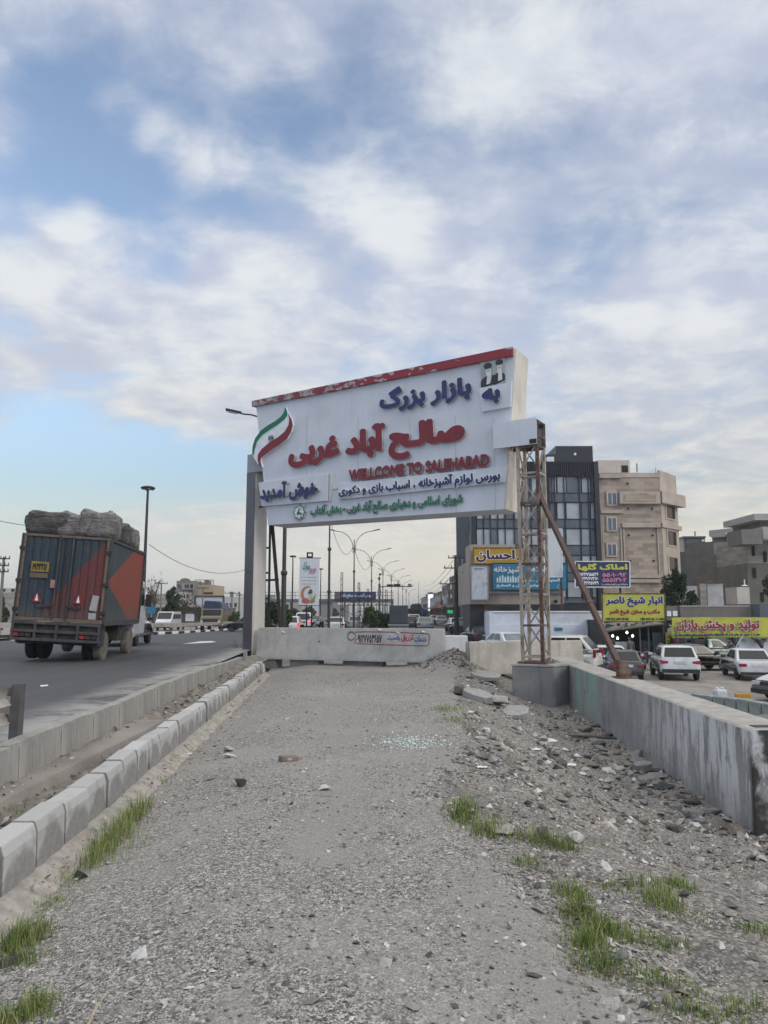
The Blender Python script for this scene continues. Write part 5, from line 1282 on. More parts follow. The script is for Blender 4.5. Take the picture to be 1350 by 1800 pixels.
# low shop building with sign boards
sh = bld('shop_building', 'low beige shop building carrying yellow and blue sign boards behind the tower', 'building', 900, 56)
m_beige = mat('beige_render', (.37, .325, .28), .85, 0, .08, .7, .3, dirt=(.25, .22, .19), dscale=.8)
pb('wall', m_beige, sh, 826, 990, 985, 1062, 56.5, 9); pb('parapet', m_beige, sh, 826, 906, 957, 986, 56.6, 3); pb('vent_hole', m_hole, sh, 974, 980, 1057 - 3, 1063 - 3, 56.3, .1)
pb('ledge', m_plast, sh, 852, 990, 1040, 1043, 56.2, .4); pb('lower_wall', mat('dark_shop_front', (.05, .05, .052), .7), sh, 826, 850, 1055, 1115, 57, 5)
mb = MB()
for k in range(9): mb.bar(at(852 + k * 2.8, 1078, 55.6), at(852 + k * 2.8, 1047 - k * .3, 55.6), .03)
mb.bar(at(851, 1047, 55.6), at(876, 1044, 55.6), .04); mb.bar(at(851, 1072, 55.6), at(873, 1078, 55.6), .04); mb.build('railing', m_rust, sh)
def board(name, label, x0, x1, yt, yb, Y, m, frame=None, group=None, th=.12):
    t = thing(name, label, 'sign', tuple(at((x0 + x1) / 2, yb, Y)), world=True, group=group)
    pb('board', m, t, x0, x1, yt, yb, Y, th)
    if frame:
        mb = MB()
        for a, b, c, d in ((x0, x1, yt, yt), (x0, x1, yb, yb), (x0, x0, yt, yb), (x1, x1, yt, yb)): mb.bar(at(a, c, Y - .01), at(b, d, Y - .01), .06)
        mb.build('frame', frame, t)
    return t
def btext(t, text, x0, yb, x1, yt, Y, m, bold=.05, rows=28, halo=0, hm=None, nm='lettering', dep=.01):
    a, b = at(x0, yb, Y), at(x1, yt, Y); box = (0, 0, b.x - a.x, b.z - a.z); a.y = Y
    if halo:
        mb = MB(); letters(mb, text, a, (1, 0, 0), (0, 0, 1), (0, -1, 0), box, .002, dep, bold, rows, grow=halo); mb.build('letter_backing', [hm, hm], t)
    mb = MB(); letters(mb, text, a, (1, 0, 0), (0, 0, 1), (0, -1, 0), box, .002 if not halo else dep + .001, dep * 2 + .002, bold, rows); mb.build(nm, [m, m], t)
b_yel = mat('ochre_board', (.42, .25, .015), .5, 0, .08, 1, .2, dirt=(.28, .17, .03), dscale=1); b_cyan = mat('cyan_board', (.02, .17, .30), .5, 0, .15, .6); b_navy = mat('navy_board', (.022, .028, .10), .5, 0, .08, 1)
b_lime = mat('lime_banner', (.46, .47, .06), .55, 0, .12, 1.2, .1, dirt=(.38, .40, .09), dscale=1); t_navy = mat('text_navy', (.02, .025, .16), .5); t_dark = mat('text_maroon_black', (.04, .012, .03), .5); t_red = mat('text_red', (.27, .010, .035), .5); t_pink = mat('text_pink', (.55, .20, .30), .5); t_lime = mat('text_lime', (.50, .52, .08), .5); t_white = mat('text_white', (.72, .72, .72), .5); t_cyan = mat('text_pale_cyan', (.50, .64, .70), .5)
s1 = board('shop_sign', 'ochre yellow shop sign with dark lettering on the beige parapet', 832, 922, 963, 991, 56.2, b_yel, m_rust)
btext(s1, 'احسان', 837, 988, 905, 966, 56.2, t_dark, .05, 34, .045, t_white); btext(s1, 'د', 909, 985, 919, 970, 56.2, t_dark, .05, 30, .045, t_white)
s2 = board('shop_sign', 'cyan blue kitchenware shop sign with white and red lettering behind the tower', 865.5, 997, 990, 1037, 55.9, b_cyan, m_black)
btext(s2, 'لوازم خانه و آشپزخانه', 868, 1010, 990, 993, 55.9, t_cyan, .045, 26, .03, t_red); btext(s2, 'پلاستیک ، بلور ، کادویی', 914, 1024, 987, 1016, 55.9, t_white, .05, 20); btext(s2, 'لوازم المنزل و المطبخ', 873, 1033, 948, 1026, 55.9, t_cyan, .04, 20)
mb = MB()
for k in range(9):
    q = at(873 + k * 4.6, 1024, 55.86); h = [.30, .42, .5, .36, .44, .38, .46, .34, .40][k]; mb.bx(q.x, q.x + .14, 55.86, 55.89, q.z, q.z + h); mb.bx(q.x + .03, q.x + .11, 55.86, 55.889, q.z + h, q.z + h + .08)
mb.build('utensil_print', t_cyan, s2)
mb = MB(); q = at(982, 1031, 55.88); mb.tube([(q.x + .13 * math.cos(k * .6), 55.88, q.z + .13 * math.sin(k * .6)) for k in range(11)], .012, 5); mb.build('round_mark', t_white, s2)
s3 = board('lightbox_sign', 'blank weathered white lightbox sign on the shop corner', 829, 858, 995, 1054, 55.5, mat('weathered_white', (.52, .55, .60), .7, 0, .06, 1.5, .2, dirt=(.25, .25, .27), dscale=2.2, damt=.7), m_galv, th=.5)
pb('face_panel', m_win2, s3, 833, 850, 999, 1000, 55.44, .04)
s4 = board('blank_billboard', 'blank white billboard panel behind the brown brace', 957, 988, 930, 1014, 52, mat('billboard_white', (.56, .59, .62), .6, 0, .04, 1, .2), m_lwhite)
mb = MB(); mb.bar(at(958, 1014, 52.2), (at(958, 1014, 52.2).x, 52.2, -1.2), .12); mb.bar(at(986, 1014, 52.2), (at(986, 1014, 52.2).x, 52.2, -1.2), .12); mb.build('post', m_rust, s4)
s5 = board('estate_sign', 'navy blue estate agent sign with lime heading and phone numbers', 1011, 1107, 987, 1032, 51, b_navy, m_lwhite)
btext(s5, 'املاک گلها', 1016, 1004, 1103, 990, 51, t_lime, .055, 30)
for k, s in enumerate(('۰۹۱۲۲۷۱۵۵۳۶', '۰۹۱۲۴۷۶۷۲۷۰', '۰۹۱۲۴۲۲۵۷۳۱')): btext(s5, s, 1016, 1012.5 + k * 7.6, 1052, 1006.5 + k * 7.6, 51, t_white, .05, 22)
for k, s in enumerate(('۵۵۰۱۰۰۹۲', '۵۵۵۱۳۱۰۲')): btext(s5, s, 1059, 1014 + k * 9, 1101, 1006.5 + k * 9, 51, t_pink, .05, 22)
btext(s5, 'صالح آباد غربی خ کلهر خ سلمانی پ ۱۰', 1057, 1029.5, 1103, 1025, 51, t_white, .03, 22)
mb = MB()
for xq in (1030, 1090): mb.bar(at(xq, 1032, 51.2), (at(xq, 1032, 51.2).x, 51.2, floor_z(13, 51)), .12)
mb.build('post', m_black, s5)
s6 = board('warehouse_sign', 'square yellow warehouse sign with blue and red lettering above the dark stall', 1059, 1169, 1043.5, 1092.5, 45.8, b_lime, m_rust)
btext(s6, 'انبار شیخ ناصر', 1065, 1067, 1165, 1047, 45.8, t_navy, .055, 36, .035, t_white); btext(s6, 'مکتب و مخزن شیخ ناصر', 1071, 1082, 1160, 1070, 45.8, t_red, .05, 28)
btext(s6, '+98 912 639 29 84', 1064, 1090.5, 1105, 1085.5, 45.8, t_dark, .05, 22); btext(s6, '+98 919 65 11 646', 1125, 1090.5, 1167, 1085.5, 45.8, t_dark, .05, 22)
s7 = thing('cloth_banner', 'long yellow cloth banner with red lettering on the white wall', 'banner', tuple(at(1265, 1122, 45.6)), world=True)
mb = MB(); P = []
for j in range(9):
    yy = 1085.5 + (1120.5 - 1085.5) * j / 8; row = []
    for i in range(41):
        xx = 1181 + (1400 - 1181) * i / 40; q = at(xx, yy, 45.6); q.y = 45.6 + .035 * nz(i * .35 + j * .5, j * .4, 1) ; q.z += .05 * nz(i * .1, j, .3); row.append(tuple(q))
    P.append(row)
mb.grid(P); mb.build('cloth', b_lime, s7, smooth=60)
for dx, dy, m, kk in ((.9, .6, t_dark, 0), (0, 0, t_red, .035)):
    btext(s7, 'تولید و پخش یاران', 1189 + dx, 1111 + dy, 1335 + dx, 1088 + dy, 45.52 - kk, m, .055, 40, .03 if kk else 0, t_white, 'lettering')
rnd = random.Random(5); mb = MB(); xq = 1194
while xq < 1335:
    wq = rnd.uniform(1.2, 2.2); q, q2 = at(xq, 1117.5, 45.5), at(xq + wq, 1114.5 - rnd.choice((0, .8)), 45.5); mb.bx(q.x, q2.x, 45.5, 45.51, q.z, q2.z); xq += wq + (.7 if rnd.random() < .8 else 3)
mb.build('small_print', t_navy, s7)
mb = MB(); q = at(1188, 1115.5, 45.5); mb.lathe([(.10, 0), (.10, .02)], (q.x, 45.49, q.z), 'y', 14); mb.build('round_badge', b_cyan, s7)
# white wall behind the lot
m_ww = mat('whitewashed_wall', (.62, .66, .74), .85, 0, .07, .6, .18, dirt=(.38, .38, .40), dscale=.5, damt=.5)
ww = bld('white_wall', 'whitewashed block wall with rough top behind the queue of cars', 'wall', 960, 50)
pb('wall', m_ww, ww, 861, 1062, 1098, 1160, 50, .3); pb('upper_wall', m_ww, ww, 866, 1062, 1076, 1098.3, 50.1, .3)
skew('side_wall', m_ww, 851, 861.5, 1074, 1160, 58, 50.05, .3, ww)
pb('blue_notice', b_cyan, ww, 975, 989, 1103, 1108.5, 49.95, .04); pb('coping', m_lwhite, ww, 866, 1062, 1074, 1076.2, 50.0, .5)
mb = MB(); q = at(1020, 1120, 49.9)
mb.tube([q + Vector((-.28, 0, .1)), q + Vector((-.1, -.05, -.1)), q + Vector((.2, 0, .12)), q + Vector((.3, -.05, -.15)), q + Vector((-.2, 0, -.15))], .07, 6); mb.build('dark_stain_relief', m_black, ww)
w2 = bld('lot_wall', 'whitewashed wall with bull heads under the yellow banner', 'wall', 1290, 46)
pb('wall', m_ww, w2, 1200, 1420, 1086, 1165, 46.1, .3); pb('small_vent', m_plast, w2, 1306, 1313, 1124, 1127.5, 46.0, .09)
def bull(px, py, sc, label):
    q = at(px, py, 45.75); t = thing('bull_head', label, 'wall sculpture', (q.x, 45.78, q.z), group='black bull heads on the white wall')
    mb = MB(); pr = [(0, .05, .28, .12), (-.02, -.1, .25, .13), (-.12, -.28, .17, .12), (-.2, -.44, .11, .10), (-.22, -.50, .05, .05)]; rg = []
    for y, z, rx, rz in pr: rg.append([(rx * math.cos(2 * math.pi * k / 10), y + rz * math.sin(2 * math.pi * k / 10) * 1.2, z) for k in range(11)])
    mb.grid(rg); mb.face(rg[0][:-1]); mb.face(rg[-1][:-1]); mb.build('head', m_black, t, smooth=60)
    for s in (-1, 1):
        mb = MB(); mb.tube([(s * .15, 0, .1), (s * .4, -.03, .08), (s * .58, -.05, .2), (s * .60, -.06, .36)], [.06, .055, .04, .012], 8); mb.build('horn', m_black, t, smooth=50)
        mb = MB(); mb.prism([(s * .2, -.02, .05), (s * .45, -.02, -.02), (s * .40, -.02, -.10), (s * .2, -.02, -.06)], (0, -.05, 0)); mb.build('ear', m_black, t)
    t.scale = (sc,) * 3; return t
bull(1240, 1122, 1.0, 'black bull head above the load rack of the mint pickup'); bull(1292, 1123, 1.0, 'black bull head above the bending man'); bull(1336, 1126, .9, 'black bull head partly covered by the banner hem')
sr = MB(); 
# dark stall with lit bulbs
st = bld('market_stall', 'dark open fronted stall with lit bulbs under the yellow warehouse sign', 'stall', 1115, 46.4)
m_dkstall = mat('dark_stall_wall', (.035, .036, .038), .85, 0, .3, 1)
m_tin = mat('rusty_tin_roof', (.22, .20, .18), .7, .2, .25, 2, .4, dirt=(.12, .07, .05), dscale=1.5)
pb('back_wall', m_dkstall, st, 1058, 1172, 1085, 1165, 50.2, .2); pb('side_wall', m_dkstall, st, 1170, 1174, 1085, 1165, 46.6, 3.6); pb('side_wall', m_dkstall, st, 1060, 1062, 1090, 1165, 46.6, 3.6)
a, b_ = at(1063, 1111, 46.2), at(1168, 1098, 46.2); mb = MB(); mb.prism([a, b_, b_ + Vector((0, 4, .25)), a + Vector((0, 4, .25))], (0, 0, .08)); mb.build('tin_roof', m_tin, st)
for xq in (1063, 1125, 1140, 1167): pb('post', m_slate, st, xq, xq + 2, 1100, 1165, 46.5, .1)
pb('door_leaf', m_slate, st, 1148, 1166, 1112, 1162, 46.9, .08)
m_bulb = emit('lit_bulb', (1.0, .93, .82), 3.0)
for xq, yq in ((1077, 1118), (1085.5, 1122), (1102, 1112), (1112, 1118)):
    q = at(xq, yq, 47.6); mb = MB(); mb.lathe([(.03, .10), (.06, .05), (.085, 0), (.06, -.06), (.02, -.08)], tuple(q), 'z', 10); lb_ = mb.build('bulb', m_bulb, st, smooth=50)
    mb = MB(); mb.tube([q + UP * .12, q + UP * .5], .012, 5); mb.build('bulb_cord', m_black, lb_)
rnd = random.Random(11)
m_jk = [mat('junk_grey', (.22, .22, .22), .7), mat('junk_teal', (.04, .13, .15), .6), mat('junk_brown', (.16, .11, .08), .8), m_lwhite, m_black]
for k in range(16):
    xq = 1066 + k * 6.4; yq = 1108 - (xq - 1063) * .12; q = at(xq, yq, 46.8 + rnd.uniform(0, 1.5)); mb = MB(); w_, h_ = rnd.uniform(.12, .3), rnd.uniform(.10, .32)
    mb.obox(q + Vector((0, 0, .08)), Matrix.Rotation(rnd.uniform(0, 1), 3, 'Z') @ Vector((w_ * 1.6, 0, rnd.uniform(-.08, .08))), (0, w_, 0), (rnd.uniform(-.08, .08), 0, h_))
    single(mb, 'scrap_piece', rnd.choice(m_jk), 'small piece of scrap lying on the tin roof of the dark stall', 'scrap', 'scrap on the stall roof', bevel=.02)
for k, (xq, yq, w_, h_) in enumerate(((1070, 1150, .8, .9), (1088, 1150, .9, .7), (1138, 1150, .5, .8), (1146, 1152, .35, .5))):
    q = at(xq, 1165, 48.2); fz = base_z(q.x, 48.2); mb = MB(); mb.bx(q.x - w_ / 2, q.x + w_ / 2, 47.9, 48.5, fz, fz + h_ + .5); mb.bx(q.x - w_ / 2 + .05, q.x + w_ / 2 - .05, 47.85, 47.9, fz + .1, fz + h_ * .6)
    single(mb, 'goods_crate', m_jk[(k + 2) % 4], ('brown', 'white', 'black', 'grey')[k] + ' crate of goods standing inside the dark stall' if k < 3 else 'grey box at the door of the dark stall', 'crate', bevel=.03)
pbn = board('small_poster', 'small yellow and black striped poster beside the stall post', 1171, 1184, 1112, 1135, 46.3, b_lime, None); btext(pbn, 'تولید', 1173, 1122, 1182, 1115, 46.3, t_red, .05, 22)
for yq in (1126, 1130): pb('stripe', m_black, pbn, 1173, 1183, yq, yq + 1.6, 46.28, .02)
pbo = pb('tool_cabinet', m_trim, None, 1184, 1206, 1122, 1160, 45.5, .5); set_props(pbo, 'black and red cabinet against the white wall behind the suv', 'cabinet'); pb('red_panel', t_red, pbo, 1186, 1194, 1124, 1128, 45.45, .04)
# ---------------------------------------------------------------- poles and lamps
m_pole = mat('dark_pole', (.035, .036, .04), .5, .2, .1, 2); m_lens = mat('lamp_lens', (.35, .36, .37), .3)
def lamp(label, x, Y, z, H, arms=2, grp='double arm street lamps along the median'):
    t = thing('street_lamp', label, 'street lamp', (x, Y, z), group=grp)
    mb = MB(); mb.tube([(0, 0, 0), (0, 0, H * .32), (0, 0, H * .33), (0, 0, H * .64), (0, 0, H * .65), (0, 0, H)], [.11, .105, .085, .08, .06, .05], 10); mb.build('pole', m_pole, t, smooth=40)
    for q in (.325, .645):
        mb = MB(); mb.lathe([(.09, -.12), (.14, -.05), (.14, .05), (.08, .14)], (0, 0, H * q), 'z', 10); mb.build('collar', m_pole, t)
    for s in ((-1, 1) if arms == 2 else (1,)):
        mb = MB(); pts = []
        for k in range(9):
            a = math.pi / 2 * k / 8; pts.append((s * 1.75 * (1 - math.cos(a)), 0, H - .9 + 1.75 * math.sin(a)))
        pts = [(s * .12, 0, H - 1.4)] + [(p[0] + s * .12, 0, p[2]) for p in pts] + [(s * 2.05, 0, H + .9)]
        mb.tube(pts, [.04] * 2 + [.034] * 8 + [.03], 6); arm = mb.build('arm', m_pole, t, smooth=50)
        mb = MB(); mb.prism([(s * 1.95, -.09, H + .86), (s * 2.62, -.13, H + 1.0), (s * 2.66, .13, H + 1.0), (s * 1.95, .09, H + .86)], (0, 0, .09)); hd = mb.build('lamp_head', m_pole, arm, bevel=.02)
        mb = MB(); mb.prism([(s * 2.15, -.09, H + .885), (s * 2.55, -.11, H + .965), (s * 2.55, .11, H + .965), (s * 2.15, .09, H + .885)], (0, 0, -.02)); mb.build('lamp_lens', m_lens, hd)
    return t
first = None
for px_, Y, top in ((498, 31, None), (578, 52, None), (622, 76, None), (653, 99, None), (673, 123, None), (688, 146, None), (700, 172, None), (708, 200, None), (714, 235, None), (719, 275, None)):
    x = at(px_, 1080, Y).x; z = floor_z(x, Y)
    lab = 'tall double arm street lamp in the row along the median beyond the barrier'
    if px_ == 498: lamp('nearest double arm street lamp with its head showing beside the welcome sign', x, Y, z, 9.2 - z - .0)
    elif first is None: first = lamp(lab, x, Y, z, 9.3 - z)
    else: dup(first, (x, Y, z), 0)
def mast(label, px_, top, Y, heads=4):
    q = at(px_, top, Y); z = floor_z(q.x, Y); H = q.z - z
    t = thing('mast_lamp', label, 'street lamp', (q.x, Y, z), group='mushroom topped lamp masts')
    mb = MB(); mb.tube([(0, 0, 0), (0, 0, H * .5), (0, 0, H)], [.13, .10, .07], 10); mb.build('pole', m_pole, t, smooth=40)
    mb = MB(); mb.lathe([(.1, -.05), (.42, .02), (.46, .10), (.3, .18), (.05, .2)], (0, 0, H), 'z', 12); mb.build('lamp_head', m_pole, t, smooth=40)
    for k in range(heads):
        a = 2 * math.pi * k / heads + .5; mb = MB(); mb.lathe([(.07, -.03), (.10, .0), (.06, .05)], (.3 * math.cos(a), .3 * math.sin(a), H - .02), 'z', 8); mb.build('lamp_lens', m_lens, t)
mast('tall dark lamp mast with a flat round head behind the loaded truck', 260, 860, 46)
mast('thin lamp mast with a flat head left of the white hanging banner', 515, 979, 95); mast('thin lamp mast with a flat head right of the white hanging banner', 564, 1001, 125)
m_tele = mat('concrete_pole', (.17, .16, .15), .85, 0, .15, 1)
def utility(label, px_, top, Y, arms=((0.0, .9),), lean=0.0, grp='utility poles with cross arms', m=None, w=.16):
    q = at(px_, top, Y); z = floor_z(q.x, Y); H = q.z - z
    t = thing('utility_pole', label, 'utility pole', (q.x, Y, z), group=grp)
    mb = MB(); mb.tube([(0, 0, 0), (lean, 0, H)], [w, w * .6], 8); mb.build('pole', m or m_tele, t, smooth=40)
    for dz_, hw in arms:
        mb = MB(); mb.bar((-hw, -.1, H - dz_ - .15), (hw, -.1, H - dz_ - .15), .09); ar = mb.build('cross_arm', m_black, t)
        for x in (-hw * .9, -hw * .35, hw * .35, hw * .9):
            mb = MB(); mb.lathe([(.03, 0), (.05, .05), (.03, .12), (.05, .17), (.02, .2)], (x, -.1, H - dz_ - .11), 'z', 6); mb.build('insulator', m_pole, ar)
    return t
utility('tall utility pole with three cross arms left of the loaded truck', 7, 979, 60, ((0, .55), (.55, .5), (1.05, .5)))
utility('utility pole beside the dark green tree beyond the highway', 284, 1024, 105, ((0, .9),)); utility('utility pole in front of the white billboard', 357, 1032, 105, ((0, .8),))
utility('utility pole by the white house beyond the highway', 408, 1041, 110, ((0, 1.1),)); utility('leaning thin utility pole by the grey pillar beyond the highway', 421, 1040, 112, ((.4, .5),))
up = utility('dark utility pole with bent cross arms at the street corner of the shops', 801, 976, 66, ((.1, .7), (1.0, 1.1), (2.4, 1.5)), 0, None, m_pole, .24)
mb = MB()
for a, b, c in ((-1.0, 2.4, 1.0), (-.6, 2.4, 1.0)): mb.tube([(a, -.1, 9 - b - 3.1), (a - .2, -.1, 9 - b - 2.2), (a + .3, -.1, 9 - c - 3.0)], .02, 5)
mb.build('jumper_wire', m_black, up)
# lattice masts behind the barrier
def lattice(label, px0, px1, top, Y, n=8):
    a, b = at(px0, top, Y), at(px1, top, Y); z = floor_z(a.x, Y)
    t = thing('lattice_mast', label, 'mast', (a.x, Y, z), group='thin lattice masts behind the barrier'); w = b.x - a.x; H = a.z - z
    mb = MB()
    for x in (0, w): mb.bar((x, 0, 0), (x, 0, H), .06)
    mb.build('rail', m_black, t)
    mb = MB()
    for k in range(n + 1): mb.bar((0, 0, H * k / n * .99), (w, 0, H * k / n * .99), .05)
    mb.build('rung_lattice', m_black, t)
lattice('thin black lattice mast right of the white hanging banner', 599.5, 602.5, 1006, 64, 10)
lattice('thin black lattice mast before the green bush', 629.5, 632.5, 1024, 64, 9); lattice('short thin lattice mast by the steel cabinet', 645.5, 648, 1035, 74, 8); lattice('grey thin lattice mast behind the traffic camera pole', 677.5, 680.5, 1037, 70, 8)
# hanging banner on a frame post
hb = thing('hanging_banner', 'white hanging banner with a crescent picture on a black frame post', 'banner', tuple(at(545, 1100, 47)), world=True)
YH = 47
mb = MB(); mb.bar(at(540.5, 971, YH), (at(540.5, 971, YH).x, YH, -.3), .09); mb.bar(at(549, 971, YH), (at(549, 971, YH).x, YH, -.3), .09); mb.bar(at(540, 972, YH), at(549.5, 972, YH), .09); mb.bar(at(540, 979, YH), at(549.5, 979, YH), .09)
mb.bar(at(540, 1085, YH), at(549.5, 1085, YH), .09); mb.bar(at(526, 981, YH), at(564, 981, YH), .06); mb.bar(at(524, 1064, YH), at(563, 1064, YH), .06); mb.build('post_frame', m_black, hb)
m_clothw = mat('banner_cloth', (.60, .63, .66), .7, 0, .05, .8)
mb = MB(); mb.prism([at(527, 981.5, YH - .12), at(562, 981.5, YH - .12), at(560.5, 1064, YH - .12), at(524.8, 1063.5, YH - .12)], (0, .02, 0)); mb.build('cloth', m_clothw, hb)
btext(hb, 'نوروز', 543, 1009, 556, 994, YH - .125, t_pink, .03, 24); btext(hb, 'مبارک', 532, 1004, 545, 986, YH - .125, mat('text_teal', (.05, .28, .27), .5), .03, 24)
for k in range(3): 
    mb = MB(); xq = 530.0; rnd = random.Random(k + 2)
    while xq < 556: q, q2 = at(xq, 1014 + k * 6, YH - .13), at(xq + 2.2, 1015 + k * 6, YH - .13); mb.bx(q.x, q2.x, YH - .14, YH - .125, q2.z, q.z); xq += 3 if rnd.random() < .85 else 5
    mb.build('print_line', mat('print_grey', (.3, .33, .36), .6), hb)
c0 = at(541, 1044, YH - .13); mb = MB(); P = []
for k in range(13): a = R(70 + 220 * k / 12); P.append((c0.x + .44 * math.cos(a), YH - .14, c0.z + .50 * math.sin(a)))
for k in range(12, -1, -1): a = R(78 + 204 * k / 12); P.append((c0.x + .10 + .36 * math.cos(a), YH - .14, c0.z + .42 * math.sin(a)))
mb.prism(P, (0, .012, 0)); mb.build('crescent_print', mat('print_ochre', (.40, .20, .07), .6), hb)
for nm, pts, cl in (('tower_print', [(543.5, 1052), (546, 1036), (548, 1036), (549.5, 1052)], (.45, .42, .30)), ('dome_print', [(541, 1044), (543, 1038), (546.5, 1035), (549, 1038), (549.5, 1043)], (.10, .12, .13)), ('flower_print', [(530, 1056), (534, 1051), (541, 1052), (546, 1058), (540, 1061), (532, 1060)], (.40, .12, .11)), ('leaf_print', [(543, 1056), (550, 1052), (555, 1043), (553, 1058), (548, 1061)], (.22, .24, .08))):
    mb = MB(); mb.prism([at(x, y, YH - .15) for x, y in pts], (0, .012, 0)); mb.build(nm, mat(nm, cl, .6), hb)
# traffic camera portal
tcx = at(667, 1100, 88); pt = thing('camera_portal', 'grey cantilever pole carrying traffic cameras over the lanes', 'traffic pole', (tcx.x, 88, floor_z(tcx.x, 88)), world=True)
mb = MB(); mb.bar((tcx.x, 88, -.4), at(667, 1026, 88), .26); mb.build('pole', m_tele, pt)
mb = MB(); mb.bar(at(667, 1031, 88), at(725, 1031, 88), .16, .10); mb.build('arm', m_tele, pt)
for x0, x1, y0, y1 in ((680, 691, 1027, 1030), (692, 704, 1026.5, 1030), (717, 723.5, 1026, 1030.5)): pb('camera', m_black if x0 < 710 else m_galv, pt, x0, x1, y0, y1, 87.8, .4)
pb('control_box', m_galv, pt, 664, 670, 1036, 1047, 87.6, .4)
mb = MB(); mb.tube([at(667, 1026, 88), at(667, 1010, 88)], .05, 6); mb.build('antenna_pole', m_tele, pt); pb('antenna', m_black, pt, 664.5, 668.5, 1015, 1019, 87.8, .4); pb('antenna', m_black, pt, 666, 670.5, 1008, 1011, 87.8, .3)
# steel cabinet behind the barrier
cb = bld('steel_cabinet', 'dark grey steel cabinet on legs behind the barrier', 'cabinet', 702, 46)
m_cab = mat('cabinet_grey', (.055, .064, .078), .45, .1, .06, 1)
mb = MB(); q0, q1 = at(684.5, 1097, 46), at(717.5, 1064, 46)
mb.prism([(q0.x, 46, q0.z), (q1.x, 46, q0.z), (q1.x, 46, q1.z), (q0.x, 46, q1.z)], (0, .9, 0)); mb.build('body', m_cab, cb, bevel=.04)
pb('upper_panel', m_cab, cb, 686, 716, 1065.5, 1076.5, 45.98, .02); pb('lower_panel', m_cab, cb, 686, 716, 1077.5, 1095, 45.975, .02); pb('base', m_galv, cb, 682, 719, 1097.2, 1100, 45.95, 1.0); pb('plinth', m_conc, cb, 684, 717, 1100.2, 1125, 46.1, .7)
# footbridge over the highway
fbq = at(575, 1055, 150); fbr = thing('footbridge', 'grey steel footbridge with a dark blue banner over the highway', 'footbridge', (fbq.x, 150, -.3), world=True)
m_fb = mat('bridge_steel', (.12, .125, .13), .7, .1, .1, .4)
pb('deck', m_fb, fbr, 455, 692, 1053, 1059, 150, 2.5)
mb = MB()
for yq in (1041, 1047): mb.bar(at(455, yq, 150), at(692, yq, 150), .08)
for xq in range(456, 693, 9): mb.bar(at(xq, 1053, 150), at(xq, 1041, 150), .07)
mb.build('rail_lattice', m_fb, fbr)
mb = MB()
for xq in range(610, 690, 8): mb.bar(at(xq, 1059, 151), at(xq + 8, 1064, 151), .09); mb.bar(at(xq + 8, 1059, 151), at(xq, 1064, 151), .09)
mb.bar(at(605, 1064, 151), at(692, 1064, 151), .14); mb.build('truss_lattice', m_fb, fbr)
for xq in (470, 512, 575, 606, 640, 690):
    mb = MB(); a = at(xq, 1059, 151); mb.bar((a.x, 151, a.z), (a.x, 151, -.5), .35); mb.build('pier', m_fb, fbr)
st_ = MB()
for k in range(6): st_.bar(at(606 + k * 14, 1062, 152), (at(606 + k * 14, 1062, 152).x, 152, -.5), .14); st_.bar(at(606 + k * 14, 1074 + (k % 2) * 6, 152), at(620 + k * 14, 1080 - (k % 2) * 6, 152), .12)
st_.build('stair_lattice', m_fb, fbr); pb('stair_wall', m_galv, fbr, 560, 584, 1059, 1090, 150.5, 1)
bb = pb('banner', b_navy, fbr, 588, 661, 1040, 1054, 149.6, .2)
a = at(600, 1051, 149.5); b_ = at(655, 1043, 149.5)
mb = MB(); letters(mb, 'خوش آمدید به صالح آباد', (a.x, 149.59, a.z), (1, 0, 0), (0, 0, 1), (0, -1, 0), (0, 0, b_.x - a.x, b_.z - a.z), 0, .02, .04, 20); mb.build('lettering', [t_cyan, t_cyan], bb)
pb('banner_picture', mat('banner_brown', (.12, .09, .10), .6), bb, 589, 598, 1041, 1053, 149.5, .05)

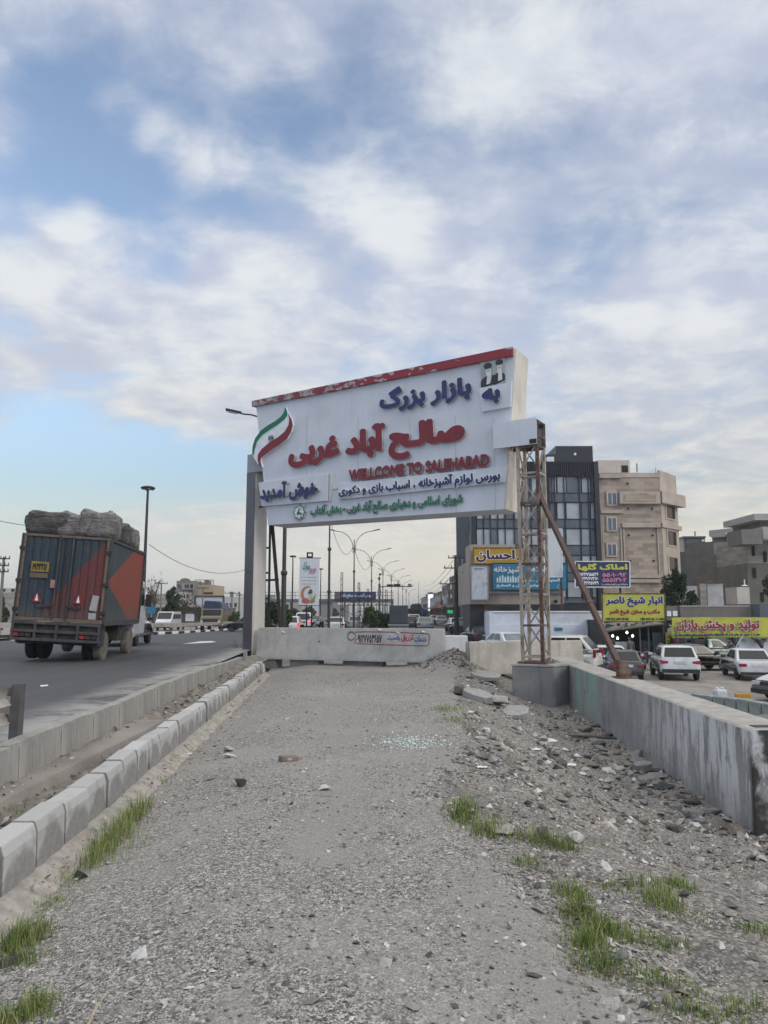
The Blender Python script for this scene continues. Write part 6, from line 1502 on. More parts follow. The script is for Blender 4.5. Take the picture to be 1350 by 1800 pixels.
# ---------------------------------------------------------------- trees
m_bark = mat('bark', (.09, .07, .055), .9, 0, .2, 6, .3)
def leaf_mat(nm, a, b2):
    m, T, b = new_mat(nm); co = obj_co(T)
    r = nd(T, 'ShaderNodeNewGeometry').outputs['Random Per Island']
    c = mmix(T, r, a, b2); c = mmix(T, mramp(T, noise(T, co, .9, 3), .35, .65, 0, .5), c, [x * .6 for x in a])
    T.links.new(c, b.inputs['Base Color']); b.inputs['Roughness'].default_value = .7; b.inputs['Specular IOR Level'].default_value = .25
    return m
lf_dark, lf_mid, lf_olive = leaf_mat('dark_leaves', (.020, .040, .016), (.045, .085, .030)), leaf_mat('mid_leaves', (.04, .075, .025), (.09, .14, .045)), leaf_mat('olive_leaves', (.05, .06, .03), (.10, .11, .06))
def tree(name, label, cat, x, Y, H, W_, m, trunk=.3, n=2600, leaf=.16, seed=1, bare=False, group=None, D=None, z=None):
    rnd = random.Random(seed); z = floor_z(x, Y) if z is None else z
    t = thing(name, label, cat, (x, Y, z), group=group)
    mb = MB(); tips = []
    h0 = H * trunk
    mb.tube([(0, 0, 0), (rnd.uniform(-.1, .1), 0, h0 * .6), (rnd.uniform(-.15, .15), 0, h0 * 1.2), (0, 0, H * .7)], [H * .028 + .04, H * .022 + .03, H * .016 + .02, .02], 7)
    nb_ = 12 if not bare else 16
    for k in range(nb_):
        a = rnd.uniform(0, 6.28); s = Vector((0, 0, h0 * rnd.uniform(.8, 1.6) if bare else h0 + (H * .6 - h0) * rnd.random()))
        e = Vector((math.cos(a) * W_ * rnd.uniform(.25, .48), math.sin(a) * W_ * rnd.uniform(.25, .45), H * rnd.uniform(.45, .95)))
        m_ = s.lerp(e, .5) + Vector((0, 0, .08 * H)); mb.tube([s, m_, e], [H * .010 + .015, H * .006 + .012, .008], 5); tips.append(e)
        if bare:
            for q in range(6):
                s2 = s.lerp(e, rnd.uniform(.3, .9)); e2 = s2 + Vector((rnd.uniform(-1, 1) * W_ * .22, rnd.uniform(-1, 1) * W_ * .2, rnd.uniform(.0, .28) * H)); mb.tube([s2, e2], [.018, .006], 4); tips.append(e2)
    mb.build('trunk', m_bark, t, smooth=50)
    if n:
        rg = np.random.default_rng(seed); ncl = 38; cl = []
        while len(cl) < ncl:
            p = rg.uniform(-1, 1, 3)
            if (p ** 2).sum() < 1: cl.append(p)
        cl = np.array(cl); rad = rg.uniform(.16, .36, ncl)
        idx = rg.integers(0, ncl, n); d = rg.normal(size=(n, 3)); d /= np.linalg.norm(d, axis=1)[:, None]
        P = cl[idx] + d * (rad[idx] * rg.uniform(.3, 1, n) ** .5)[:, None]
        D = D or W_
        c = P * np.array([W_ / 2, D / 2, (H - h0 * .7) / 2]) * .88 + np.array([0, 0, (H + h0 * .7) / 2])
        if bare: c = np.array([tips[i % len(tips)] for i in range(n)]) + rg.normal(size=(n, 3)) * W_ * .05
        u = rg.normal(size=(n, 3)); u /= np.linalg.norm(u, axis=1)[:, None]; w = np.cross(u, rg.normal(size=(n, 3))); w /= np.linalg.norm(w, axis=1)[:, None]
        s = leaf * rg.uniform(.6, 1.3, n)[:, None]
        V = np.stack([c - u * s, c + w * s * .5, c + u * s, c - w * s * .5], 1).reshape(-1, 3)
        me = bpy.data.meshes.new('crown'); me.from_pydata(V.tolist(), [], [(4 * i, 4 * i + 1, 4 * i + 2, 4 * i + 3) for i in range(n)]); me.materials.append(m)
        o = bpy.data.objects.new('crown', me); COL.objects.link(o); o.parent = t
    return t
def tr(name, label, cat, x0, x1, top, Y, m, base=None, **kw):
    a, b = at(x0, top, Y), at(x1, top, Y); x = (a.x + b.x) / 2; z = floor_z(x, Y) if base is None else base
    return tree(name, label, cat, x, Y, a.z - z, b.x - a.x, m, z=z, **kw)
tr('evergreen_bush', 'dense dark green evergreen bush behind the left end of the barrier', 'bush', 456, 492, 1060, 40, lf_dark, trunk=.12, n=4200, leaf=.10, seed=2)
tr('bush', 'light green bush beside the dark evergreen behind the barrier', 'bush', 486, 515, 1064, 55, lf_mid, trunk=.15, n=2200, leaf=.11, seed=3)
tr('evergreen_bush', 'green bush between the street lamps left of the steel cabinet', 'bush', 636, 668, 1066, 62, lf_mid, trunk=.12, n=3000, leaf=.12, seed=4)
tr('evergreen_bush', 'small green bush behind the steel cabinet', 'bush', 660, 690, 1074, 66, lf_dark, trunk=.12, n=2000, leaf=.12, seed=5)
tr('tree', 'hazy olive tree at the far end of the street', 'tree', 716, 744, 1061, 190, lf_olive, trunk=.2, n=2500, leaf=.4, seed=6)
tr('tree', 'low olive tree behind the silver sedan far up the street', 'tree', 735, 754, 1072, 190, lf_olive, trunk=.2, n=1200, leaf=.4, seed=16)
tr('tree', 'bushy dark green tree beside the beige apartment house', 'tree', 1158, 1226, 999, 62, lf_dark, trunk=.2, n=6500, leaf=.15, seed=7)
tr('tree', 'dense green tree beyond the highway beside the grey house', 'tree', 288, 317, 1030, 95, lf_dark, trunk=.25, n=4200, leaf=.18, seed=8)
tr('bare_tree', 'bare branched tree behind the lamp mast beyond the highway', 'tree', 253, 290, 1014, 100, lf_olive, trunk=.3, n=260, leaf=.14, seed=9, bare=True)
tr('bare_tree', 'sparse tree between the minibus and the old lorry', 'tree', 310, 338, 1042, 92, lf_olive, trunk=.3, n=420, leaf=.13, seed=10, bare=True)
tr('bare_tree', 'small bare tree in front of the white billboard', 'tree', 338, 356, 1056, 92, lf_olive, trunk=.4, n=50, leaf=.1, seed=12, bare=True)
tr('bush', 'low green bush right of the old lorry', 'bush', 402, 424, 1074, 84, lf_mid, trunk=.15, n=1800, leaf=.13, seed=11)
tr('bush', 'tall grey green bush beside the left utility pole', 'bush', -14, 16, 1046, 64, lf_olive, trunk=.15, n=2400, leaf=.14, seed=13)
tr('tree', 'dark green shrub at the frame edge on the grey brick house', 'tree', 1340, 1366, 1005, 70, lf_dark, trunk=.2, n=1500, leaf=.13, seed=14, base=2.0)
for k, (x0, x1, top, Y) in enumerate(((505, 530, 1070, 120), (531, 556, 1066, 170), (566, 600, 1070, 175), (470, 500, 1062, 175))):
    tr('tree', 'distant dull green tree below the footbridge', 'tree', x0, x1, top, Y, lf_olive, trunk=.2, n=1100, leaf=.3, seed=20 + k, group='distant trees below the footbridge')

# ---------------------------------------------------------------- buildings beyond the highway
def wins(parent, xs, ys, w, h, Y, m=None):
    for x in xs:
        for y in ys: pb('window', m or m_hole, parent, x, x + w, y, y + h, Y - .06, .1)
h_ = bld('grey_house', 'three storey grey house with a round gable beyond the highway', 'building', 325, 150)
pb('wall', mat('grey_facade', (.20, .19, .185), .85, 0, .1, .3), h_, 309, 342, 1021, 1095, 150, 10); pb('bay', mat('pale_facade', (.30, .295, .29), .85, 0, .1, .3), h_, 320, 340, 1026, 1036, 149.4, .6)
mb = MB(); q = at(325, 1021, 149.9); mb.prism([(q.x + 1.0 * math.cos(R(a)), 149.9, q.z + .55 * math.sin(R(a))) for a in range(0, 181, 20)], (0, .5, 0)); mb.build('gable', m_gb2, h_)
wins(h_, (313, 325, 329, 334.5, 337), (1027,), 2.2, 6.5, 149.3); wins(h_, (333, 336), (1039,), 2.2, 7, 150); pb('lower_wing', mat('cream_facade', (.40, .38, .34), .85), h_, 314, 332, 1041, 1062, 148, 2); wins(h_, (317, 323, 328), (1045,), 2.5, 6, 148)
h_ = bld('orange_house', 'peach fronted house with a roof frame next to the grey gabled house', 'building', 358, 152)
pb('wall', mat('peach_facade', (.38, .30, .20), .85, 0, .06, .3), h_, 342.5, 375, 1028, 1095, 152, 10)
mb = MB()
for xq in (343, 352, 360, 366, 375): mb.bar(at(xq, 1028, 152), at(xq, 1019.5, 152), .12)
mb.bar(at(343, 1019.5, 152), at(375.5, 1019.5, 152), .12); mb.build('roof_frame_lattice', m_rust, h_); pb('balcony', m_hole, h_, 357, 374, 1041, 1044, 151.9, .2); pb('roof_room', m_gb2, h_, 360, 366, 1020, 1028.2, 153, 3)
bbd = bld('billboard', 'long blank white billboard with a black frame beyond the highway', 'billboard', 369, 130)
pb('panel', mat('billboard_pale', (.50, .54, .60), .6, 0, .06, .2), bbd, 344, 393, 1049, 1063, 130, .3)
mb = MB()
for a, b, c, d in ((343, 1048, 394, 1048), (343, 1064, 394, 1064), (343, 1048, 343, 1064), (393.5, 1048, 393.5, 1064)): mb.bar(at(a, b, 129.9), at(c, d, 129.9), .22)
mb.build('frame', m_black, bbd)
for xq in (350, 388): 
    q = at(xq, 1064, 130.1); mb = MB(); mb.bar(q, (q.x, 130.1, -.6), .3); mb.build('post', m_black, bbd)
h_ = bld('white_house', 'low white house with three dark windows right of the billboard', 'building', 407, 140)
pb('wall', mat('white_facade', (.46, .46, .45), .85, 0, .06, .3), h_, 393, 425, 1049, 1095, 140, 8); wins(h_, (397, 404, 412), (1060,), 4, 7, 140); pb('roof_tank', m_gb2, h_, 404, 408, 1040, 1049.2, 141, 1.5)
h_ = bld('workshop_row', 'row of low grey workshops behind the minibus and lorry', 'building', 330, 112)
pb('wall', mat('workshop_grey', (.11, .105, .10), .9, 0, .25, .3), h_, 255, 400, 1068, 1098, 112, 6); pb('awning', m_plast, h_, 268, 355, 1063, 1066, 110.5, 1.6); pb('upper_wall', m_gb, h_, 258, 290, 1044, 1068.2, 113, 5); pb('white_door', m_lwhite, h_, 326, 341, 1079, 1092, 111.9, .15); wins(h_, (262, 292, 306, 345), (1072,), 9, 18, 112)
h_ = bld('pale_house', 'long pale low house left of the loaded truck', 'building', 12, 120)
pb('wall', m_gb, h_, -30, 30, 1042, 1100, 120, 8); pb('upper_wall', m_plast, h_, -20, 27, 1034, 1042.3, 121, 6); wins(h_, (4, 20), (1035,), 5, 5, 121)
sg = thing('round_sign', 'round blue traffic sign beside the lamp mast', 'traffic sign', tuple(at(266, 1095, 60)), world=True)
q = at(266, 1072, 60); mb = MB(); mb.lathe([(.36, 0), (.36, .03)], (q.x, 59.9, q.z), 'y', 18); mb.build('disc', b_cyan, sg); mb = MB(); mb.tube([(q.x, 60, q.z), (q.x, 60, -.3)], .04, 6); mb.build('pole', m_galv, sg)

# far guard rail and striped kerb
gl_ = [(-26, 22), (-22.5, 36), (-20.3, 52), (-18.6, 66), (-17.3, 80), (-14, 110), (-6, 170)]
fr = thing('guard_rail', 'long weathered guard rail along the far edge of the highway', 'guard rail', (-20, 52, 0), world=True)
mb = MB()
for (x0, y0), (x1, y1) in zip(gl_, gl_[1:]):
    for zz in (.62, .80): mb.bar((x0, y0, hw_z(y0) + zz), (x1, y1, hw_z(y1) + zz), .06, .13)
    mb.bar((x0, y0, hw_z(y0) + .71), (x1, y1, hw_z(y1) + .71), .03, .2)
mb.build('rail', m_rail, fr)
for (x0, y0), (x1, y1) in zip(gl_, gl_[1:]):
    n = max(1, int((y1 - y0) / 4))
    for k in range(n): x, y = x0 + (x1 - x0) * k / n, y0 + (y1 - y0) * k / n; mb = MB(); mb.bx(x - .1, x - .04, y - .06, y + .06, hw_z(y) - .3, hw_z(y) + .8); mb.build('post', m_galv, fr)
for m_, lab, ph in ((m_lwhite, 'white painted kerb blocks', 0), (m_black, 'black painted kerb blocks', 1)):
    base = None; i = 0
    for (x0, y0), (x1, y1) in zip(gl_[1:], gl_[2:]):
        n = max(1, int((y1 - y0) / 1.3))
        for k in range(n):
            i += 1
            if i % 2 != ph: continue
            x, y = x0 + (x1 - x0) * k / n + .7, y0 + (y1 - y0) * k / n
            if base is None:
                mb = MB(); mb.bx(-.12, .12, -.6, .6, -.2, .17); base = single(mb, 'striped_kerb', m_, lab.split()[0] + ' painted kerb block under the far guard rail', 'kerb', lab + ' under the far guard rail', bevel=.02); o = base
            else: o = base.copy(); COL.objects.link(o)
            o.location = (x, y, hw_z(y)); o.rotation_euler = (0, 0, math.atan2(-(x1 - x0), y1 - y0))
# ---------------------------------------------------------------- far street on the right
rnd = random.Random(21)
m_str = [mat('street_facade_%s' % n, c, .85, 0, .2, .4, .3) for n, c in (('taupe', (.16, .14, .125)), ('ash', (.20, .195, .19)), ('umber', (.10, .09, .082)), ('sand', (.27, .23, .19)))]
row = [(10.7, 92, 8, 0), (10.2, 104, 7.3, 2), (10.1, 116, 6.4, 1), (10.0, 130, 5.2, 3), (10.2, 146, 5.0, 0), (10.5, 164, 5, 2), (11.2, 184, 5.5, 1), (12.2, 208, 6, 3), (13.8, 238, 7, 0), (16.2, 275, 8, 1), (19.5, 330, 9, 2)]
adj = ['brown', 'grey', 'dark', 'sandy']
for k, (x, y, h, mi) in enumerate(row):
    t = thing('shop_house', '%s shop house %s the right hand side of the far street' % (adj[mi], ['first on', 'second on', 'with a flat roof on', 'with a tall sign on', 'tall and narrow on', 'low and wide on', 'with two storeys on', 'pale topped on', 'far up on', 'almost last on', 'last on'][k]), 'building', (x, y, -.4))
    w = (row[k + 1][1] - y if k + 1 < len(row) else 50) - .3
    mb = MB(); mb.bx(0, 12, 0, w, 0, h); mb.build('wall', m_str[mi], t)
    mb = MB(); mb.bx(-.6, 0, .3, w - .3, 2.7, 2.95); mb.build('awning', m_str[(mi + 1) % 4], t); mb = MB(); mb.bx(-.03, .0, .6, w - .6, .2, 2.5); mb.build('shop_opening', m_hole, t)
    n = max(2, int(w / 4))
    for i in range(n):
        for zz in ([3.6] if h < 6.5 else [3.4, 5.4]): mb = MB(); y0 = w * (i + .3) / n; mb.bx(-.05, .01, y0, y0 + w * .35 / n, zz, zz + 1.2); mb.build('window', m_win2, t)
    mb = MB(); c0 = rnd.uniform(.5, w - 3); mb.bx(-.75, -.05, c0, c0 + .2, 3.2, 4.0); mb.build('projecting_sign', (m_lwhite, m_gb2, m_slate, m_plast)[k % 4], t)
    mb = MB(); mb.bx(1, 5, 2, w * .6, h + .003, h + 1.1); mb.build('roof_room', m_str[(mi + 2) % 4], t)
m_led = emit('led_panel', (.85, .88, 1.0), .9)
q = at(757, 1060, 170); lt = thing('led_totem', 'tall bright white advertising totem in the far street', 'advertising totem', (q.x, 170, -.3), world=True)
pb('panel', m_lwhite, lt, 752, 762, 1040, 1074, 170, 1.0); pb('screen', m_led, lt, 753, 761.3, 1045, 1073.5, 169.9, .05); pb('post', m_galv, lt, 754, 760, 1074, 1090, 170.2, .6); pb('header', m_rust, lt, 752.5, 761, 1041, 1044, 169.9, .05)
q = at(782, 1055, 120); lt = thing('shop_lightbox', 'white vertical lightbox sign on a post in the far street', 'sign', (q.x, 120, -.3), world=True)
pb('box', mat('lightbox_white', (.62, .64, .66), .5), lt, 779, 785.5, 1049, 1062, 120, .4); pb('post', m_galv, lt, 784, 785.5, 1062, 1098, 120.1, .15)
q = at(790, 1075, 100); lt = set_props(pb('pharmacy_sign', emit('green_lit_sign', (.02, .38, .15), .8), None, 787, 795, 1072.5, 1078, 100, .3), 'small lit green sign on the shop row', 'sign'); pb('edge_light', m_lwhite, lt, 795.2, 796.2, 1072, 1079, 100, .3)
q = at(774, 1067, 115); set_props(pb('red_sign', emit('red_lit_sign', (.5, .03, .05), .5), None, 771, 777, 1065.5, 1068.5, 115, .3), 'small lit red sign on the shop row', 'sign')
def roadsign(label, px_, py_, Y, m, r=.35):
    q = at(px_, py_, Y); t = thing('traffic_sign', label, 'traffic sign', (q.x, Y, floor_z(q.x, Y)), world=True)
    mb = MB(); mb.lathe([(r, 0), (r, .04)], (q.x, Y - .05, q.z), 'y', 16); mb.build('disc', m, t); mb = MB(); mb.tube([(q.x, Y, q.z), (q.x, Y, -.5)], .04, 6); mb.build('pole', m_galv, t)
roadsign('round blue traffic sign in the far street', 742, 1074.5, 110, mat('sign_blue', (.05, .08, .30), .4)); roadsign('round red traffic sign in the far street', 763, 1075, 120, t_red)
q = at(757, 1040, 900); o = thing('radio_mast', 'thin distant radio mast above the far street', 'mast', (at(736, 1062, 600).x, 600, 0)); mb = MB(); mb.tube([(0, 0, 0), (0, 0, 26)], [.5, .2], 6); mb.build('pole', m_galv, o); mb = MB(); mb.bar((-1.2, 0, 14), (1.2, 0, 14), .3); mb.build('cross_arm', m_galv, o)
# far town blocks that close the horizon
m_far = [mat('far_block_%s' % n, c, .9, 0, .1, .1) for n, c in (('grey', (.26, .26, .265)), ('beige', (.32, .30, .27)), ('slate', (.20, .205, .21)))]
rnd = random.Random(4); base = {}
for k in range(46):
    Y = rnd.uniform(260, 420); X = rnd.choice((rnd.uniform(-210, -16), rnd.uniform(60, 210))); 
    w, d, h = rnd.uniform(8, 18), rnd.uniform(8, 14), rnd.uniform(4.5, 10)
    t = thing('town_block', 'small distant flat roofed town house on the horizon', 'building', (X, Y, -.6), group='distant town houses on the horizon'); mb = MB(); mb.bx(-w / 2, w / 2, 0, d, 0, h); mb.bx(-w * .2, w * .1, 1, d * .5, h + .003, h + 1.6); mb.build('wall', m_far[k % 3], t)
    for i in range(3): mb = MB(); mb.bx(-w / 2 + w * (i + .35) / 3.2, -w / 2 + w * (i + .75) / 3.2, -.06, .0, h * .5, h * .72); mb.build('window', m_hole, t)
m_hill = mat('far_hill_haze', (.24, .25, .27), .95, 0, .06, .003)
mb = MB(); P = []
for k in range(61):
    X = -1600 + 3200 * k / 60; hh = 10 + 14 * abs(nz(X, 0, .0021)) + 8 * nz(X, 2, .008); P.append([(X, 1900, -3), (X, 2000, hh * 1.0 + 4), (X, 2300, -3)])
mb.grid(P); o = mb.build('hills', m_hill, smooth=60); o['kind'] = 'structure'

# ---------------------------------------------------------------- wires
def wire(label, p, q, sag, r=.012):
    mb = MB(); p, q = Vector(p), Vector(q); mb.tube([p.lerp(q, k / 14) - UP * sag * 4 * (k / 14) * (1 - k / 14) for k in range(15)], r, 4); single(mb, 'overhead_wire', m_black, label, 'wire')
wire('thin overhead wire from the lamp mast to the grey pillar', at(262, 957, 46), at(432, 1001, 60), .9, .018); wire('thin overhead wire left of the truck sacks', at(-40, 905, 46), at(60, 925, 47), .1, .018)
wire('slack wire hanging between the first lamps of the median', at(578, 905, 52), at(620, 962, 76), 1.6, .02); wire('slack wire between the second pair of median lamps', at(622, 962, 76), at(653, 988, 99), 1.6, .025)
for k in range(4): wire('%s power line running over the far street from the corner utility pole' % ('topmost', 'second highest', 'third highest', 'lowest')[k], at(797 - k * 2, 985 + k * 14, 66), at(745, 1030 + k * 7, 190), .8, .02)
for k in range(3): wire('%s power line at the utility pole with three cross arms' % ('upper', 'middle', 'lower')[k], at(2 + k * 5, 981 + k * 12, 60), at(-60, 960 + k * 14, 40), .3, .015)
wire('loose cable on the corner shop front', at(812, 1005, 62), at(830, 993, 56), .3, .03)
# ---------------------------------------------------------------- people
def person(label, loc, yaw, joints, cloth, trousers, hair=(.02, .017, .015), cap=False):
    """one continuous skinned body; joints override the standing pose (x right, y forward, z up)"""
    J = dict(pelvis=(0, 0, .95), spine=(0, .0, 1.18), chest=(0, 0, 1.36), neck=(0, 0, 1.50), chin=(0, .02, 1.57), head=(0, .02, 1.66), crown=(0, .01, 1.74))
    for s, n in ((-1, 'l'), (1, 'r')):
        J.update({n + 'sh': (s * .19, 0, 1.43), n + 'el': (s * .25, -.03, 1.15), n + 'wr': (s * .26, .06, .90), n + 'pa': (s * .26, .08, .83), n + 'hip': (s * .10, 0, .90), n + 'kn': (s * .11, .02, .50), n + 'an': (s * .11, -.02, .09), n + 'to': (s * .13, .16, .04)})
    J.update(joints)
    rad = dict(pelvis=.145, spine=.135, chest=.155, neck=.058, chin=.07, head=.098, crown=.075)
    for n in 'lr': rad.update({n + 'sh': .07, n + 'el': .046, n + 'wr': .032, n + 'pa': .036, n + 'hip': .095, n + 'kn': .062, n + 'an': .045, n + 'to': .038})
    E_ = [('pelvis', 'spine'), ('spine', 'chest'), ('chest', 'neck'), ('neck', 'chin'), ('chin', 'head'), ('head', 'crown')]
    for n in 'lr': E_ += [('chest', n + 'sh'), (n + 'sh', n + 'el'), (n + 'el', n + 'wr'), (n + 'wr', n + 'pa'), ('pelvis', n + 'hip'), (n + 'hip', n + 'kn'), (n + 'kn', n + 'an'), (n + 'an', n + 'to')]
    for s, n in ((-1, 'l'), (1, 'r')):
        pa, wr = Vector(J[n + 'pa']), Vector(J[n + 'wr']); d = (pa - wr).normalized(); side = d.cross(Vector((0, 0, 1))); side = side.normalized() if side.length > .1 else Vector((0, 1, 0))
        for k in range(5):
            b = pa + side * (k - 2) * .018 + d * (.02 if k else -.01); c_ = b + d * (.05 if k else .03) + side * (-.02 if k == 0 else 0); e_ = c_ + d * (.03 - .003 * abs(k - 2)) + Vector((0, .012, 0))
            for q, v, rr in ((1, b, .010), (2, c_, .009), (3, e_, .007)): J['%sf%d%d' % (n, k, q)] = tuple(v); rad['%sf%d%d' % (n, k, q)] = rr
            E_ += [(n + 'pa', '%sf%d1' % (n, k)), ('%sf%d1' % (n, k), '%sf%d2' % (n, k)), ('%sf%d2' % (n, k), '%sf%d3' % (n, k))]
    names = list(J); ix = {n: i for i, n in enumerate(names)}
    me = bpy.data.meshes.new('person'); me.from_pydata([J[n] for n in names], [(ix[a], ix[b]) for a, b in E_], [])
    o = bpy.data.objects.new('person_rig', me); COL.objects.link(o); sk = o.modifiers.new('skin', 'SKIN')
    for i, n in enumerate(names): me.skin_vertices[0].data[i].radius = (rad[n], rad[n] * (.72 if n in ('pelvis', 'spine', 'chest') else 1)); me.skin_vertices[0].data[i].use_root = n == 'pelvis'
    su = o.modifiers.new('sub', 'SUBSURF'); su.levels = su.render_levels = 1
    em = bpy.data.meshes.new_from_object(o.evaluated_get(bpy.context.evaluated_depsgraph_get())); bpy.data.objects.remove(o)
    skin = mat('skin', (.33, .20, .14), .6); em.materials.clear()
    for m in (skin, cloth, trousers, m_black, mat('dark_hair', hair, .7)): em.materials.append(m)
    keys = [(Vector(J[n]), 0 if n in ('head', 'chin', 'crown') or n[1:] in ('pa',) or 'f' in n[1:2] else 1 if n in ('spine', 'chest', 'neck') or n[1:] in ('sh', 'el', 'wr') else 2 if n[1:] in ('kn', 'hip', 'an') or n == 'pelvis' else 3) for n in names]
    hd = Vector(J['head'])
    for p in em.polygons:
        c = p.center; best = min(keys, key=lambda k: (k[0] - c).length)[1]
        if best == 0 and (c - hd).length < .16 and (c.z > hd.z + .03 or c.y < hd.y - .035): best = 4
        p.material_index = best; p.use_smooth = True
    t = bpy.data.objects.new('person', em); COL.objects.link(t); t.location = loc; t.rotation_euler = (0, 0, R(yaw)); set_props(t, label, 'person')
    mb = MB(); h = hd
    mb.prism([(h.x - .012, h.y + .08, h.z - .03), (h.x + .012, h.y + .08, h.z - .03), (h.x, h.y + .08, h.z + .01)], (0, .03, 0)); mb.build('nose', skin, t)
    for s in (-1, 1):
        mb = MB(); mb.lathe([(.011, 0), (.011, .01)], (h.x + s * .034, h.y + .088, h.z + .012), 'y', 8); mb.build('eye', m_black, t)
        mb = MB(); mb.lathe([(.012, -.02), (.022, 0), (.012, .02)], (h.x + s * .095, h.y, h.z - .01), 'y', 8); mb.build('ear', skin, t)
    mb = MB(); mb.bx(h.x - .025, h.x + .025, h.y + .075, h.y + .092, h.z - .058, h.z - .050); mb.build('mouth', mat('lips', (.20, .09, .08), .6), t)
    return t
def stand(px_, Y): q = at(px_, 1160, Y); return (q.x, Y, floor_z(q.x, Y))
c_grey, c_dark, c_olive = mat('grey_shirt', (.10, .105, .11), .9, 0, .15, 6), mat('dark_jacket', (.03, .03, .034), .9, 0, .15, 6), mat('dark_trousers', (.03, .032, .04), .9, 0, .15, 6)
person('person in a grey jacket standing in front of the dark stall', stand(1109, 44), 20, {}, c_grey, c_olive)
person('person in dark clothes inside the stall doorway', stand(1142, 48), 200, {}, c_dark, c_olive)
person('person in a dark shirt bending over the raised bonnet of the mint pickup', stand(1294, 44.4), 68, dict(spine=(0, .06, 1.16), chest=(0, .20, 1.30), neck=(0, .30, 1.40), chin=(0, .36, 1.43), head=(0, .39, 1.50), crown=(0, .41, 1.57), lsh=(-.19, .22, 1.35), rsh=(.19, .22, 1.35), lel=(-.22, .40, 1.16), rel=(.22, .42, 1.18), lwr=(-.20, .62, 1.12), rwr=(.20, .64, 1.14), lpa=(-.19, .69, 1.12), rpa=(.19, .71, 1.14)), c_grey, c_olive)
# motorcycle between the grey hatchback and the suv
q = stand(1131, 42); mt = thing('motorcycle', 'red and black motorcycle parked between the grey hatchback and the suv', 'motorcycle', q, 155)
for y in (-.62, .62):
    mb = MB(); mb.lathe([(.22, -.05), (.29, -.04), (.30, 0), (.29, .04), (.22, .05)], (0, y, .30), 'x', 18); w_ = mb.build('wheel', m_tyre, mt, smooth=40); mb = MB(); mb.lathe([(.215, -.02), (.215, .02)], (0, y, .30), 'x', 14); mb.build('rim', m_rim, w_)
mb = MB(); mb.tube([(0, -.6, .32), (0, -.1, .4), (0, .3, .75), (0, .36, .9)], .04, 6); mb.tube([(0, .62, .3), (0, .40, .85), (0, .34, 1.02)], .035, 6); mb.tube([(0, -.6, .62), (0, .3, .72)], .04, 6); mb.build('frame', m_black, mt)
mb = MB(); mb.prism([(-.12, .30, .72), (.12, .30, .72), (.14, -.05, .72), (-.14, -.05, .72)], (0, 0, .18)); mb.build('fuel_tank', mat('moto_red', (.30, .03, .03), .3), mt, bevel=.04)
mb = MB(); mb.prism([(-.12, -.05, .72), (.12, -.05, .72), (.10, -.72, .74), (-.10, -.72, .74)], (0, 0, .1)); mb.build('seat', m_black, mt, bevel=.03)
mb = MB(); mb.tube([(-.36, .22, 1.06), (-.1, .34, 1.0), (.1, .34, 1.0), (.36, .22, 1.06)], .018, 6); mb.build('handlebar', m_rim, mt); mb = MB(); mb.lathe([(.03, 0), (.09, .05), (.09, .09)], (0, .36, .86), 'y', 10); mb.build('headlight', m_lampw, mt)
mb = MB(); mb.bx(-.13, .13, -.15, .2, .28, .58); mb.build('engine', m_galv, mt, bevel=.03)
# stone kerb, jug and yellow box at the near edge of the lot
m_gst = mat('green_grey_stone', (.27, .31, .30), .85, 0, .3, 2.2, .2, .4, 25, dirt=(.17, .16, .14), dscale=1.2, damt=.6)
base = None
ka, kb = Vector((10.9, 29.5)), Vector((14.4, 22.6)); n = 16
for k in range(n):
    p, q = ka.lerp(kb, k / n), ka.lerp(kb, (k + 1) / n); L_ = (q - p).length; zz = -1.42
    if base is None:
        mb = MB(); mb.bx(-.20, .20, 0, L_ - .03, -.75, 0); base = single(mb, 'stone_block', m_gst, 'pale green grey stone block of the kerb at the near edge of the lot', 'kerb stone', 'stone kerb along the sunken lot', bevel=.03); o = base
    else: o = base.copy(); COL.objects.link(o)
    o.location = (p.x, p.y, zz + random.uniform(-.03, .03)); o.rotation_euler = (random.uniform(-.02, .02), 0, math.atan2(-(q.x - p.x), q.y - p.y) + random.uniform(-.02, .02))
q = gr(1266, 1222, -1.42); jg = thing('water_jug', 'translucent white plastic jug standing on the lot by the stone kerb', 'jug', (q.x, q.y, floor_z(q.x, q.y) - .0), 10)
mb = MB(); mb.bx(-.21, .21, -.15, .15, 0, .40); mb.build('body', mat('milky_plastic', (.55, .60, .66), .4), jg, bevel=.05, seg=3); mb = MB(); mb.lathe([(.07, .40), (.07, .46), (.05, .47)], (-.1, 0, 0), 'z', 12); mb.build('cap', m_lwhite, jg); mb = MB(); mb.tube([(.0, 0, .40), (.04, 0, .47), (.14, 0, .46), (.16, 0, .40)], .02, 6); mb.build('handle', m_lwhite, jg)
q = gr(1306, 1226, -1.42); mb = MB(); mb.bx(-.25, .25, -.12, .12, 0, .32); o = single(mb, 'yellow_box', mat('yellow_ochre_plastic', (.46, .27, .02), .5, 0, .06, 3), 'plain yellow ochre box lying at the stone kerb', 'box', bevel=.015); o.location = (q.x, q.y, floor_z(q.x, q.y)); o.rotation_euler = (0, 0, R(-8))
mb = MB(); mb.bx(-.19, .19, -.09, .09, .323, .33); l_ = mb.build('lid', mat('yellow_ochre_plastic', (.46, .27, .02)), o)
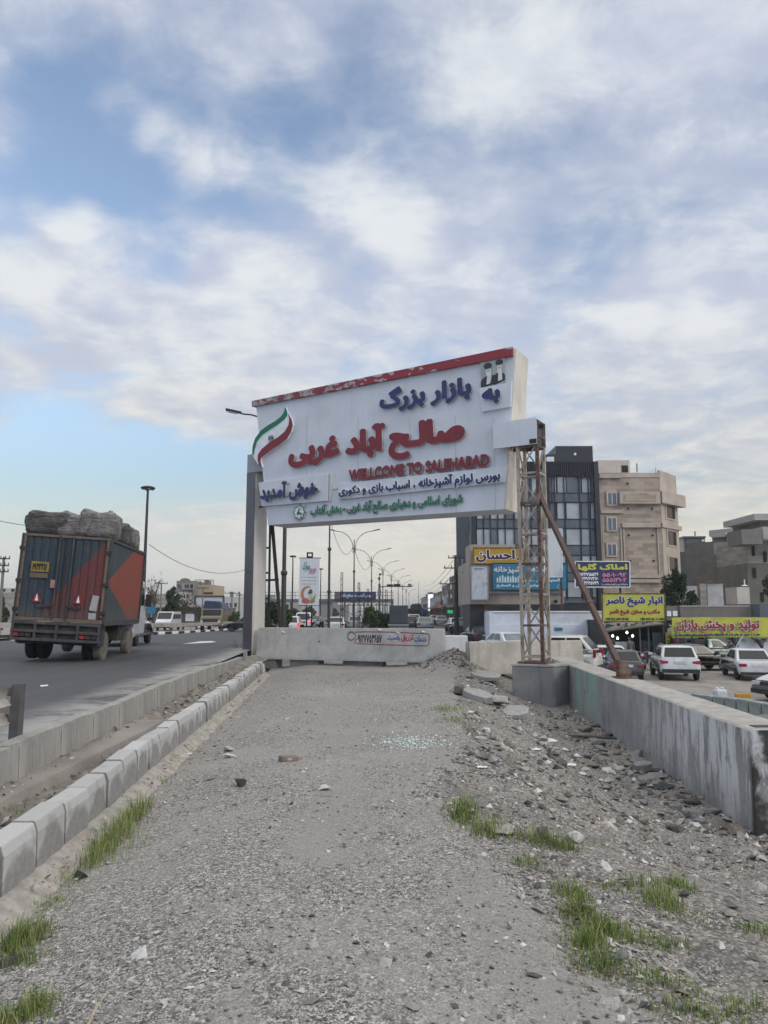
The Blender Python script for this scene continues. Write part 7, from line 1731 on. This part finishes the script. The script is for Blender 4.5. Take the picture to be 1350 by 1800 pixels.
# ---------------------------------------------------------------- stones, rubble, grass
def rock_mesh(seed, flat=.6, npt=14):
    rg = np.random.default_rng(seed); bm = bmesh.new(); P = rg.normal(size=(npt, 3)); P /= np.linalg.norm(P, axis=1)[:, None]; P *= rg.uniform(.75, 1, npt)[:, None]; P[:, 2] *= flat; P[:, 0] *= rg.uniform(.8, 1.3)
    vs = [bm.verts.new(p) for p in P]; r = bmesh.ops.convex_hull(bm, input=vs)
    for v in [v for v in bm.verts if not v.link_faces]: bm.verts.remove(v)
    me = bpy.data.meshes.new('rubble_stone'); bm.to_mesh(me); bm.free(); return me
def stone_m(nm, col, v=.25): return mat(nm, col, .9, 0, v, 7, 0, .5, 30, dirt=[c * .6 for c in col], dscale=3, damt=.5, spec=.2)
ms = [stone_m('stone_grey', (.25, .245, .24)), stone_m('stone_brown', (.205, .182, .16)), stone_m('stone_pale', (.42, .40, .375)), stone_m('stone_dark', (.11, .108, .105)), stone_m('stone_white', (.58, .57, .55), .1), stone_m('stone_pinkish', (.32, .28, .25))]
def gz(x, y): return path_z(x, y) if x < 5.15 else path_z(5.15, y) + .05
protos = [rock_mesh(40 + k, (.45, .6, .75, .35)[k % 4], 14 + 2 * (k % 6)) for k in range(12)]
pm_ = []
for i, me in enumerate(protos):
    for m in ms:
        q = me.copy(); q.materials.append(m); pm_.append(q)
rnd = random.Random(99)
wts = [40, 20, 16, 18, 4, 2]
def pick_mesh(): return pm_[rnd.randrange(12) * 6 + rnd.choices(range(6), wts)[0]]
def drop(me, x, y, s, label, cat='stone', group=None, name='rubble_stone', sink=.25, z=None, rot=None):
    o = bpy.data.objects.new(name, me); COL.objects.link(o); sx = rnd.uniform(.8, 1.3)
    o.scale = (s * sx, s, s * rnd.uniform(.6, 1.0)); o.location = (x, y, (gz(x, y) if z is None else z) + s * .45 * (1 - 2 * sink) * .6); o.rotation_euler = rot or (rnd.uniform(-.25, .25), rnd.uniform(-.25, .25), rnd.uniform(0, 6.28)); return set_props(o, label, cat, group)
def in_rubble(x, y):
    e = lerpt(y, RUB); return x > e + .15 and x < wall_front(y) - .05 if y > 8.7 else (x > e + .15 and x < 5.0)
cnt = 0
while cnt < 285:
    y = rnd.choice((rnd.uniform(6.5, 10), rnd.uniform(8, 13), rnd.uniform(9, 19))); e = lerpt(y, RUB); wx = wall_front(y) if y > 8.7 else 4.6
    x = rnd.uniform(e, wx) if rnd.random() < .6 else wx - abs(rnd.gauss(0, .5)) - .05
    if not in_rubble(x, y): continue
    s = min(.20, rnd.lognormvariate(-3.0, .42)) * (.6 if y < 8.5 else 1.1)
    drop(pick_mesh(), x, y, s, 'loose broken stone lying in the rubble hollow beside the retaining wall', group='broken stones in the rubble hollow'); cnt += 1
# stone blocks along the wall foot
for k in range(26):
    y = 8.9 + k * .30 + rnd.uniform(-.1, .1); drop(pm_[rnd.randrange(12) * 6 + rnd.choice((0, 1, 3))], wall_front(y) - rnd.uniform(.10, .6), y, rnd.uniform(.11, .21), 'broken building stone heaped at the foot of the retaining wall', group='stones heaped at the wall foot')
def named(px_, py_, s, m, label, name='stone', zz=0.0, seed=50, flat=.7, cat='stone', rot=None):
    p = gr(px_, py_, zz); z = gz(p.x, p.y)
    for _ in range(8): p = gr(px_, py_, z); z = gz(p.x, p.y)
    me = rock_mesh(seed, flat); me.materials.append(m); return drop(me, p.x, p.y, s, label, cat, None, name, .1, z=z, rot=rot)
named(421, 1381, .075, mat('soot_black', (.03, .03, .034), .7, 0, .3, 9), 'black lump of tar lying alone on the gravel', 'tar_lump', seed=61, flat=.9)
named(570, 1388, .075, ms[4], 'bright white stone lying alone on the gravel path', seed=62); named(403, 1320, .09, ms[2], 'pale grey chunk above a flat chip on the gravel', seed=63); named(405, 1331, .085, ms[4], 'flat whitish stone chip on the gravel', 'stone_chip', seed=64, flat=.3)
named(140, 1543, .06, mat('soot_black', (.03, .03, .034)), 'black stone between grass tufts at the kerb foot', seed=66); named(22, 1693, .075, ms[3], 'dark stone beside the grass at the kerb', seed=67); named(368, 1371, .06, ms[0], 'flat grey stone on the gravel left of the black lump', seed=68, flat=.35)
named(477, 1172, .24, ms[2], 'large pale boulder at the last kerb block', 'boulder', seed=69); named(82, 1649, .035, ms[0], 'small grey stone near the lower left grass', seed=70); named(320, 1324, .06, ms[4], 'white scrap of stone by the kerb foot', seed=71, flat=.3)
named(1075, 1772, .05, ms[2], 'pale stone at the foot of the picture beside the grass', seed=72); named(880, 1462, .13, ms[2], 'pale flat stone among the grass tufts', seed=73, flat=.35); named(1010, 1478, .12, ms[4], 'white plaster chunk behind the grass tufts', 'plaster_chunk', seed=74, flat=.45); named(950, 1470, .10, ms[3], 'dark stone between the grass tufts', seed=75)
p = gr(507, 1338, 0); mb = MB(); mb.bx(-.10, .10, -.05, .05, 0, .055); o = single(mb, 'broken_brick', stone_m('brick_brown', (.22, .18, .15)), 'brownish broken brick lying on the gravel path', 'brick', bevel=.008); o.location = (p.x, p.y, gz(p.x, p.y) - .005); o.rotation_euler = (0, .05, R(28))
mb = MB(); mb.bx(-.03, .02, -.052, -.05, .015, .04); mb.build('mortar_patch', ms[2], o)
def conc_slab(px_, py_, sx, sy, th, rot, label, m=None, zz=-.4):
    p = gr(px_, py_, zz); z = gz(p.x, p.y)
    for _ in range(8): p = gr(px_, py_, z); z = gz(p.x, p.y)
    rg = random.Random(int(px_)); mb = MB(); pts = [(sx * math.cos(R(a)) * rg.uniform(.8, 1.15), sy * math.sin(R(a)) * rg.uniform(.8, 1.15), 0) for a in range(0, 360, 52)]; mb.prism(pts, (0, 0, th)); o = single(mb, 'concrete_slab', m or m_conc, label, 'concrete slab', bevel=.015); o.location = (p.x, p.y, z + .03); o.rotation_euler = [R(a) for a in rot]
conc_slab(850, 1196, .5, .36, .12, (14, 3, 20), 'flat broken concrete slab below the beige barrier', zz=-.5); conc_slab(840, 1232, .36, .22, .14, (10, 14, -30), 'tilted broken concrete slab at the edge of the path'); conc_slab(872, 1240, .26, .22, .13, (-12, 8, 40), 'pale broken concrete slab with a white face', ms[2]); conc_slab(908, 1262, .26, .22, .14, (20, -10, 10), 'squarish concrete lump in the middle of the rubble')
conc_slab(815, 1222, .3, .2, .14, (5, 5, 60), 'crumbled asphalt slab at the path edge', ms[3]); conc_slab(1130, 1358, .18, .14, .12, (3, -4, 20), 'grey stone slab lying at the wall foot', ms[0]); conc_slab(1040, 1298, .7, .04, .05, (0, 2, -8), 'thin dark board lying on the rubble', ms[3])
# broken glass patch
m_gl, T_, b_n = new_mat('glass_crumbs'); b_n.inputs['Base Color'].default_value = (.50, .66, .62, 1); b_n.inputs['Roughness'].default_value = .15
def scatter(name, pts, sizes, mats, midx, seed, label=None, flat=.55):
    """one mesh of many small faceted chips"""
    rg = np.random.default_rng(seed); n = len(pts)
    oct_ = np.array([(1, 0, 0), (0, 1, 0), (-1, 0, 0), (0, -1, 0), (.2, .1, 1), (0, 0, -.6)]); F = np.array([(0, 1, 4), (1, 2, 4), (2, 3, 4), (3, 0, 4), (1, 0, 5), (2, 1, 5), (3, 2, 5), (0, 3, 5)])
    a = rg.uniform(0, 6.28, n); V = np.repeat(oct_[None], n, 0) * rg.uniform(.6, 1.25, (n, 6, 1)); V[:, :, 2] *= flat; V[:, :, 0] *= rg.uniform(.8, 1.5, n)[:, None]
    ca, sa = np.cos(a)[:, None], np.sin(a)[:, None]; x, y = V[:, :, 0] * ca - V[:, :, 1] * sa, V[:, :, 0] * sa + V[:, :, 1] * ca
    tl = rg.normal(size=(n, 2)) * .35; z = V[:, :, 2] + x * tl[:, :1] + y * tl[:, 1:]
    W_ = np.stack([x, y, z], 2) * np.array(sizes)[:, None, None] + np.array(pts)[:, None, :]
    me = bpy.data.meshes.new(name); me.from_pydata(W_.reshape(-1, 3).tolist(), [], (F[None] + 6 * np.arange(n)[:, None, None]).reshape(-1, 3).tolist())
    for m in mats: me.materials.append(m)
    me.polygons.foreach_set('material_index', np.repeat(np.array(midx), 8).astype(np.int32)); me.update()
    o = bpy.data.objects.new(name, me); COL.objects.link(o); o['kind'] = 'stuff'
    if label: o['label'] = label
    return o
P, Sz, Mi = [], [], []
for k in range(420):
    p = gr(720 + rnd.gauss(0, 30), 1304 + rnd.gauss(0, 6.5), 0); P.append((p.x, p.y, gz(p.x, p.y) + .004)); Sz.append(rnd.uniform(.006, .016)); Mi.append(rnd.choice((0, 0, 1)))
scatter('glass_debris', P, Sz, [m_gl, m_lwhite], Mi, 3, 'patch of shattered pale green glass on the gravel path')
# gravel chips on the path, denser towards the viewer
P, Sz, Mi = [], [], []
for k in range(26000):
    y = 2.6 + 16 * rnd.random() ** 2.1; k0_ = kerb_x(y) + .3; x = k0_ + (min(5.0, .46 * y + 1.2) - k0_) * rnd.random()
    if x < -.60 * y - .5 or nz(x * .8, y * .5, 1.0, 5) + .3 * nz(x, y, 3, 2) < -.22 + .25 * (rnd.random() - .5): continue
    e = lerpt(y, RUB); r = x > e
    s = rnd.lognormvariate(-5.05, .52) * (1.0 if not r else 1.55); s = min(s, .05)
    P.append((x, y, gz(x, y) + s * .15)); Sz.append(s); Mi.append(rnd.choices(range(6), (42, 14, 20, 20, 6, 6) if not r else (34, 20, 22, 14, 7, 8))[0])
scatter('gravel', P, Sz, ms, Mi, 8, 'loose grey gravel chips on the path')
P, Sz, Mi = [], [], []
for k in range(9500):
    y = rnd.choice((rnd.uniform(3, 9), rnd.uniform(5, 12), rnd.uniform(7, 20))); e = lerpt(y, RUB) + .1; wx = wall_front(y) - .03 if y > 8.7 else 5.0
    x = e + (wx - e) * rnd.random(); cl = nz(x, y, 1.3, 8) + .25 * ss(wx - 1.3, wx, x)
    if rnd.random() > .35 + cl * 1.5: continue
    s = min(.10, rnd.lognormvariate(-3.75, .55)) * (.55 + .45 * ss(6, 10, y)); P.append((x, y, gz(x, y) + s * .2)); Sz.append(s); Mi.append(rnd.choices(range(6), (34, 24, 16, 18, 6, 8))[0])
for k in range(900):
    x, y = 2.1 + rnd.gauss(0, .55), 22.3 + rnd.gauss(0, .8); s = rnd.lognormvariate(-3.7, .5); P.append((x, y, gz(x, y) + s * .2)); Sz.append(s); Mi.append(rnd.choice((0, 1, 1, 3, 5)))
scatter('rubble', P, Sz, ms, Mi, 9, 'small broken stones and plaster covering the rubble hollow', flat=.8)
P, Sz, Mi = [], [], []
for k in range(1400):
    y = rnd.uniform(2.6, 22); x = edge_x(y) + .12 + (kerb_x(y) - edge_x(y) - .25) * rnd.random(); s = rnd.lognormvariate(-4.3, .55); P.append((x, y, .06 + s * .1 + .03 * nz(x, y, 1.1) + .10 * (1 - ss(.1, .36, x - edge_x(y))))); Sz.append(s); Mi.append(rnd.choice((0, 1, 1, 3, 2)))
for k in range(900):
    y = rnd.uniform(2.6, 20); x = kerb_x(y) + .15 + abs(rnd.gauss(0, .22)); s = rnd.lognormvariate(-4.6, .5); P.append((x, y, max(gz(x, y), -.045 - .105 * ss(.08, .46, x - kerb_x(y))) + s * .1)); Sz.append(s); Mi.append(rnd.choice((0, 1, 2, 5, 2)))
scatter('verge_rubble', P, Sz, ms, Mi, 10, 'crumbs of stone and soil along the kerb')
# grass
def grass_mat():
    m, T, b = new_mat('grass_blades'); r = nd(T, 'ShaderNodeNewGeometry').outputs['Random Per Island']; co = obj_co(T)
    c = mmix(T, r, (.11, .17, .04), (.25, .31, .10)); c = mmix(T, mramp(T, r, .84, .9), c, (.33, .28, .14)); c = mmix(T, mramp(T, noise(T, co, 3, 3), .45, .65, 0, .4), c, (.09, .13, .04))
    T.links.new(c, b.inputs['Base Color']); b.inputs['Roughness'].default_value = .65; b.inputs['Specular IOR Level'].default_value = .25; return m
m_grass = grass_mat()
GV, GF = [], []
def blade(x, y, z, h, w, a, bend):
    dx, dy = math.cos(a), math.sin(a); n = len(GV); px_, py_ = -dy * w, dx * w
    for t in (0, .5, .85): ww = 1 - t * .55; GV.append((x + dx * bend * h * t * t - px_ * ww, y + dy * bend * h * t * t - py_ * ww, z + h * t * (1 - .15 * bend * t))); GV.append((x + dx * bend * h * t * t + px_ * ww, y + dy * bend * h * t * t + py_ * ww, z + h * t * (1 - .15 * bend * t)))
    GV.append((x + dx * bend * h, y + dy * bend * h, z + h * (1 - .2 * bend))); GF.extend([(n, n + 1, n + 3, n + 2), (n + 2, n + 3, n + 5, n + 4), (n + 4, n + 5, n + 6)])
def tuft(px_, py_, rx, ry, n, h, zz=None, w=.0019):
    n = int(n * (.95 if px_ > 780 else .7)); rx *= 1.35; ry *= 1.4
    p = gr(px_, py_, 0); z = gz(p.x, p.y) if p.x > kerb_x(p.y) else .05
    for _ in range(8): p = gr(px_, py_, z); z = gz(p.x, p.y) if p.x > kerb_x(p.y) else .06
    for k in range(n):
        x, y = p.x + rnd.gauss(0, rx), p.y + rnd.gauss(0, ry); zq = (gz(x, y) if x > kerb_x(y) else .05) - .01; d = math.hypot((x - p.x) / rx, (y - p.y) / ry)
        blade(x, y, zq, h * rnd.uniform(.28, 1.15) * max(.25, 1 - .3 * d), w * rnd.uniform(.7, 1.4) * (1 + p.y * .05), rnd.uniform(0, 6.28), rnd.choice((rnd.uniform(.05, .4), rnd.uniform(.3, .9))))
for a in ((240, 1432, .05, .16, 330, .24), (222, 1455, .05, .14, 300, .24), (200, 1478, .06, .13, 320, .23), (178, 1500, .05, .10, 300, .22), (160, 1520, .05, .08, 240, .18), (215, 1500, .08, .10, 160, .10), (110, 1550, .07, .06, 160, .09), (85, 1590, .06, .06, 160, .08),
          (25, 1668, .05, .06, 420, .20), (58, 1650, .05, .05, 330, .17), (45, 1690, .06, .04, 200, .13), (40, 1790, .06, .04, 420, .13), (65, 1770, .04, .03, 240, .13), (15, 1798, .05, .04, 240, .10),
          (812, 1440, .05, .07, 300, .26), (825, 1425, .05, .08, 160, .20), (850, 1468, .09, .05, 220, .20), (870, 1460, .05, .05, 120, .18), (925, 1476, .10, .05, 260, .16), (962, 1484, .06, .04, 170, .17), (995, 1494, .05, .03, 170, .18), (1040, 1480, .08, .06, 60, .12),
          (930, 1520, .06, .05, 150, .12), (1005, 1575, .05, .06, 340, .15), (1020, 1610, .05, .05, 340, .15), (1045, 1640, .06, .05, 340, .13), (1075, 1640, .07, .06, 260, .12), (1030, 1665, .05, .04, 340, .14), (1055, 1700, .06, .04, 320, .13), (1120, 1650, .12, .06, 260, .09), (1150, 1660, .10, .05, 200, .09),
          (1165, 1590, .05, .07, 380, .15), (1195, 1560, .05, .05, 260, .14), (1130, 1555, .10, .06, 260, .11), (1080, 1560, .08, .06, 120, .09), (1240, 1620, .08, .05, 90, .07), (1140, 1720, .10, .04, 260, .09), (1180, 1740, .08, .04, 140, .08), (1340, 1640, .06, .04, 200, .10), (1260, 1790, .10, .04, 300, .08), (1310, 1770, .10, .04, 240, .08), (1180, 1770, .06, .03, 160, .07),
          (785, 1248, .10, .16, 260, .15), (808, 1268, .12, .16, 260, .12), (890, 1310, .05, .08, 60, .10), (245, 1270, .06, .2, 160, .12), (330, 1200, .15, .3, 120, .12), (280, 1340, .06, .1, 130, .11), (310, 1310, .04, .1, 80, .09), (20, 1425, .06, .1, 120, .11), (425, 1155, .1, .3, 60, .3)): tuft(*a)
me = bpy.data.meshes.new('grass'); me.from_pydata(GV, [], GF); me.materials.append(m_grass); o = bpy.data.objects.new('grass', me); COL.objects.link(o); o['kind'] = 'stuff'; o['label'] = 'tufts of green grass along the kerb and in the rubble'
# dry stalks and dead twigs
for k, (a, b, lab) in enumerate((((148, 1800), (190, 1740), 'long dry straw stalk lying on the gravel near the lower left grass'), ((152, 1800), (178, 1755), 'second dry straw stalk beside the longest one'))):
    p, q = gr(*a, 0), gr(*b, 0); p.z, q.z = gz(p.x, p.y) + .012, gz(q.x, q.y) + .03; mb = MB(); mb.tube([p, p.lerp(q, .5) + UP * .012, q], [.004, .0035, .002], 5); single(mb, 'dry_stalk', mat('straw', (.42, .34, .20), .8, 0, .15, 20), lab, 'stalk')
tw = thing('dead_twigs', 'dry leafless twigs at the foot of the grey pillar', 'twigs', tuple(gr(416, 1150, .12)), world=True); b0 = gr(416, 1150, .12)
for k in range(7): mb = MB(); e = b0 + Vector((rnd.uniform(-.25, .2), rnd.uniform(-.1, .1), rnd.uniform(.3, .62))); mb.tube([b0, b0.lerp(e, .5) + Vector((.03, 0, .02)), e], [.008, .006, .002], 4); mb.build('stem', m_bark, tw)
# litter
for k, (x, y, s) in enumerate(((330, 1327, .05), (452, 1174, .10), (268, 1375, .05), (235, 1372, .06), (846, 1350, .06), (965, 1302, .12), (1000, 1345, .10), (940, 1318, .08), (1015, 1250, .05))):
    p = gr(x, y, 0); zf = lambda v: gz(v.x, v.y) if v.x > kerb_x(v.y) else .09
    for _ in range(8): p = gr(x, y, zf(p))
    mb = MB(); P = [[(s * (i - 2) * .5 , s * (j - 2) * .4, .012 + .02 * nz(i + k * 3, j, .8)) for i in range(5)] for j in range(5)]; mb.grid(P); o = mb.build('paper_scrap', m_lwhite, smooth=30); so_ = o.modifiers.new('t', 'SOLIDIFY'); so_.thickness = .002
    o.location = (p.x, p.y, zf(p)); o.rotation_euler = (0, 0, k); set_props(o, 'scrap of white paper littering the ground along the path', 'litter', 'white paper scraps')
# ---------------------------------------------------------------- thin evening haze over the far street
m_hz = bpy.data.materials.new('haze'); m_hz.use_nodes = True; _ht = m_hz.node_tree; _ht.nodes.clear()
_ho = _ht.nodes.new('ShaderNodeOutputMaterial'); _hv = _ht.nodes.new('ShaderNodeVolumePrincipled')
_hv.inputs['Color'].default_value = (.86, .87, .88, 1); _hv.inputs['Density'].default_value = .0005; _hv.inputs['Anisotropy'].default_value = .2
_ht.links.new(_hv.outputs[0], _ho.inputs['Volume'])
mb = MB(); mb.bx(-1650, 1650, -60, 4100, -8, 62); hz_ = mb.build('haze', m_hz); hz_['kind'] = 'stuff'; hz_['label'] = 'thin evening haze over the far street'
